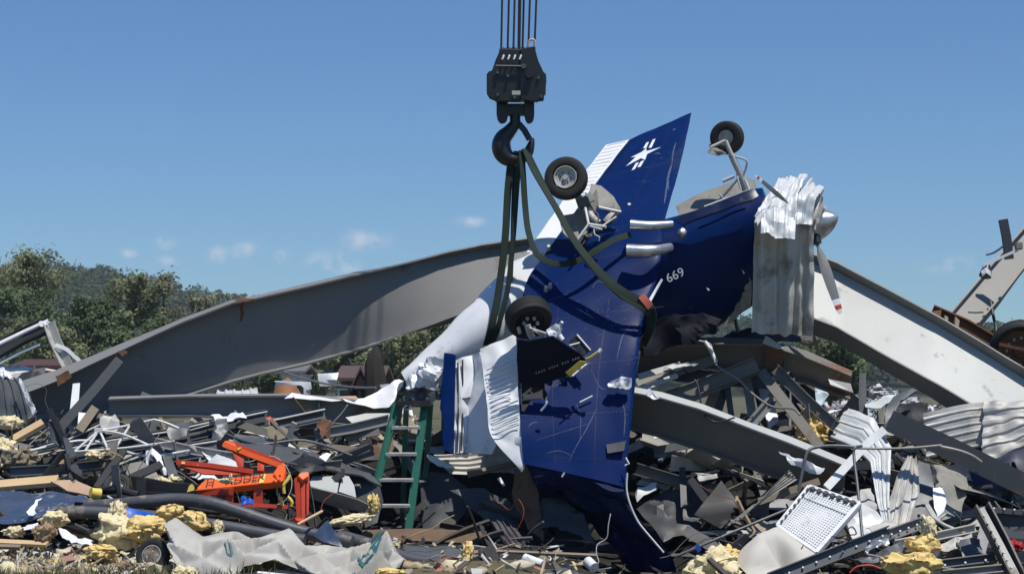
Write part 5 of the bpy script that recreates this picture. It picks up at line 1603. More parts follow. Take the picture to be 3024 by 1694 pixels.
KG = girder('steel_girder', [(1890, 1052, 22.7), (1985, 1015, 22.6), (2110, 1010, 22.55), (2262, 1014, 22.5), (2380, 1050, 22.45), (2515, 1108, 22.4)], [(1880, 1105, 22.8), (1985, 1068, 22.75), (2110, 1075, 22.7), (2262, 1092, 22.65), (2380, 1118, 22.6), (2510, 1168, 22.5)], .16, M_GIRD_B, 'kinked rust-stained girder under the nose of the airplane', sub=4, crump=.02, stiff=[.6, .72])
plate('gusset_plate', [(2252, 1012, 22.35), (2262, 990, 22.4), (2316, 1026, 22.4), (2300, 1030, 22.35)], .015, M_GALV_W, KG)
sheet('rust_patch', [(2256, 1022, 22.41), (2290, 1026, 22.41), (2318, 1036, 22.4), (2310, 1075, 22.45), (2285, 1084, 22.47), (2260, 1088, 22.5)], M_RUST, 'orange rust stain', parent=KG, L=.06, crump=.015, thick=.004, tear=.03)
girder('steel_girder', [(1900, 1250, 22.3), (2000, 1285, 22.1), (2100, 1320, 22.0), (2200, 1362, 21.9)], [(1895, 1300, 22.2), (1990, 1330, 22.05), (2090, 1365, 21.9), (2190, 1408, 21.8)], .14, M_GALV_W, 'short tan girder in the shade below the brown-grey girder', sub=3)

def steel(name, pts, sec, m, label, cat='steel bar', **k): return bar(name, pts, sec, m, label, cat, **k)
UPC = V((0, -1, .25))
# left purlin frame
pf = empty('bent_roof_frame', P(160, 1100, 24.9), 'bent white-topped purlin frame at the left edge', 'purlin frame')
bar('purlin', [(-30, 1050, 25.1), (70, 995, 25.1), (148, 962, 25.0)], chan_sec(.07, .22, .012), M_STEEL_D, parent=pf, up=V((.2, .25, 1)))
bar('purlin_flange', [(-30, 1028, 24.95), (70, 980, 24.95), (140, 948, 24.9)], rect(.10, .025), M_WHITEM, parent=pf, up=V((0, -.5, 1)))
bar('purlin_flange', [(-20, 1080, 25.0), (60, 1040, 25.0), (118, 1016, 24.95)], rect(.09, .02), M_GALV, parent=pf, up=V((0, -.5, 1)))
bar('post', [(140, 958, 24.85), (158, 1010, 24.8), (200, 1098, 24.7)], angle_sec(.10, .12, .012), M_GALV_W, parent=pf, up=V((1, -.4, .2)))
plate('splice_plate', [(162, 1018, 24.75), (182, 1030, 24.75), (215, 1078, 24.72), (200, 1092, 24.72)], .01, M_GALV_W, pf)
bar('curved_strip', [(163, 1018, 24.7), (195, 1030, 24.7), (218, 1050, 24.7), (242, 1072, 24.7)], rect(.05, .012), M_WHITE, parent=pf, sub=3, up=V((0, -1, .3)))
sheet('torn_cap', [(112, 958, 24.8), (116, 948, 24.8), (128, 948, 24.8), (150, 952, 24.8), (150, 958, 24.8), (124, 964, 24.8)], M_WHITE, parent=pf, L=.04, crump=.04, freq=8, tear=.02)
corr('siding_sheet', [((-40, 1262, 22.3), (112, 1262, 22.3)), ((-40, 1200, 22.4), (104, 1215, 22.35)), ((-40, 1140, 22.5), (82, 1150, 22.45)), ((-40, 1105, 22.7), (56, 1118, 22.6))], 5, .02, M_STEEL_G, 'dark grey siding sheet standing at the left edge', 'sheet metal', nu=40, nv=24, crump=.03, seed=4, tear=.03)
sheet('torn_strip', [(50, 1112, 22.3), (62, 1120, 22.3), (84, 1160, 22.25), (104, 1215, 22.2), (100, 1228, 22.2), (82, 1190, 22.25)], M_WHITE, 'white torn strip along the edge of the dark siding sheet', 'metal strip', L=.05, crump=.04, freq=6, tear=.02)
sheet('torn_strip', [(0, 1096, 22.8), (14, 1092, 22.8), (48, 1118, 22.6), (40, 1124, 22.6), (14, 1112, 22.6), (8, 1130, 22.6)], M_WHITE, 'white curled strip at the left edge above the dark siding', 'metal strip', L=.05, crump=.05, freq=6, tear=.02)
sheet('roof_panel', [(-30, 1088, 25.2), (55, 1078, 25.2), (98, 1088, 25.1), (70, 1104, 24.9), (40, 1108, 24.8), (-30, 1112, 24.8)], M_WHITEM, 'whitish roof panel lying at the far left', 'roof panel', L=.12, crump=.04)
steel('angle_bar', [(352, 1062, 23.0), (270, 1160, 22.7), (176, 1262, 22.4)], rect(.11, .05), M_STEEL_D, 'dark angle bar leaning diagonally against the long girder', up=V((0, -1, -.25)))
plate('channel_offcut', [(215, 1132, 23.4), (236, 1130, 23.4), (232, 1190, 23.2), (218, 1210, 23.1), (206, 1212, 23.1)], .02, M_GALV, None, 'small pale channel end hanging in front of the long girder', 'steel bar')
# stack of purlins on the left
for i, (a, b, c, lab) in enumerate((((80, 1352, 21.6), (200, 1318, 21.8), (320, 1262, 22.0), 'dark purlin with pale edge behind the white tube truss, uppermost'), ((95, 1366, 21.5), (330, 1320, 21.7), (560, 1285, 21.9), 'long dark green-grey purlin crossing behind the white tube truss'), ((300, 1330, 21.7), (470, 1300, 21.9), (640, 1262, 22.1), 'dark purlin right of the white tube truss'), ((560, 1290, 22.0), (660, 1262, 22.1), (790, 1235, 22.2), 'black purlin running up to the level girder'), ((800, 1262, 22.0), (880, 1245, 22.1), (960, 1228, 22.2), 'short tan purlin under the rusty gusset'), ((340, 1395, 21.2), (450, 1352, 21.4), (640, 1322, 21.6), 'flat grey purlin below the white tube truss'))):
    pe = empty('purlin', P(*b), lab, 'purlin')
    bar('channel', [a, b, c], chan_sec(.06, .20 if i != 4 else .14, .012), M_STEEL_D if i in (0, 1, 3) else M_STEEL_G, parent=pe, up=V((0, .35, 1)))
    bar('lip', [(a[0], a[1] - 20, a[2] - .08), (b[0], b[1] - 20, b[2] - .08), (c[0], c[1] - 20, c[2] - .08)], rect(.035, .012), M_GALV_W, parent=pe, up=V((0, -.4, 1)))
# white tube truss
tr = empty('tube_truss', P(380, 1330, 21.2), 'bent white tube truss lying on the purlins', 'truss')
for q in ([(290, 1272, 21.1), (375, 1256, 21.15), (455, 1238, 21.2)], [(455, 1238, 21.2), (490, 1248, 21.2), (528, 1264, 21.2)], [(290, 1270, 21.1), (345, 1277, 21.05), (390, 1292, 21.0), (437, 1313, 21.0)], [(220, 1333, 20.95), (370, 1322, 20.95), (516, 1302, 21.0)], [(290, 1272, 21.1), (220, 1332, 20.95)], [(288, 1275, 21.1), (252, 1330, 20.97)], [(296, 1275, 21.1), (318, 1325, 20.98)], [(382, 1258, 21.12), (340, 1324, 20.98)]):
    tube('tube', q, .014, M_WHITEM, parent=tr, sub=3, n=7)
box('joint', P(292, 1270, 21.1), V((.05, 0, 0)), V((0, .02, 0)), V((0, 0, .03)), M_WHITEM, tr, bev=.008)
# level girder clutter
sheet('sheet_scrap', [(620, 1225, 22.0), (720, 1222, 22.0), (730, 1240, 21.9), (640, 1246, 21.8)], M_WHITE, 'white crumpled sheet under the level girder', 'sheet metal', L=.08, crump=.06, freq=5, tear=.03)
sheet('sheet_scrap', [(785, 1236, 21.9), (800, 1230, 21.9), (822, 1252, 21.8), (812, 1256, 21.8)], M_PINK, 'small orange-brown scrap hanging under the level girder', 'scrap', L=.08, crump=.03)
sheet('rag', [(935, 1245, 22.0), (965, 1235, 22.1), (980, 1250, 22.0), (975, 1290, 21.9), (950, 1300, 21.8), (940, 1270, 21.9)], M_RUST, 'rust-brown torn rag below the rusty gusset', 'rag', L=.06, crump=.08, freq=5, tear=.04)
sheet('sheet_scrap', [(640, 1240, 21.8), (668, 1232, 21.8), (675, 1260, 21.7), (652, 1300, 21.6), (625, 1310, 21.6), (632, 1270, 21.7)], M_STEEL_G, 'curved grey sheet scrap left of the black purlin', 'sheet metal', L=.06, crump=.06, freq=4)
sheet('sheet_scrap', [(770, 1265, 21.8), (820, 1255, 21.9), (860, 1272, 21.9), (850, 1300, 21.7), (800, 1290, 21.7)], M_WOODG, 'grey-brown torn board above the dark folded column', 'board', L=.08, crump=.06, freq=4, tear=.04)
sheet('sheet_scrap', [(1000, 1180, 22.4), (1045, 1190, 22.35), (1180, 1120, 22.6), (1195, 1128, 22.6), (1150, 1200, 22.3), (1050, 1198, 22.3)], M_WHITE, 'long white skin panel lying left of the torn tail', 'sheet metal', L=.1, crump=.05, freq=3, tear=.03)
sheet('sheet_scrap', [(840, 1172, 22.5), (862, 1160, 22.6), (1010, 1180, 22.5), (1000, 1186, 22.4)], M_WHITE, 'thin white strip on top of the level girder', 'metal strip', L=.1, crump=.03, freq=3)
sheet('sheet_scrap', [(1020, 1232, 22.25), (1080, 1222, 22.3), (1170, 1222, 22.3), (1160, 1252, 22.2), (1040, 1250, 22.2)], M_GALV_W, 'pale tongue of sheet below the right end of the level girder', 'sheet metal', L=.1, crump=.02)
plate('board', [(905, 1172, 23.4), (1050, 1168, 23.4), (1062, 1180, 23.3), (910, 1184, 23.3)], .04, M_PLY, None, 'tan board lying behind the level girder', 'board')
corr('siding_sheet', [((640, 1158, 26.5), (760, 1150, 26.5)), ((636, 1180, 25.5), (765, 1176, 25.5))], 5, .02, M_GALV, 'pale siding sheet lying beyond the level girder', 'sheet metal', nv=10, crump=.05, seed=9)
# clutter boards
def plank(pts, w, t, m, label, up=V((0, -.5, 1))): return bar('plank', pts, rect(w, t), m, label, 'plank', up=up)
plank([(40, 1298, 21.4), (128, 1248, 21.5)], .13, .05, M_WOOD, 'short pale lumber offcut lying across at the far left')
plank([(232, 1272, 21.7), (280, 1204, 22.0)], .10, .04, M_WOODG, 'weathered board propped under the diagonal angle bar', up=V((.4, -1, .3)))
plank([(-40, 1436, 20.3), (170, 1418, 20.3)], .16, .05, M_WOOD, 'long pale lumber plank above the dark blue sheet')
plank([(165, 1542, 19.4), (200, 1552, 19.3), (320, 1590, 19.0)], .08, .05, M_BLKP, 'black charred batten left of the big yellow batt')
plank([(-30, 1598, 18.7), (140, 1606, 18.6)], .07, .03, M_WOOD, 'narrow pale batten low at the left edge')
plank([(-30, 1612, 18.5), (60, 1614, 18.5)], .05, .03, M_WOODG, 'short grey batten low at the left edge')
sheet('fibreboard', [(150, 1424, 20.2), (205, 1418, 20.2), (216, 1428, 20.2), (228, 1420, 20.2), (275, 1446, 20.0), (268, 1468, 19.9), (200, 1455, 20.0)], M_PLY, 'tan fibreboard sheet beside the fallen trailer wheel', 'board', L=.12, crump=.02, thick=.02)
sheet('metal_sheet', [(-40, 1452, 20.2), (60, 1440, 20.2), (140, 1444, 20.1), (205, 1462, 19.9), (280, 1482, 19.6), (175, 1500, 19.4), (140, 1520, 19.3), (95, 1548, 19.2), (-40, 1552, 19.3)], M_BLUSH, 'crumpled dark blue metal sheet at the left', 'sheet metal', L=.1, crump=.07, freq=1.8, seed=5)
sheet('metal_sheet', [(80, 1518, 19.15), (105, 1480, 19.3), (122, 1470, 19.35), (112, 1490, 19.25), (95, 1522, 19.1)], M_WHITE, 'white scuffed strip on the dark blue sheet', 'metal strip', L=.05, crump=.03, freq=6, tear=.03)
# black farm implement
im = empty('implement', P(200, 1400, 20.6), 'black twisted implement frame sticking up at the left', 'implement')
bar('arm', [(146, 1210, 21.0), (172, 1260, 20.9), (190, 1300, 20.8), (222, 1358, 20.6)], rect(.06, .05), M_BLKP, parent=im, up=V((0, -1, .2)))
plate('blade', [(186, 1290, 20.7), (200, 1292, 20.7), (226, 1342, 20.6), (214, 1366, 20.6), (198, 1345, 20.6)], .03, M_STEEL_G, im)
plate('plate', [(142, 1245, 20.95), (160, 1236, 20.95), (185, 1300, 20.85), (176, 1318, 20.8), (150, 1300, 20.85)], .03, M_STEEL_D, im)
bar('arm', [(128, 1412, 20.4), (185, 1338, 20.6)], rect(.05, .05), M_BLKP, parent=im); bar('arm', [(128, 1412, 20.4), (196, 1372, 20.5)], rect(.06, .05), M_BLKP, parent=im)
bar('arm', [(196, 1345, 20.6), (205, 1390, 20.4), (250, 1420, 20.3)], rect(.05, .06), M_BLKP, parent=im)
for x, y in ((218, 1382), (212, 1405), (228, 1396)): lathe('knuckle', P(x, y, 20.4), V((.4, -1, .2)), [(.05, 0), (.05, .045), (-.05, .05), (-.05, 0)], M_STEEL_G, im, n=10)
# trailer with wheel
tl = empty('trailer_frame', P(370, 1480, 19.9), 'upturned black trailer frame with a small wheel', 'trailer')
tyre(P(347, 1438, 20.0), V((.1, -.75, .66)), .155, .12, tl)
rim(P(347, 1438, 20.0), V((.1, -.75, .66)), .088, .10, tl, M_BLKP)
bar('drawbar', [(292, 1446, 19.85), (340, 1444, 19.85), (408, 1462, 19.8)], circ(.045, 10), M_BLKP, parent=tl)
bar('drawbar', [(290, 1468, 19.8), (350, 1466, 19.8), (405, 1476, 19.75)], circ(.03, 10), M_BLKP, parent=tl)
bar('axle_beam', [(380, 1425, 20.1), (500, 1445, 20.1), (585, 1452, 20.1)], rect(.12, .16), M_BLKP, parent=tl)
bar('upright', [(418, 1415, 19.9), (420, 1470, 19.85)], rect(.09, .09), M_BLKP, parent=tl, up=V((0, 1, 0)))
bar('lever', [(284, 1442, 19.9), (325, 1385, 20.2), (366, 1332, 20.5)], rect(.07, .05), M_BLKP, parent=tl, up=V((0, -1, .2)))
bar('lever', [(385, 1412, 20.2), (474, 1372, 20.5)], rect(.08, .06), M_BLKP, parent=tl, up=V((0, -1, .2)))
lathe('hub_cap', P(284, 1456, 19.75), V((-.8, -.5, .2)), [(.06, 0), (.06, .05), (-.04, .06), (-.05, 0)], M_YEL, tl, n=14)
bar('rod', [(318, 1464, 19.6), (345, 1482, 19.55)], circ(.012, 6), M_GALV, parent=tl)
bar('axle_beam', [(430, 1470, 19.9), (560, 1478, 19.9), (640, 1486, 19.9)], rect(.1, .14), M_BLKP, parent=tl)
# leaning grey disc behind trailer
sheet('curved_panel', [(372, 1400, 20.8), (385, 1370, 20.9), (420, 1362, 20.9), (455, 1385, 20.8), (478, 1425, 20.6), (400, 1425, 20.5)], M_WELL, 'olive-grey curved panel behind the upturned trailer', 'panel', L=.08, crump=.02)
sheet('torn_strip', [(432, 1330, 21.0), (450, 1326, 21.0), (475, 1345, 20.9), (492, 1400, 20.7), (484, 1398, 20.7), (466, 1362, 20.8), (448, 1345, 20.9), (436, 1368, 20.9), (428, 1362, 20.9)], M_WHITE, 'white torn sheet hanging below the tube truss', 'metal strip', L=.05, crump=.05, freq=6, tear=.02)
sheet('curved_panel', [(480, 1345, 20.9), (505, 1350, 20.9), (525, 1400, 20.7), (500, 1420, 20.6)], M_STEEL_G, 'grey panel left of the orange jack arm', 'panel', L=.08, crump=.03)

# ------------------------------------------------------------------ orange jack
def jack():
    d = 20.15
    r = empty('jack_frame', P(740, 1500, d), 'toppled orange steel jack frame with black lettering', 'jack')
    def b(n, pts, w, h, m=M_ORANGE, up=UPC): return bar(n, pts, rect(w, h), m, parent=r, up=up)
    plate('front_beam', [(604, 1416, d - .0), (836, 1393, d + .06), (834, 1420, d - .06), (575, 1447, d - .12), (582, 1440, d - .10)], .09, M_ORANGE, r, bev=.006)
    plate('side_beam', [(575, 1447, d - .10), (690, 1438, d - .10), (688, 1462, d - .1), (578, 1462, d - .1)], .06, M_RED, r, bev=.004)
    b('upper_beam', [(662, 1312, d + .35), (745, 1345, d + .25), (832, 1376, d + .12)], .055, .06)
    b('upper_beam', [(672, 1304, d + .42), (760, 1338, d + .33), (838, 1368, d + .22)], .04, .03, M_RED)
    plate('end_cap', [(656, 1312, d + .33), (664, 1300, d + .4), (690, 1302, d + .42), (700, 1318, d + .33), (684, 1324, d + .3)], .03, M_ORANGE, r, bev=.004)
    plate('elbow', [(822, 1372, d + .1), (838, 1364, d + .12), (842, 1385, d), (838, 1420, d - .06), (820, 1420, d - .06), (806, 1396, d)], .07, M_ORANGE, r, bev=.006)
    b('middle_beam', [(522, 1364, d + .2), (620, 1374, d + .15), (748, 1392, d + .08)], .05, .035, M_RED)
    plate('web_plate', [(520, 1368, d + .2), (700, 1390, d + .1), (745, 1396, d + .08), (690, 1402, d + .08), (600, 1398, d + .1), (560, 1384, d + .15)], .02, M_RED, r)
    for q in ([(684, 1328, d + .3), (722, 1338, d + .28), (718, 1378, d + .2), (703, 1382, d + .2)], [(760, 1354, d + .22), (782, 1360, d + .2), (778, 1390, d + .1), (760, 1388, d + .12)], [(668, 1434, d - .05), (690, 1432, d - .05), (688, 1492, d - .06), (664, 1490, d - .06)], [(750, 1426, d - .04), (774, 1424, d - .04), (776, 1490, d - .06), (748, 1490, d - .06)]):
        plate('web_plate', q, .05, M_RED, r)
    b('base_beam', [(655, 1490, d - .1), (760, 1492, d - .08), (850, 1496, d - .05)], .04, .03, M_RED)
    for q in ([(868, 1412, d - .02), (884, 1402, d - .02), (888, 1530, d - .15), (876, 1535, d - .15)], [(888, 1402, d + .02), (902, 1398, d + .02), (902, 1530, d - .12), (890, 1532, d - .14)], [(904, 1398, d + .06), (914, 1400, d + .06), (912, 1515, d - .08), (905, 1525, d - .1)]):
        plate('mast_plate', q, .10, M_RED, r, bev=.004)
    plate('mast_head', [(880, 1402, d - .06), (886, 1394, d), (912, 1390, d + .04), (914, 1404, d), (894, 1418, d - .06)], .08, M_ORANGE, r, bev=.01)
    lathe('mast_foot', P(884, 1538, d - .15), V((.2, -.5, 1)), [(-.05, 0), (-.05, .07), (.03, .05), (.03, 0)], M_RED, r, n=12)
    for q in ([(772, 1399, d + .025), (786, 1397.5, d + .03), (778, 1424, d - .092), (764, 1425.5, d - .094)], [(700, 1324, d + .26), (708, 1318, d + .26), (714, 1321, d + .26), (704, 1328, d + .25)], [(536, 1362, d + .15), (546, 1363, d + .15), (546, 1369, d + .14), (536, 1368, d + .14)]):
        plate('yellow_band', q, .012, M_YEL, r, dirv=V((0, 1, 0)))
    plate('warning_tag', [(552, 1452, d - .2), (558, 1434, d - .19), (566, 1427, d - .18), (573, 1434, d - .19), (574, 1446, d - .2)], .006, M_YEL, r)
    ex = P(752, 1408, d - .1) - P(615, 1425, d - .14); 
    text_mesh('lettering', 'H', .135, M_TEXTK, basis(P(618, 1425, d - .075), ex, V((0, .75, 1))), r, shear=.25)
    text_mesh('lettering', 'ADDER', .125, M_TEXTK, basis(P(722, 1414, d - .045), ex, V((0, .75, 1))), r, shear=.25)
    for q in ([(856, 1402, d - .12), (848, 1418, d - .14), (838, 1432, d - .15), (839, 1456, d - .15)], [(850, 1466, d - .15), (862, 1480, d - .16), (860, 1494, d - .16)], [(828, 1466, d - .1), (834, 1492, d - .1)]):
        tube('yellow_hose', q, .018, M_YEL, parent=r, sub=3, n=7)
    lathe('grey_wheel', P(655, 1462, d + .02), V((.3, -1, .1)), [(.03, 0), (.03, .05), (.015, .06), (.015, .11), (-.03, .12), (-.03, 0)], M_WELL, r, n=20)
    for x, y in ((812, 1406), (826, 1404)): lathe('bolt', P(x, y, d - .075), V((0, -1, 0)), [(.012, 0), (.012, .012), (-.01, .014)], M_RED, r, n=8)
jack()
puff('insulation_tuft', 664, 1419, 19.98, 20, 7, .04, M_INSP, 'small wool tuft stuck over the lettering of the orange jack', seed=31, sub=4, tufts=40)
puff('insulation_tuft', 682, 1408, 19.98, 5, 10, .03, M_INSP, 'tiny upright wool tuft on the orange jack beam', seed=32, sub=3, tufts=30)
sheet('blue_bottle', [(712, 1486, 19.85), (716, 1468, 19.9), (724, 1466, 19.9), (730, 1474, 19.85), (748, 1476, 19.85), (746, 1490, 19.8), (715, 1492, 19.8)], M_BLUP, 'crushed light blue plastic jug under the orange jack', 'jug', L=.04, crump=.04, freq=7, thick=.01)
# dark folded column behind the jack
sheet('folded_column', [(684, 1318, 21.5), (692, 1286, 21.7), (770, 1292, 21.75), (930, 1345, 21.6), (1090, 1402, 21.5), (1125, 1440, 21.35), (1050, 1402, 21.1), (900, 1380, 20.9), (780, 1352, 21.1)], M_STEEL_G, 'dark grey folded column plate behind the orange jack', 'steel plate', L=.14, crump=.02, thick=.02)
sheet('folded_column', [(1015, 1398, 21.3), (1120, 1440, 21.35), (1132, 1480, 21.3), (1112, 1545, 21.2), (1075, 1560, 21.15), (1050, 1480, 21.1)], M_STEEL_D, 'dark plate end behind the ladder foot', 'steel plate', L=.14, crump=.03, thick=.02)
plate('steel_offcut', [(908, 1432, 20.75), (922, 1405, 21.0), (1004, 1402, 21.05), (996, 1452, 20.65), (990, 1455, 20.62)], .03, M_GIRD_L, None, 'flange piece painted pale as sunlit left of the dark crack by the orange jack', 'steel plate')  # pale paint stands in for sunlight on this face
plate('steel_offcut', [(1000, 1450, 20.65), (1012, 1402, 21.05), (1030, 1405, 21.05), (1046, 1432, 20.85), (1052, 1468, 20.6)], .03, M_GIRD_L, None, 'flange piece painted pale as sunlit right of the dark crack by the orange jack', 'steel plate')  # sunlight put into the pale paint here too
plate('steel_offcut', [(908, 1436, 20.72), (998, 1458, 20.58), (1056, 1474, 20.55), (1088, 1490, 20.6), (1078, 1512, 20.62), (1000, 1500, 20.6), (912, 1470, 20.72)], .03, M_GIRD_B, None, 'web painted brown as shaded below the pale flange pieces', 'steel plate')  # brown paint stands in for shade on the underside
sheet('sheet_scrap', [(612, 1372, 21.0), (640, 1340, 21.1), (706, 1368, 20.9), (706, 1386, 20.8), (640, 1378, 20.85)], M_GALV, 'pale sheet behind the orange jack arms', 'sheet metal', L=.08, crump=.03)
sheet('sheet_scrap', [(560, 1408, 20.5), (590, 1394, 20.6), (620, 1396, 20.5), (648, 1410, 20.4), (600, 1418, 20.3)], M_WHITE, 'white crumpled sheet left of the orange jack lettering', 'sheet metal', L=.06, crump=.05, freq=6, tear=.02)
sheet('sheet_scrap', [(850, 1372, 21.0), (895, 1330, 21.2), (960, 1360, 21.1), (960, 1385, 20.9), (905, 1400, 20.8)], M_BLKP, 'black torn sheet on the folded column', 'sheet metal', L=.1, crump=.05, freq=3, tear=.04)
plate('sheet_scrap', [(942, 1348, 20.95), (965, 1336, 21.0), (978, 1340, 21.0), (962, 1362, 20.9)], .008, M_WHITE, None, 'small white sheet scrap on the folded column', 'sheet metal')

# ------------------------------------------------------------------ ladder
def ladder():
    r = empty('step_ladder', P(1160, 1575, 21.3), 'green fibreglass stepladder standing under the torn tail', 'ladder')
    f0, f1, g0, g1 = (1172, 1190, 21.75), (1076, 1588, 21.25), (1254, 1190, 21.75), (1206, 1562, 21.25)
    sec = chan_sec(.03, .085, .008)
    bar('front_rail', [f0, f1], sec, M_GREEN, parent=r, up=V((1, -.2, .1)))
    bar('front_rail', [g0, g1], [(-a, b) for a, b in sec], M_GREEN, parent=r, up=V((1, -.2, .1)))
    bar('rear_rail', [(1272, 1190, 21.8), (1246, 1566, 22.3)], rect(.03, .06), M_GREEN, parent=r, up=V((1, -.2, .1)))
    bar('rear_rail', [(1200, 1190, 21.8), (1188, 1562, 22.3)], rect(.03, .06), M_GREEN, parent=r, up=V((1, -.2, .1)))
    for py in (1262, 1340, 1416, 1492, 1568):
        t = (py - 1190) / 398; u = (py - 1190) / 372
        a = P(f0[0] + (f1[0] - f0[0]) * t + 4, py, f0[2] + (f1[2] - f0[2]) * t - .01); b = P(g0[0] + (g1[0] - g0[0]) * u - 4, py, g0[2] + (g1[2] - g0[2]) * u - .01)
        b.z = a.z
        sweep('step', [a, b], rect(.08, .03), M_GALV_W, V((0, -.1, 1)), r)
    for py in (1300, 1420, 1530):
        bar('spreader', [(1196, py, 22.0), (1258, py, 22.0)], rect(.03, .02), M_GALV_W, parent=r)
    box('top_cap', P(1222, 1192, 21.75), V((.20, 0, 0)), V((0, .12, 0)), V((0, 0, .035)), M_BLKP, r, bev=.012)
    lathe('tool_ring', P(1205, 1203, 21.60), V((0, -.5, .86)), [(0, .035), (.01, .045), (0, .055), (-.01, .045), (0, .035)], M_STEEL_G, r, n=20)
ladder()
plank([(1068, 1590, 21.0), (1240, 1585, 21.0), (1432, 1594, 20.9)], .26, .07, M_WOODR, 'brown board lying at the foot of the ladder')
plank([(1430, 1592, 20.85), (1424, 1618, 20.7)], .06, .04, M_WOODR, 'short brown stub at the end of the ladder board', up=V((0, -1, 0)))

# ------------------------------------------------------------------ under the wing: shaded wreckage
corr('siding_sheet', [((1280, 1345, 22.4), (1330, 1400, 22.2)), ((1420, 1335, 22.5), (1420, 1395, 22.2)), ((1560, 1300, 22.6), (1560, 1400, 22.2))], 4, .03, M_GALV_W, 'shaded ribbed sheet under the stabilizer', 'sheet metal', nv=16, crump=.03, seed=14)
sheet('post_wrap', [(1516, 1388, 21.3), (1556, 1366, 21.2), (1582, 1400, 21.15), (1590, 1480, 21.1), (1610, 1600, 21.0), (1560, 1560, 21.1), (1516, 1480, 21.3)], M_WOODR, 'brown rusted plate standing below the near wing trailing edge', 'steel plate', L=.09, crump=.06, freq=3, seed=4, tear=.03)
sheet('sheet_scrap', [(1560, 1480, 21.2), (1650, 1470, 21.2), (1720, 1520, 21.1), (1760, 1605, 20.9), (1700, 1580, 20.95), (1640, 1560, 21.0), (1600, 1560, 21.0)], M_STEEL_D, 'olive sheet darkened as if shaded under the folded wing', 'sheet metal', L=.1, crump=.05, freq=3, seed=6, tear=.04)  # dark steel colour stands in for the shadow under the wing
corr('siding_sheet', [((1450, 1545, 21.0), (1505, 1530, 21.1)), ((1500, 1618, 20.6), (1565, 1618, 20.7))], 4, .02, M_STEEL_D, 'dark ribbed offcut lying in the shade right of the ladder', 'sheet metal', nv=10, crump=.02, seed=5)
plate('sheet_scrap', [(1468, 1412, 21.4), (1478, 1408, 21.4), (1492, 1432, 21.3), (1486, 1434, 21.3)], .006, M_WHITE, None, 'small white strip in the dark below the stabilizer', 'metal strip')
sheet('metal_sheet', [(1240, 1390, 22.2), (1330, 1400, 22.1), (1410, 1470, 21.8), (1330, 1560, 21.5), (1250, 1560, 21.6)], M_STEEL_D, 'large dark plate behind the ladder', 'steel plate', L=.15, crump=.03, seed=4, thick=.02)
plank([(1380, 1400, 21.9), (1560, 1360, 21.9)], .08, .04, M_WOODG, 'grey batten in the shade under the stabilizer')
plank([(1420, 1480, 21.4), (1600, 1545, 21.2)], .10, .05, M_STEEL_D, 'dark bar crossing the shade under the near wing')
plank([(1240, 1640, 19.6), (1480, 1628, 19.8), (1760, 1640, 19.9)], .04, .03, M_WOODG, 'long thin grey stick low under the folded wing')
tube('rod', [(1405, 1666, 19.2), (1500, 1668, 19.2), (1616, 1676, 19.2)], .012, M_BLKP, 'thin black rod low in the middle', 'rod')
tube('white_tube', [(1548, 1648, 19.3), (1602, 1668, 19.2)], .055, M_TRAY, 'short white plastic tube lying low in the middle', 'tube', sub=1, n=14)
tube('white_tube', [(1735, 1656, 19.5), (1755, 1675, 19.4)], .055, M_TRAY, 'stubby white tube end right of the middle', 'tube', sub=1, n=14)
sheet('black_case', [(1412, 1620, 19.3), (1455, 1612, 19.4), (1475, 1660, 19.2), (1490, 1705, 19.0), (1440, 1705, 19.0)], M_BLACK, 'crumpled black flap standing low in the middle', 'rubber flap', L=.08, crump=.05, freq=4, thick=.02)
sheet('sheet_scrap', [(1480, 1690, 18.9), (1510, 1668, 19.0), (1545, 1680, 19.0), (1550, 1705, 18.9), (1490, 1710, 18.9)], M_WHITE, 'white crumpled paper at the bottom edge in the middle', 'paper', L=.05, crump=.05, freq=7, tear=.02)
sheet('sheet_scrap', [(1876, 1456, 21.6), (1885, 1440, 21.6), (1940, 1425, 21.6), (1938, 1445, 21.5), (1900, 1460, 21.5), (1882, 1482, 21.5)], M_WHITE, 'white bent strip just right of the folded wing', 'metal strip', L=.06, crump=.03, freq=5)
corr('siding_sheet', [((1880, 1430, 21.8), (1905, 1400, 22.0)), ((1960, 1440, 21.7), (1985, 1420, 21.8))], 4, .02, M_GALV_W, 'small ribbed piece right of the near wing', 'sheet metal', nv=8, crump=.02, seed=15)
sheet('dark_board', [(2050, 1520, 20.9), (2130, 1418, 21.2), (2190, 1500, 20.9), (2130, 1560, 20.6)], M_BLKP, 'black square panel standing on its corner in the shade', 'panel', L=.2, crump=.01)
sheet('sheet_scrap', [(1880, 1500, 21.5), (1960, 1450, 21.6), (2080, 1440, 21.6), (2070, 1560, 21.2), (1960, 1600, 21.0)], M_STEEL_D, 'mottled sheet darkened for shade left of the black panel', 'sheet metal', L=.12, crump=.05, freq=3, seed=3)  # shade under the airplane put into the dark colour
corr('ribbed_board', [((2190, 1530, 20.4), (2140, 1560, 20.4)), ((2250, 1470, 20.6), (2215, 1505, 20.5)), ((2330, 1390, 20.9), (2355, 1414, 20.8))], 4, .02, M_WELL, 'grey fluted board leaning in the shade left of the white tray', 'board', nv=16, crump=.005, seed=5, tear=0, smooth=False)
tube('rod', [(2000, 1640, 19.8), (2140, 1580, 19.9), (2320, 1505, 20.2)], .016, M_STEEL_G, 'long thin rod slanting left of the white tray', 'rod', sub=3)
plate('clip', [(2052, 1612, 19.7), (2062, 1604, 19.7), (2072, 1622, 19.7), (2062, 1630, 19.7)], .02, M_BLUP, None, 'small blue clip on the slanting rod', 'clip')

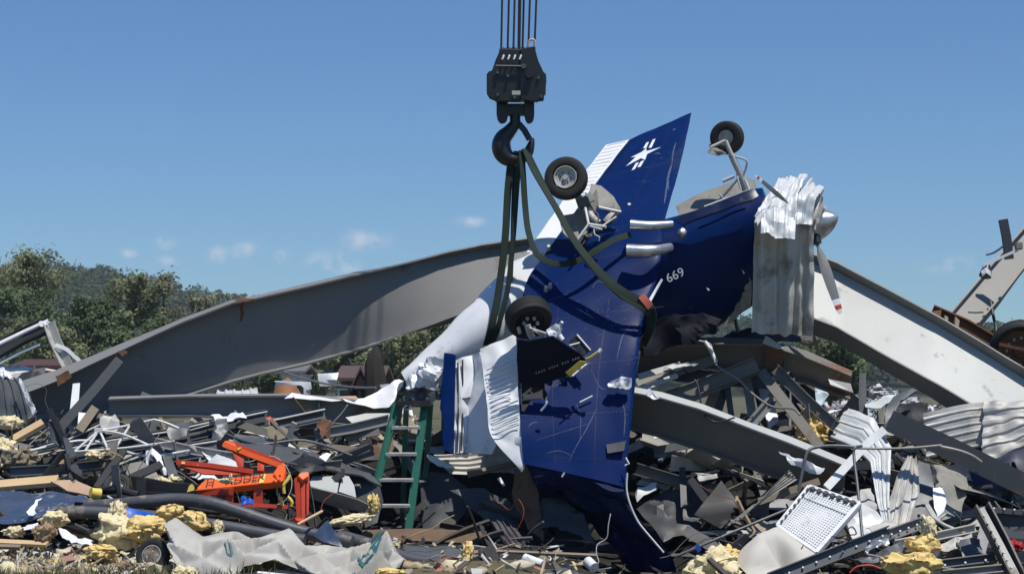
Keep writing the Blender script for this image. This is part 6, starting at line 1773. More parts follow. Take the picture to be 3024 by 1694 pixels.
# ------------------------------------------------------------------ right side wreckage
def diag(a, b, w, t, m, label, up=UPC): return bar('flat_bar', [a, b], rect(w, t), m, label, 'steel bar', up=up)
diag((2246, 1095, 22.3), (2420, 1318, 21.5), .12, .02, M_GIRD_B, 'flat steel bar slanting down from the kinked girder')
diag((1990, 1190, 22.3), (2240, 1085, 22.4), .14, .03, M_GIRD_B, 'brown purlin rising to the kinked girder, lower of the two')
diag((1890, 1130, 22.5), (2110, 1062, 22.6), .12, .03, M_GIRD_B, 'brown purlin rising to the kinked girder, upper of the two')
diag((1880, 1130, 22.4), (1972, 1092, 22.4), .09, .02, M_GALV_W, 'pale short bar right of the near wing')
diag((2205, 1120, 22.6), (2225, 1250, 22.3), .10, .03, M_WELL, 'upright grey bar behind the kinked girder')
diag((2140, 1120, 22.8), (2110, 1220, 22.6), .16, .03, M_STEEL_G, 'dark upright plate behind the brown purlins')
plate('wall_panel', [(2240, 1150, 22.9), (2250, 1115, 23.0), (2275, 1150, 22.9), (2300, 1240, 22.5), (2270, 1262, 22.4)], .03, M_WHITE, None, 'white upright panel between the kinked girder and the insulation', 'wall panel')
plate('wall_panel', [(2218, 1120, 22.85), (2232, 1112, 22.9), (2262, 1245, 22.4), (2250, 1252, 22.4)], .02, M_STEEL_D, None, 'dark upright strip beside the white upright panel', 'steel bar')
sheet('bulged_sheet', [(2290, 1110, 22.9), (2350, 1105, 22.9), (2402, 1120, 22.8), (2410, 1180, 22.6), (2370, 1230, 22.4), (2330, 1180, 22.6)], M_STEEL_D, 'dark bulged sheet behind the slanting flat bar', 'sheet metal', L=.1, crump=.08, freq=2)
plate('end_plate', [(2446, 1118, 22.35), (2512, 1132, 22.25), (2520, 1158, 22.2), (2452, 1134, 22.3)], .03, M_GALV_W, KG)
sheet('sheet_scrap', [(2400, 1130, 23.2), (2450, 1150, 23.1), (2440, 1190, 22.9), (2405, 1215, 22.8)], mat('pale_blue_paper', (.45, .58, .70), (.6, .66, .72), rough=.7), 'pale blue crumpled sheeting under the kinked girder', 'plastic sheeting', L=.07, crump=.07, freq=5, tear=.04)
corr('siding_sheet', [((2452, 1290, 21.9), (2500, 1200, 22.2)), ((2520, 1320, 21.6), (2580, 1230, 21.9)), ((2570, 1370, 21.3), (2632, 1320, 21.5)), ((2590, 1480, 20.8), (2625, 1470, 20.8)), ((2610, 1560, 20.4), (2632, 1560, 20.4))], 4, .014, M_GALV, 'bright folded siding sheet slanting down beside the insulation', 'sheet metal', nu=50, nv=40, crump=.03, freq=2.5, seed=21, tear=.04, smooth=False, folds=.03)
corr('siding_sheet', [((2610, 1575, 20.5), (2690, 1545, 20.5)), ((2625, 1480, 20.8), (2715, 1450, 20.8)), ((2650, 1400, 21.0), (2712, 1390, 21.1)), ((2680, 1345, 21.3), (2706, 1350, 21.3))], 4, .014, M_GALV_W, 'torn grey siding blade standing below the dark angle beam', 'sheet metal', nu=40, nv=32, crump=.02, freq=3, seed=22, tear=.06, smooth=False, folds=.02)
sheet('metal_sheet', [(2690, 1545, 20.6), (2712, 1360, 21.3), (2745, 1370, 21.3), (2758, 1440, 21.0), (2752, 1520, 20.7)], M_STEEL_G, 'shaded grey plate behind the torn siding blade', 'steel plate', L=.12, crump=.02)
sheet('metal_sheet', [(2750, 1370, 21.4), (2860, 1410, 21.3), (2840, 1520, 20.9), (2780, 1545, 20.7), (2755, 1500, 20.8), (2765, 1420, 21.1)], M_WELL, 'brownish plate with a ragged edge right of the torn siding blade', 'steel plate', L=.1, crump=.03, tear=.05, seed=7)  # brown-grey colour stands in for shade on the plate
sheet('metal_sheet', [(2755, 1440, 20.8), (2780, 1435, 20.85), (2795, 1480, 20.7), (2775, 1530, 20.5), (2760, 1500, 20.6)], M_WHITE, 'small pale torn leaf on the brownish plate', 'metal strip', L=.08, crump=.02, tear=.03)
corr('siding_sheet', [((2735, 1350, 21.7), (2725, 1220, 21.7)), ((2830, 1330, 21.6), (2810, 1200, 21.75)), ((2935, 1310, 21.5), (2905, 1185, 21.7))], 6, .012, M_GALV_W, 'dull ribbed siding sheet at the right, left half', 'sheet metal', nu=60, nv=20, crump=.03, seed=31, tear=.03)
corr('siding_sheet', [((2900, 1372, 21.2), (2905, 1182, 21.68)), ((2960, 1345, 21.15), (2960, 1180, 21.6)), ((3060, 1300, 21.1), (3060, 1178, 21.5))], 5, .024, M_GALV_W, 'bright crumpled siding sheet at the right edge', 'sheet metal', nu=60, nv=20, crump=.04, freq=3, seed=32, tear=.03, smooth=False, folds=.04)
steel('angle_beam', [(2612, 1270, 21.0), (2790, 1352, 20.8), (3070, 1490, 20.5)], angle_sec(.05, .24, .02), M_STEEL_D, 'dark heavy angle beam slanting to the right edge', up=V((.1, .1, 1)))
bar('flat_bar', [(2612, 1268, 20.9), (2560, 1310, 20.8), (2440, 1440, 20.4)], rect(.09, .03), M_GALV, 'pale thin bar slanting down left from the dark angle beam', 'steel bar', up=UPC)
sheet('arched_duct', [(2612, 1265, 21.6), (2616, 1215, 21.8), (2640, 1180, 22.0), (2690, 1155, 22.1), (2705, 1160, 22.1), (2660, 1190, 21.9), (2642, 1225, 21.75), (2634, 1270, 21.5)], M_STEEL_G, 'grey curved arch of duct beside the bright folded siding', 'duct', L=.07, crump=.01, thick=.04)
sheet('metal_sheet', [(2555, 1185, 22.4), (2660, 1160, 22.5), (2700, 1150, 22.5), (2640, 1185, 22.3), (2560, 1208, 22.2)], M_GALV, 'pale sheet lying above the grey duct arch', 'sheet metal', L=.1, crump=.05, tear=.03)
sheet('metal_sheet', [(2640, 1290, 21.9), (2660, 1190, 22.3), (2740, 1190, 22.2), (2735, 1290, 21.8)], M_BLKP, 'black hollow sheet inside the grey duct arch', 'sheet metal', L=.1, crump=.05)
sheet('blue_sheet', [(2800, 1400, 21.8), (2900, 1360, 21.9), (3060, 1310, 21.9), (3060, 1450, 21.5), (2900, 1440, 21.5)], M_NAVY, 'dark navy sheet in the shade below the right siding', 'sheet metal', L=.15, crump=.04)
sheet('metal_sheet', [(2500, 1545, 20.3), (2560, 1490, 20.5), (2600, 1530, 20.3), (2610, 1580, 20.1), (2560, 1640, 19.9), (2520, 1600, 20.0)], M_GALV, 'light grey folded plate right of the white tray', 'steel plate', L=.09, crump=.06, freq=3, tear=.03)
# tubing and wire
tube('conduit', [(2358, 1448, 20.2), (2372, 1380, 20.25), (2386, 1332, 20.3), (2420, 1318, 20.35), (2480, 1316, 20.4), (2545, 1322, 20.4)], .018, M_STEEL_G, 'bent grey conduit looping over the brown-grey girder', 'conduit', sub=5)
tube('conduit', [(2545, 1316, 20.3), (2524, 1322, 20.25), (2522, 1352, 20.2), (2534, 1450, 19.9), (2548, 1600, 19.5)], .016, M_STEEL_G, 'upright thin conduit beside the white tray', 'conduit', sub=5)
tube('guy_wire', [(2520, 1322, 20.35), (2600, 1324, 20.4), (2690, 1322, 20.5), (2780, 1314, 20.6)], .014, M_ROPE, 'twisted steel wire stretched across the folded siding', 'wire', sub=4)
tube('guy_wire', [(2775, 1318, 20.6), (2830, 1330, 20.6), (2870, 1345, 20.6), (2898, 1364, 20.6)], .02, M_ROPE, 'frayed wire end lying on the dark angle beam', 'wire', sub=4)
tube('wire', [(1960, 1000, 22.3), (2085, 1010, 22.3), (2105, 1045, 22.2), (2118, 1080, 22.1), (2180, 1120, 22.0), (2220, 1160, 21.9), (2280, 1200, 21.7), (2340, 1206, 21.6), (2362, 1225, 21.5)], .012, M_ROPE, 'long pale wire dangling from the kinked girder', 'wire', sub=5)
tube('wire', [(2082, 1008, 22.25), (2100, 1035, 22.2), (2115, 1070, 22.15)], .022, M_WHITEM, 'white thick cable stub on the kinked girder', 'wire', sub=4)
tube('wire', [(2018, 1090, 22.2), (2058, 1130, 22.1), (2070, 1190, 21.8), (2085, 1230, 21.2), (2120, 1246, 21.1), (2170, 1232, 21.1)], .010, M_BLKP, 'thin black wire looping over the brown-grey girder', 'wire', sub=5)
tube('broken_branch', [(2400, 988, 24), (2412, 1020, 24), (2425, 1060, 24)], .025, M_WOOD, 'bare upright branch below the draped sheet', 'branch', sub=3)
tube('broken_branch', [(2360, 1010, 24), (2400, 1018, 24), (2422, 1004, 24)], .018, M_WOOD, 'bare level branch below the draped sheet', 'branch', sub=3)
sheet('crumpled_sheet', [(2130, 1000, 23.0), (2160, 970, 23.0), (2210, 968, 22.9), (2260, 985, 22.8), (2330, 990, 22.8), (2400, 995, 22.8), (2400, 1010, 22.7), (2200, 1010, 22.7)], M_STEEL_D, 'dark crumpled sheet under the draped siding', 'sheet metal', L=.08, crump=.06, freq=3)
# far right: post, lamp arm, rusty rail, wheel
bar('post', [(2962, 648, 26.4), (2972, 700, 26.4), (2980, 765, 26.4)], rect(.12, .06), M_STEEL_D, 'short dark post standing on the steep pale girder', 'post', up=UPC)
tube('rod', [(2912, 752, 26.2), (2935, 746, 26.2), (2964, 726, 26.2)], .014, M_BLUSH, 'bent dark rod left of the short post', 'rod', sub=3)
la = empty('floodlight', P(2915, 820, 26.0), 'broken floodlight on a white arm hanging from the steep girder', 'light')
bar('arm', [(2902, 786, 26.0), (2960, 758, 26.0), (3006, 738, 26.0)], rect(.035, .035), M_WHITE, parent=la)
lathe('lamp_head', P(2912, 802, 26.0), V((-.3, -.3, -1)), [(-.10, 0), (-.10, .04), (0, .075), (.07, .085), (.08, .07), (.06, 0)], M_BLKP, la, n=16)
sheet('lamp_shell', [(2898, 800, 25.9), (2910, 790, 25.9), (2924, 800, 25.9), (2928, 818, 25.9), (2912, 806, 25.88), (2900, 818, 25.9)], M_WHITE, parent=la, L=.05, crump=.03, freq=8)
box('bracket', P(3008, 726, 26.0), V((.05, 0, 0)), V((0, .04, 0)), V((0, 0, .05)), M_WELL, la, bev=.01)
tube('rod', [(2925, 890, 26.5), (2935, 940, 26.3), (2942, 975, 26.2), (2936, 1010, 26.0)], .022, M_STEEL_D, 'dark thin rod hanging beside the rusty wheel', 'rod', sub=3)
rr = empty('rusty_rail', P(2850, 1000, 24.6), 'rusty broken channel lying on top of the pale girder', 'rail')
bar('channel', [(2750, 922, 24.4), (2850, 965, 24.3), (2960, 1030, 24.2), (3040, 1080, 24.1)], chan_sec(.09, .16, .02), M_RUST, parent=rr, up=V((.3, .3, 1)))
plate('end_plate', [(2746, 930, 24.3), (2764, 906, 24.4), (2780, 916, 24.3), (2774, 950, 24.2)], .03, M_RUST, rr)
for q in ([(2790, 930, 24.2), (2800, 936, 24.2), (2800, 962, 24.1), (2790, 958, 24.1)], [(2822, 934, 24.2), (2834, 946, 24.2), (2830, 972, 24.1), (2820, 966, 24.1)]): plate('rib', q, .03, M_WOODG, rr)
ww = empty('axle_wheel', P(3010, 1060, 23.6), 'black tyre on a rusty hub at the right edge', 'wheel')
cw = P(3015, 1035, 23.75); av = V((-.25, -.9, -.25))
tyre(cw, av, .385, .22, ww, inner=.72)
lathe('hub', cw, av, [(.06, 0), (.06, .08), (.02, .10), (.02, .26), (.07, .285), (-.05, .285), (-.05, 0)], M_RUST, ww, n=28)
for k in range(12):
    a = k * pi / 6
    s_ = av.normalized().cross(V((.1, .2, 1))).normalized(); u_ = s_.cross(av.normalized())
    lathe('hub_bolt', cw + (s_ * cos(a) + u_ * sin(a)) * .17 + av.normalized() * .03, av, [(.025, 0), (.025, .016), (-.012, .018)], M_GALV_W, ww, n=7)
bar('axle', [(2950, 1015, 23.5), (3060, 1040, 23.4)], rect(.05, .04), M_RUST, parent=ww)

# ------------------------------------------------------------------ lower right
def tray():
    r = empty('plastic_tray', P(2410, 1620, 19.5), 'white plastic tray showing its waffle-ribbed underside', 'tray')
    c00, c10, c11, c01 = P(2296, 1556, 19.72), P(2412, 1636, 19.25), P(2540, 1490, 19.75), P(2390, 1440, 20.2)
    n = (c10 - c00).cross(c01 - c00).normalized()
    if n.z < 0: n = -n
    def q(u, v): return c00.lerp(c10, u).lerp(c01.lerp(c11, u), v)
    bm = bmesh.new()
    def slab(a, b, c, d, h0, h1):
        vs = [p + n * h for h in (h0, h1) for p in (a, b, c, d)]
        bv = [bm.verts.new(v) for v in vs]
        for f in ((0, 1, 2, 3), (4, 5, 6, 7), (0, 1, 5, 4), (1, 2, 6, 5), (2, 3, 7, 6), (3, 0, 4, 7)): bm.faces.new([bv[i] for i in f])
    slab(q(0, 0), q(1, 0), q(1, 1), q(0, 1), -.05, 0)
    from_bm('panel', bm, M_TRAY, r)
    bm = bmesh.new()
    NU, NV = 16, 22
    for i in range(NU + 1):
        u = .06 + .88 * i / NU
        slab(q(u - .010, .04), q(u + .010, .04), q(u + .010, .96), q(u - .010, .96), .001, .016)
    for j in range(NV + 1):
        v = .04 + .92 * j / NV
        slab(q(.06, v - .007), q(.94, v - .007), q(.94, v + .007), q(.06, v + .007), .0005, .012 if j != 17 else .028)
    from_bm('ribs', bm, M_TRAY, r)
    for k, (a, b) in enumerate((((0, 0), (1, 0)), ((1, 0), (1, 1)), ((1, 1), (0, 1)), ((0, 1), (0, 0)))):
        sweep('rim', [q(*a) + n * .012, q(*b) + n * .012], rect(.035, .05), M_TRAY, n, r)
    for k in range(7):
        v = .1 + .8 * k / 6
        s_ = (q(0, v + .03) - q(0, v - .03)) * .5
        bm = bmesh.new(); slab(q(.015, v - .03), q(.05, v - .02), q(.05, v + .02), q(.015, v + .03), .002, .045); from_bm('lug', bm, M_STEEL_G, r)
        u = .1 + .8 * k / 6
        bm = bmesh.new(); slab(q(u - .04, .93), q(u + .04, .93), q(u + .03, .985), q(u - .03, .985), .002, .05); from_bm('lug', bm, M_STEEL_G, r)
tray()
def canvas(u, v):
    a = P(2168, 1650, 19.1).lerp(P(2300, 1556, 19.65), u); b = P(2220, 1712, 18.7).lerp(P(2424, 1650, 19.15), u)
    p = a.lerp(b, v)
    return p + V((0, -.25, .5)) * (.30 * sin(pi * u) * sin(pi * min(1, v + .15)) + .05 * (abs(noise.noise(V((u * 2.6, v * 2.2, 4)))) - .2) - .55 * math.exp(-((u - .62) / .13) ** 2 - ((v - .55) / .3) ** 2))
grid_sheet('fabric_sheet', canvas, 34, 26, M_CANVAS, 'beige crumpled fabric sheet lying against the white tray', 'fabric', thick=.01, sharp=60)
def bolts(pts, n, parent, m=M_GALV_W, r=.014):
    a, b = P(*pts[0]), P(*pts[1])
    for k in range(n):
        lathe('bolt', a.lerp(b, (k + .5) / n), V((0, -.8, .5)), [(.014, 0), (.014, r * .8), (-.01, r)], m, parent, n=7)
def cpur(pts, label, h=.13, m=M_STEEL_G, nb=0):
    r = empty('purlin', P(*pts[len(pts) // 2]), label, 'purlin')
    bar('channel', pts, chan_sec(.07, h, .012), m, parent=r, up=V((0, .5, 1)))
    if nb: bolts(((pts[0][0], pts[0][1], pts[0][2] - .06), (pts[-1][0], pts[-1][1], pts[-1][2] - .06)), nb, r)
    return r
cpur([(2270, 1715, 18.7), (2480, 1632, 19.0), (2625, 1575, 19.3)], 'bolted grey purlin slanting up from the bottom edge right of the fabric', .14, M_STEEL_G, 9)
cpur([(2620, 1582, 19.3), (2720, 1545, 19.6)], 'grey bolted purlin end behind the right insulation', .12, M_GIRD, 4)
cpur([(2640, 1612, 19.2), (2760, 1588, 19.3), (2880, 1562, 19.5)], 'pale flat purlin running to the riveted frame', .09, M_GALV_W)
cpur([(2760, 1672, 18.7), (2900, 1655, 18.8), (2940, 1650, 18.8)], 'grey purlin low right running under the riveted frame', .09, M_STEEL_G, 3)
cpur([(2780, 1700, 18.5), (2960, 1682, 18.6)], 'lowest grey purlin at the bottom right edge', .08, M_GIRD)
sheet('bent_strip', [(2510, 1655, 18.85), (2560, 1640, 18.9), (2620, 1620, 19.0), (2660, 1605, 19.1), (2670, 1625, 19.0), (2630, 1650, 18.8), (2560, 1668, 18.7)], M_STEEL_G, 'dark twisted strip above the bottom right wool', 'metal strip', L=.06, crump=.05, freq=5)
sheet('bent_strip', [(2750, 1625, 19.0), (2820, 1590, 19.2), (2870, 1575, 19.3), (2872, 1590, 19.2), (2800, 1630, 19.0)], M_GALV_W, 'grey twisted strip left of the riveted frame', 'metal strip', L=.06, crump=.04, freq=5)
sheet('foil_scrap', [(2552, 1622, 18.95), (2580, 1600, 19.05), (2622, 1590, 19.1), (2628, 1602, 19.05), (2600, 1616, 18.95), (2560, 1630, 18.9)], M_ALU, 'shiny foil scrap on the bolted purlin', 'foil', L=.04, crump=.04, freq=8)
fr = empty('riveted_frame', P(2950, 1690, 18.6), 'dark riveted steel frame corner at the bottom right', 'steel frame')
bar('upright', [(2892, 1500, 19.0), (2945, 1600, 18.8), (3000, 1715, 18.5)], chan_sec(.10, .16, .02), M_STEEL_D, parent=fr, up=V((1, .3, .2)))
bar('edge_strip', [(2896, 1500, 18.92), (2955, 1610, 18.7), (3010, 1715, 18.45)], rect(.07, .015), M_GALV_W, parent=fr, up=V((-.2, -1, .6)))
bar('top_beam', [(2898, 1502, 19.05), (2970, 1508, 19.1), (3070, 1516, 19.2)], rect(.10, .05), M_STEEL_G, parent=fr)
bar('bottom_beam', [(2940, 1592, 18.95), (3070, 1600, 19.1)], rect(.08, .05), M_STEEL_D, parent=fr)
plate('web_plate', [(2912, 1512, 19.1), (3070, 1522, 19.2), (3070, 1588, 19.15), (2945, 1590, 19.0)], .02, M_STEEL_D, fr)
bolts(((2900, 1512, 18.86), (3004, 1708, 18.38)), 9, fr, M_GALV_W, .012)
bolts(((2920, 1500, 18.98), (3040, 1508, 19.1)), 4, fr, M_GALV_W, .012)
puff('cushion', 2995, 1612, 18.9, 24, 20, .12, mat('red_fabric', (.45, .02, .03), (.3, .015, .02), rough=.8), 'red cloth bundle inside the riveted frame', 'cloth', seed=61, sub=4, amp=.3, tufts=0)
tube('red_wire', [(2510, 1690, 18.5), (2530, 1672, 18.5), (2570, 1668, 18.5), (2600, 1678, 18.5)], .009, M_RED, 'thin red wire at the bottom right', 'wire', sub=4)
tube('rod', [(2760, 1530, 19.6), (2790, 1550, 19.5), (2850, 1575, 19.4)], .02, M_GALV_W, 'short grey rod below the brownish plate', 'rod', sub=2)
plate('fork_scrap', [(2732, 1490, 19.9), (2744, 1486, 19.9), (2768, 1525, 19.7), (2792, 1505, 19.7), (2798, 1512, 19.7), (2770, 1540, 19.6), (2758, 1535, 19.6)], .015, M_GALV_W, None, 'forked pale bracket left of the riveted frame', 'bracket')

# ------------------------------------------------------------------ lower left: pipes, wheel, wrap
def pipe(pts, label, r=.066): return tube('pipe', pts, r, M_PIPE, label, 'pipe', sub=5, n=16)
pipe([(225, 1496, 19.6), (330, 1490, 19.55), (430, 1480, 19.5), (520, 1474, 19.5), (610, 1482, 19.45), (700, 1508, 19.4), (800, 1542, 19.35), (920, 1576, 19.3), (1040, 1600, 19.2)], 'long grey plastic pipe in front of the orange jack')
pipe([(172, 1510, 19.3), (260, 1512, 19.3), (340, 1516, 19.3), (440, 1524, 19.3), (560, 1540, 19.25), (680, 1558, 19.2), (800, 1580, 19.15), (900, 1596, 19.1)], 'lower grey plastic pipe passing behind the yellow wool')
pipe([(1000, 1585, 19.6), (1080, 1606, 19.5), (1200, 1650, 19.3), (1300, 1668, 19.2), (1420, 1700, 19.0)], 'grey pipe emerging right of the printed wrap', .075)
sheet('metal_sheet', [(1190, 1612, 19.6), (1320, 1612, 19.6), (1372, 1628, 19.5), (1380, 1660, 19.3), (1300, 1655, 19.25), (1200, 1636, 19.35)], M_STEEL_G, 'grey sheet trough above the pipe right of the printed wrap', 'sheet metal', L=.1, crump=.03)
sheet('plastic_cover', [(372, 1500, 19.1), (420, 1512, 19.1), (458, 1520, 19.0), (475, 1548, 18.9), (478, 1566, 18.85), (450, 1566, 18.85), (400, 1545, 18.95), (374, 1530, 19.0)], M_BLUP, 'bright blue plastic panel beside the big yellow batt', 'panel', L=.07, crump=.03, thick=.01)
wb = empty('small_wheel', P(455, 1680, 18.1), 'small black tyre with rusty wire-covered rim on the grass', 'wheel')
cw = P(452, 1640, 18.15); av = V((-.25, -.93, .28))
tyre(cw, av, .165, .10, wb, inner=.6)
rim(cw, av, .098, .08, wb, M_GEAR)
rnd = random.Random(8)
for k in range(14):
    a = rnd.uniform(0, 6.28); b_ = a + rnd.uniform(1.2, 3)
    s_ = av.normalized().cross(V((.1, .2, 1))).normalized(); u_ = s_.cross(av.normalized())
    p = cw + av.normalized() * .05
    sweep('straw', [p + (s_ * cos(a) + u_ * sin(a)) * .09, p + av.normalized() * .015, p + (s_ * cos(b_) + u_ * sin(b_)) * .09], circ(.003, 4), M_WOODG, V((0, 1, 0)), wb)

def wrap_h(u, v, seed):
    h = 0
    for k, (a, f) in enumerate(((.16, 1.6), (.09, 3.4), (.04, 7.0))):
        h += a * (abs(noise.noise(V((u * f * 1.6 + seed, v * f, k + seed)))) * 2 - .4)
    return h
def wrap():
    r = empty('house_wrap', P(840, 1690, 18.3), 'crumpled grey-white printed house wrap across the foreground', 'plastic sheeting')
    top = [(500, 1545, 18.35), (530, 1535, 18.35), (600, 1568, 18.35), (680, 1572, 18.35), (770, 1600, 18.3), (850, 1568, 18.3), (900, 1600, 18.3), (960, 1612, 18.3), (1060, 1622, 18.3), (1100, 1600, 18.3), (1140, 1572, 18.3), (1170, 1612, 18.25), (1186, 1655, 18.5)]
    bot = [(505, 1640, 17.86), (530, 1690, 17.56), (600, 1712, 17.50), (690, 1700, 17.50), (730, 1668, 17.69), (800, 1652, 17.79), (870, 1672, 17.67), (920, 1700, 17.50), (990, 1710, 17.50), (1050, 1712, 17.50), (1100, 1706, 17.50), (1150, 1680, 17.62), (1186, 1668, 17.69)]
    A = PP(top); Bq = PP(bot); m = len(A) - 1
    rnd = random.Random(12)
    NR = 4
    ctrl = []
    for j in range(NR + 1):
        row = []
        for i in range(m + 1):
            p = A[i].lerp(Bq[i], j / NR)
            e = .35 if j in (0, NR) else 1.
            zig = (.09 if (i + j) % 2 else -.08) + rnd.uniform(-.10, .10)
            row.append(p + V((rnd.uniform(-.05, .05), -.40 * zig * e, .75 * zig * e)) + V((0, -.22, .05)) * sin(pi * j / NR) * .5)
        ctrl.append(row)
    def fn(u, v):
        x = u * m; i = min(int(x), m - 1); s = x - i
        y = v * NR; j = min(int(y), NR - 1); t = y - j
        p00, p10, p01, p11 = ctrl[j][i], ctrl[j][i + 1], ctrl[j + 1][i], ctrl[j + 1][i + 1]
        if (i + j) % 2:
            p = p00 + (p10 - p00) * s + (p11 - p10) * t if s > t else p00 + (p01 - p00) * t + (p11 - p01) * s
        else:
            p = p00 + (p10 - p00) * s + (p01 - p00) * t if s + t < 1 else p11 + (p01 - p11) * (1 - s) + (p10 - p11) * (1 - t)
        p = p + V((0, -.3, .7)) * (.03 * noise.noise(p * 4) + .015 * noise.noise(p * 11))
        return p
    grid_sheet('sheet', fn, 130, 26, M_WRAP, parent=r, thick=.004, sharp=50)
    # print on the wrap, following its folds
    def glyph(u0, v0, du, dv, strokes, w=.22):
        for (x0, y0, x1, y1) in strokes:
            bm = bmesh.new(); N = 6; prev = None
            L = sqrt((x1 - x0) ** 2 + (y1 - y0) ** 2); nx, ny = -(y1 - y0) / L * w / 2, (x1 - x0) / L * w / 2
            for k in range(N + 1):
                t = k / N; x = x0 + (x1 - x0) * t; y = y0 + (y1 - y0) * t
                row = []
                for s in (-1, 1):
                    u = u0 + du[0] * (x + nx * s) + dv[0] * (y + ny * s); v = v0 + du[1] * (x + nx * s) + dv[1] * (y + ny * s)
                    row.append(bm.verts.new(fn(max(0, min(1, u)), max(0, min(1, v))) + V((0, -.012, .012))))
                if prev: bm.faces.new((prev[0], prev[1], row[1], row[0]))
                prev = row
            from_bm('print', bm, M_TEAL, r, sharp=None)
    ONE = [(.5, 0, .5, 1), (.25, .8, .5, 1), (.2, 0, .8, 0)]
    OH = [(.1, 0, .1, 1), (.1, 1, .8, 1), (.8, 1, .8, 0), (.8, 0, .1, 0)]
    DU, DV = (.012, -.20), (-.030, -.10)
    for k, g in enumerate((ONE, OH, OH)):
        glyph(.775 + .014 * k, .86 - .21 * k, (.010, -.17), (-.055, -.05), g)
    glyph(.817, .23, (.010, -.17), (-.055, -.05), [(0, 1, .25, 0), (.25, 0, .5, .8), (.5, .8, .75, 0), (.75, 0, 1, 1)])
    glyph(.245, .34, (.030, .02), (-.002, -.20), [(.1, 1, .1, 0), (.1, 0, .8, 0), (.8, 0, .8, .5)], .25)
    glyph(.235, .62, (.024, .0), (0, -.10), [(.0, 0, .0, 1), (.0, 1, .5, 1), (.5, 1, .5, 0), (.5, 0, .0, 0), (.8, 0, .8, 1)], .12)
wrap()
sheet('plastic_scrap', [(930, 1584, 18.6), (962, 1540, 18.65), (970, 1535, 18.65), (985, 1562, 18.55), (1010, 1612, 18.45), (960, 1604, 18.5)], M_BLUSH, 'blue-grey plastic flap standing behind the printed wrap', 'plastic sheeting', L=.06, crump=.04, freq=4)
sheet('plastic_scrap', [(1090, 1598, 18.25), (1120, 1570, 18.3), (1142, 1566, 18.3), (1135, 1600, 18.2), (1080, 1622, 18.15)], mat('dark_green_print', (.02, .07, .07), (.03, .09, .09), rough=.6), 'dark green printed corner folded over the wrap', 'plastic sheeting', L=.06, crump=.04, freq=4)
plank([(700, 1700, 17.5), (830, 1690, 17.6), (960, 1710, 17.4)], .05, .03, M_BLKP, 'black stick under the printed wrap')
plank([(760, 1690, 17.4), (860, 1700, 17.3)], .03, .02, M_WHITEM, 'thin white stick under the printed wrap')
sheet('paper_scrap', [(170, 1562, 18.7), (178, 1560, 18.75), (230, 1590, 18.6), (275, 1592, 18.55), (272, 1606, 18.5), (215, 1606, 18.5), (200, 1598, 18.55)], M_WHITE, 'white torn board left of the big yellow batt', 'board', L=.06, crump=.04, freq=5, tear=.03)
sheet('paper_scrap', [(60, 1560, 18.9), (112, 1544, 19.0), (108, 1560, 18.85), (70, 1572, 18.8)], M_WHITE, 'white torn scrap under the dark blue sheet', 'board', L=.06, crump=.03, freq=5, tear=.03)
sheet('paper_scrap', [(178, 1648, 17.95), (215, 1640, 18.0), (222, 1655, 17.9), (185, 1660, 17.85)], mat('pinkish_board', (.36, .20, .15), (.28, .16, .12), rough=.9), 'pinkish brown board scrap on the grass', 'board', L=.06, crump=.02)
tube('batten', [(878, 1548, 19.1), (952, 1508, 19.3)], .015, M_WOOD, 'thin yellow stick beside the foot of the orange mast', 'stick', sub=1)

# ------------------------------------------------------------------ torn insulation
def pf_(px, py, d, rx, ry, rz, m, label, seed, sub=5, amp=.5, rot=0): puff('insulation_batt', px, py, d, rx, ry, rz, m, label, seed=seed, sub=sub, amp=amp, rot=rot)
pf_(346, 1512, 18.9, 26, 38, .10, M_INSP, 'upright pale wool clump on top of the big yellow batt', 1)
pf_(345, 1580, 18.6, 62, 52, .22, M_INSP, 'big pale yellow batt of wool left of the small tyre', 2)
pf_(428, 1565, 18.6, 62, 40, .2, M_INS, 'golden half of the big torn batt beside the blue panel', 3)
pf_(300, 1632, 18.2, 48, 22, .14, M_INS, 'orange-yellow wool lump low on the grass left of the small tyre', 4, rot=.1)
pf_(505, 1515, 19.0, 40, 26, .14, M_INS, 'yellow wool lump in front of the long pipe, left one', 5)
pf_(578, 1540, 18.95, 46, 28, .14, M_INS, 'yellow wool lump on the end of the printed wrap', 6, rot=.35)
pf_(645, 1560, 19.0, 16, 24, .08, M_INSP, 'small pale wool collar on the lower pipe', 7, 4)
pf_(165, 1532, 19.1, 40, 22, .14, M_INSP, 'pale wool lump at the left end of the lower pipe', 8)
pf_(45, 1570, 18.9, 34, 16, .1, M_INSP, 'flat pale wool patch at the left edge under the blue sheet', 9, 4)
pf_(130, 1575, 18.7, 30, 34, .1, mat('brown_wool', (.42, .30, .18), (.3, .2, .12), rough=.98, scale=8, bump=.5, bump_scale=40), 'brownish wool tuft left of the white torn board', 10, 4)
pf_(1040, 1535, 20.3, 62, 16, .12, M_INSP, 'pale wool strip left of the ladder foot', 11, rot=-.15)
pf_(1102, 1495, 20.9, 18, 34, .08, M_INS, 'yellow wool tuft caught on the ladder side', 12, 4)
pf_(1382, 1635, 19.2, 18, 34, .10, M_INS, 'yellow wool tuft at the end of the grey trough', 13, 4)
pf_(1150, 1690, 17.5, 40, 14, .1, M_INS, 'yellow wool peeking out under the right end of the wrap', 14, 4)
pf_(545, 1690, 17.35, 38, 20, .12, M_INSP, 'pale wool lump at the bottom edge below the wrap', 15, 4)
pf_(2108, 1672, 18.9, 78, 52, .25, M_INSP, 'big pale yellow batt at the bottom right of the folded wing', 16)
pf_(2150, 1640, 19.1, 30, 26, .12, M_INS, 'golden tuft on the batt right of the folded wing', 17, 4)
pf_(2392, 1258, 22.2, 48, 44, .25, M_INS, 'golden wool wad packed beside the bright folded siding', 18)
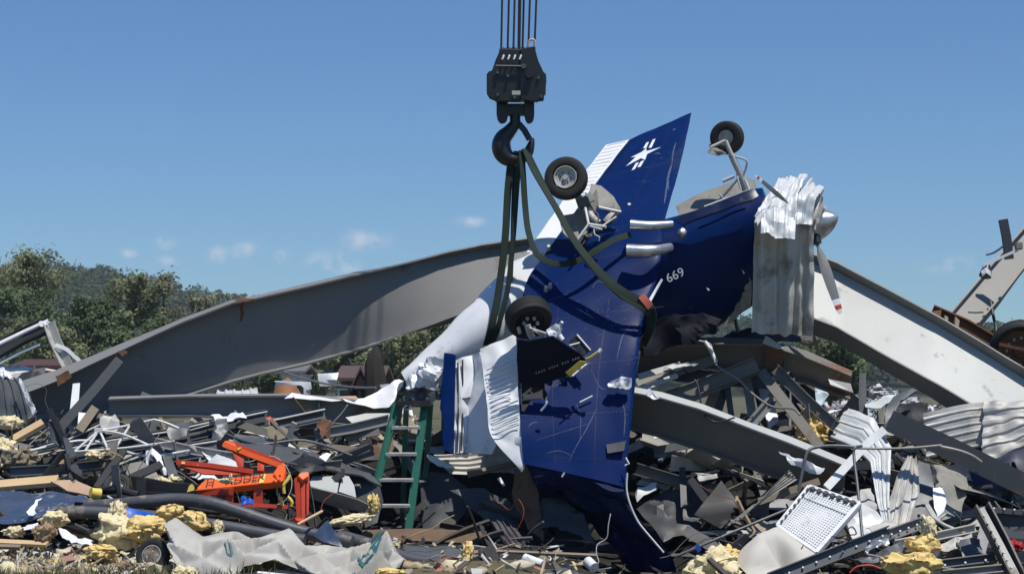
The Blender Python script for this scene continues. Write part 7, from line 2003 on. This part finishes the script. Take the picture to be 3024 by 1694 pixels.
pf_(2400, 1300, 22.0, 40, 26, .18, M_INS, 'lower golden wool wad above the brown-grey girder', 19)
pf_(2690, 1668, 18.4, 84, 40, .25, M_INS, 'big golden batt at the bottom right edge', 20)
pf_(2725, 1612, 18.7, 46, 30, .15, M_INS, 'golden wool lump above the bottom right batt', 21)
pf_(2742, 1560, 19.2, 24, 34, .1, M_INSP, 'pale wool tuft standing below the torn siding blade', 22, 4)
pf_(20, 1250, 21.8, 45, 22, .12, M_INSP, 'pale straw clump below the dark siding at the left edge', 23, 4)
pf_(5, 1330, 21.2, 40, 40, .16, M_INSP, 'pale straw heap at the left edge', 24, 4)
pf_(60, 1360, 21.0, 50, 34, .2, M_WOODG, 'olive-brown straw heap at the left', 25)
pf_(480, 1425, 20.3, 24, 18, .1, M_INSP, 'small wool tuft left of the orange jack', 26, 4)
pf_(520, 1415, 20.4, 22, 12, .1, M_INSP, 'flat wool tuft under the orange jack arm', 27, 4)
pf_(280, 1345, 20.8, 26, 14, .1, M_INSP, 'dirty wool tuft hanging under the white truss, left one', 28, 4)
pf_(320, 1350, 20.8, 26, 14, .1, M_WOODG, 'brown wool tuft hanging under the white truss, right one', 29, 4)
pf_(2060, 1700, 18.6, 20, 20, .1, M_INSP, 'tiny wool tuft at the bottom edge beside the wing', 30, 4)
plank([(2094, 1650, 18.65), (2145, 1698, 18.5)], .05, .04, M_BLKP, 'black bar end sticking out of the batt right of the wing')

# ------------------------------------------------------------------ more beams and sheets under the nose and along the heap
for a, b, w, m, lab in (((1885, 1112, 22.2), (2010, 1076, 22.4), .07, M_GALV_W, 'pale narrow slat rising right of the near wing, upper one'),
                        ((1890, 1150, 22.1), (2000, 1108, 22.3), .06, M_GALV_W, 'pale narrow slat rising right of the near wing, lower one'),
                        ((2085, 1225, 22.5), (2120, 1130, 22.7), .12, M_WOODG, 'brown upright slat behind the dangling wire'),
                        ((2160, 1230, 22.5), (2145, 1120, 22.7), .07, M_STEEL_G, 'grey upright rail behind the dangling wire'),
                        ((2330, 1100, 22.6), (2390, 1225, 22.3), .05, M_STEEL_D, 'thin dark bar beside the golden wool wad'),
                        ((1930, 1330, 21.9), (2110, 1300, 21.9), .09, M_STEEL_G, 'grey level slat in the shade under the brown-grey girder'),
                        ((2020, 1500, 21.2), (2015, 1380, 21.6), .07, M_STEEL_D, 'dark upright stub left of the tan girder'),
                        ((2240, 1480, 20.9), (2420, 1420, 20.9), .08, M_WOODG, 'weathered slat below the brown-grey girder end'),
                        ((700, 1250, 22.1), (860, 1300, 21.9), .09, M_GIRD_B, 'grey-brown bar lying across below the level girder'),
                        ((880, 1310, 21.9), (1080, 1330, 21.9), .07, M_WOODG, 'weathered slat left of the ladder'),
                        ((960, 1370, 21.8), (1090, 1320, 21.9), .10, M_STEEL_D, 'dark bar meeting the ladder rail'),
                        ((1020, 1290, 22.1), (1120, 1272, 22.1), .10, M_GIRD_B, 'short brown bar behind the ladder top step')):
    bar('flat_bar', [a, b], rect(w, .02), m, lab, 'steel bar', up=V((0, -1, .35)))
for pts, m, lab, sd in (([(1960, 1092, 22.3), (2000, 1098, 22.2), (2065, 1076, 22.4), (2010, 1072, 22.4)], M_GALV, 'pale triangular sheet on the brown purlins', 1),
                        ([(1900, 1160, 21.3), (1922, 1150, 21.3), (1950, 1176, 21.2), (1930, 1184, 21.2)], M_WHITE, 'white torn label on top of the brown-grey girder', 2),
                        ([(1905, 1262, 21.8), (1975, 1258, 21.9), (1985, 1280, 21.7), (1930, 1290, 21.7)], M_GALV, 'light crumpled sheet below the brown-grey girder near the wing', 3),
                        ([(2040, 1400, 21.3), (2090, 1390, 21.4), (2120, 1412, 21.2), (2070, 1420, 21.2)], M_GALV_W, 'grey sheet corner above the black square panel', 4),
                        ([(2300, 1330, 20.9), (2350, 1350, 20.8), (2440, 1385, 20.7), (2420, 1400, 20.7), (2340, 1372, 20.8)], M_WHITE, 'white strip along the top of the brown-grey girder', 5),
                        ([(300, 1240, 21.9), (345, 1225, 22.0), (352, 1262, 21.8), (330, 1290, 21.7), (302, 1276, 21.8)], M_GALV_W, 'ragged pale sheet between the board and the truss', 6),
                        ([(232, 1225, 22.0), (262, 1210, 22.0), (258, 1250, 21.9), (236, 1268, 21.8)], M_WHITEM, 'pinkish white scrap behind the weathered board', 7),
                        ([(480, 1258, 21.6), (560, 1246, 21.8), (548, 1285, 21.6), (500, 1296, 21.5)], M_STEEL_G, 'folded grey sheet at the right end of the truss', 8),
                        ([(600, 1340, 21.2), (660, 1345, 21.2), (690, 1372, 21.0), (640, 1380, 21.0)], M_WHITEM, 'pale board corner behind the upper orange arm', 9),
                        ([(760, 1278, 22.0), (850, 1305, 21.9), (940, 1340, 21.7), (925, 1350, 21.6), (800, 1312, 21.8)], M_GALV, 'long pale strip lying on the dark folded column', 10),
                        ([(1100, 1300, 22.2), (1165, 1290, 22.3), (1160, 1345, 22.0), (1105, 1350, 22.0)], M_WOODR, 'brown board seen through the ladder', 11),
                        ([(1260, 1340, 22.0), (1300, 1352, 21.9), (1340, 1380, 21.8), (1310, 1384, 21.8), (1270, 1362, 21.9)], M_WHITE, 'white scrap behind the rear rail of the ladder', 12),
                        ([(1330, 1450, 21.6), (1420, 1440, 21.6), (1520, 1490, 21.4), (1540, 1560, 21.2), (1440, 1540, 21.3)], M_STEEL_D, 'grey sheet darkened as if shaded under the stabilizer', 13),  # shadow of the airplane imitated by the dark colour
                        ([(2560, 1560, 19.6), (2640, 1530, 19.8), (2660, 1560, 19.6), (2600, 1590, 19.4)], M_GALV_W, 'grey bent sheet under the bright folded siding', 14),
                        ([(2820, 1600, 19.2), (2890, 1590, 19.2), (2900, 1640, 19.0), (2850, 1660, 18.9)], M_STEEL_G, 'dull sheet left of the riveted frame foot', 15),
                        ([(1300, 1690, 18.9), (1380, 1675, 19.0), (1440, 1690, 18.9), (1400, 1715, 18.8), (1310, 1715, 18.8)], M_GALV, 'pale sheet scrap at the bottom edge right of the wrap', 16),
                        ([(1600, 1690, 19.0), (1660, 1680, 19.1), (1740, 1700, 18.9), (1650, 1715, 18.8)], M_STEEL_G, 'grey sheet scrap at the bottom edge under the folded wing', 17),
                        ([(2500, 1470, 20.6), (2570, 1440, 20.8), (2590, 1500, 20.5), (2540, 1530, 20.4)], M_GALV_W, 'grey folded sheet above the white tray corner', 18)):
    sheet('sheet_scrap', pts, m, lab, 'sheet metal', L=.07, crump=.05, freq=3.5, seed=sd + 40, tear=.04)

# heavier members crossing under the nose, and long pieces lying over the left half of the heap
for a, b, h, m, lab in (((1880, 1210, 22.4), (2235, 1078, 22.3), .17, M_GIRD_B, 'brown channel rising to the rusty joint of the kinked girder'),
                        ((1900, 1095, 22.9), (2280, 1130, 22.6), .16, M_STEEL_G, 'grey channel crossing level under the kinked girder'),
                        ((2290, 1090, 22.35), (2470, 1260, 21.9), .13, M_GIRD_B, 'brown channel falling right from the rusty joint'),
                        ((2180, 1290, 21.8), (2330, 1110, 22.4), .11, M_GIRD, 'grey channel leaning up behind the flat slanting bar'),
                        ((1880, 1385, 21.9), (2140, 1455, 21.5), .14, M_GIRD_B, 'brown channel low in the shade right of the folded wing'),
                        ((30, 1395, 20.7), (330, 1370, 21.0), .11, M_STEEL_G, 'long grey channel behind the pale plank at the left'),
                        ((430, 1300, 21.3), (700, 1352, 21.2), .10, M_GALV_W, 'pale channel running behind the orange arms'),
                        ((740, 1392, 20.9), (1010, 1372, 21.2), .10, M_GIRD_B, 'brown channel behind the mast of the orange jack'),
                        ((930, 1285, 22.0), (1150, 1240, 22.2), .12, M_GIRD, 'grey channel left of the ladder top'),
                        ((2560, 1650, 18.9), (2860, 1700, 18.6), .10, M_GALV_W, 'pale channel low at the bottom right behind the golden batt')):
    bar('steel_channel', [a, tuple((p + q) / 2 + (4 if i == 1 else 0) for i, (p, q) in enumerate(zip(a, b))), b], chan_sec(.06, h, .012), m, lab, 'steel channel', up=V((0, .25, 1)))
tube('conduit', [(90, 1330, 20.9), (260, 1300, 21.1), (420, 1345, 21.0), (560, 1330, 21.1)], .016, M_GALV, 'long bent pale conduit crossing below the white truss', 'conduit', sub=6)
tube('conduit', [(640, 1270, 21.8), (760, 1310, 21.5), (900, 1300, 21.7), (1040, 1345, 21.6)], .016, M_STEEL_G, 'long bent grey conduit above the folded column', 'conduit', sub=6)
tube('hose', [(560, 1500, 19.8), (640, 1512, 19.7), (720, 1500, 19.8), (800, 1518, 19.7), (880, 1560, 19.4)], .022, M_BLACK, 'black rubber hose under the orange jack', 'hose', sub=6)
# ------------------------------------------------------------------ the air: thin summer haze
def haze():
    m = bpy.data.materials.new('air_haze'); m.use_nodes = True
    nt = m.node_tree; nt.nodes.clear()
    out = nt.nodes.new('ShaderNodeOutputMaterial'); v = nt.nodes.new('ShaderNodeVolumePrincipled')
    v.inputs['Color'].default_value = (.80, .88, 1.0, 1); v.inputs['Density'].default_value = .0002
    nt.links.new(v.outputs[0], out.inputs['Volume'])
    vs, fs = box_data(V((0, 430, 44)), V((900, 0, 0)), V((0, 470, 0)), V((0, 0, 46)))
    mesh('haze', vs, fs, m, kind='stuff', label='thin blue summer haze over the valley', sharp=None)
haze()
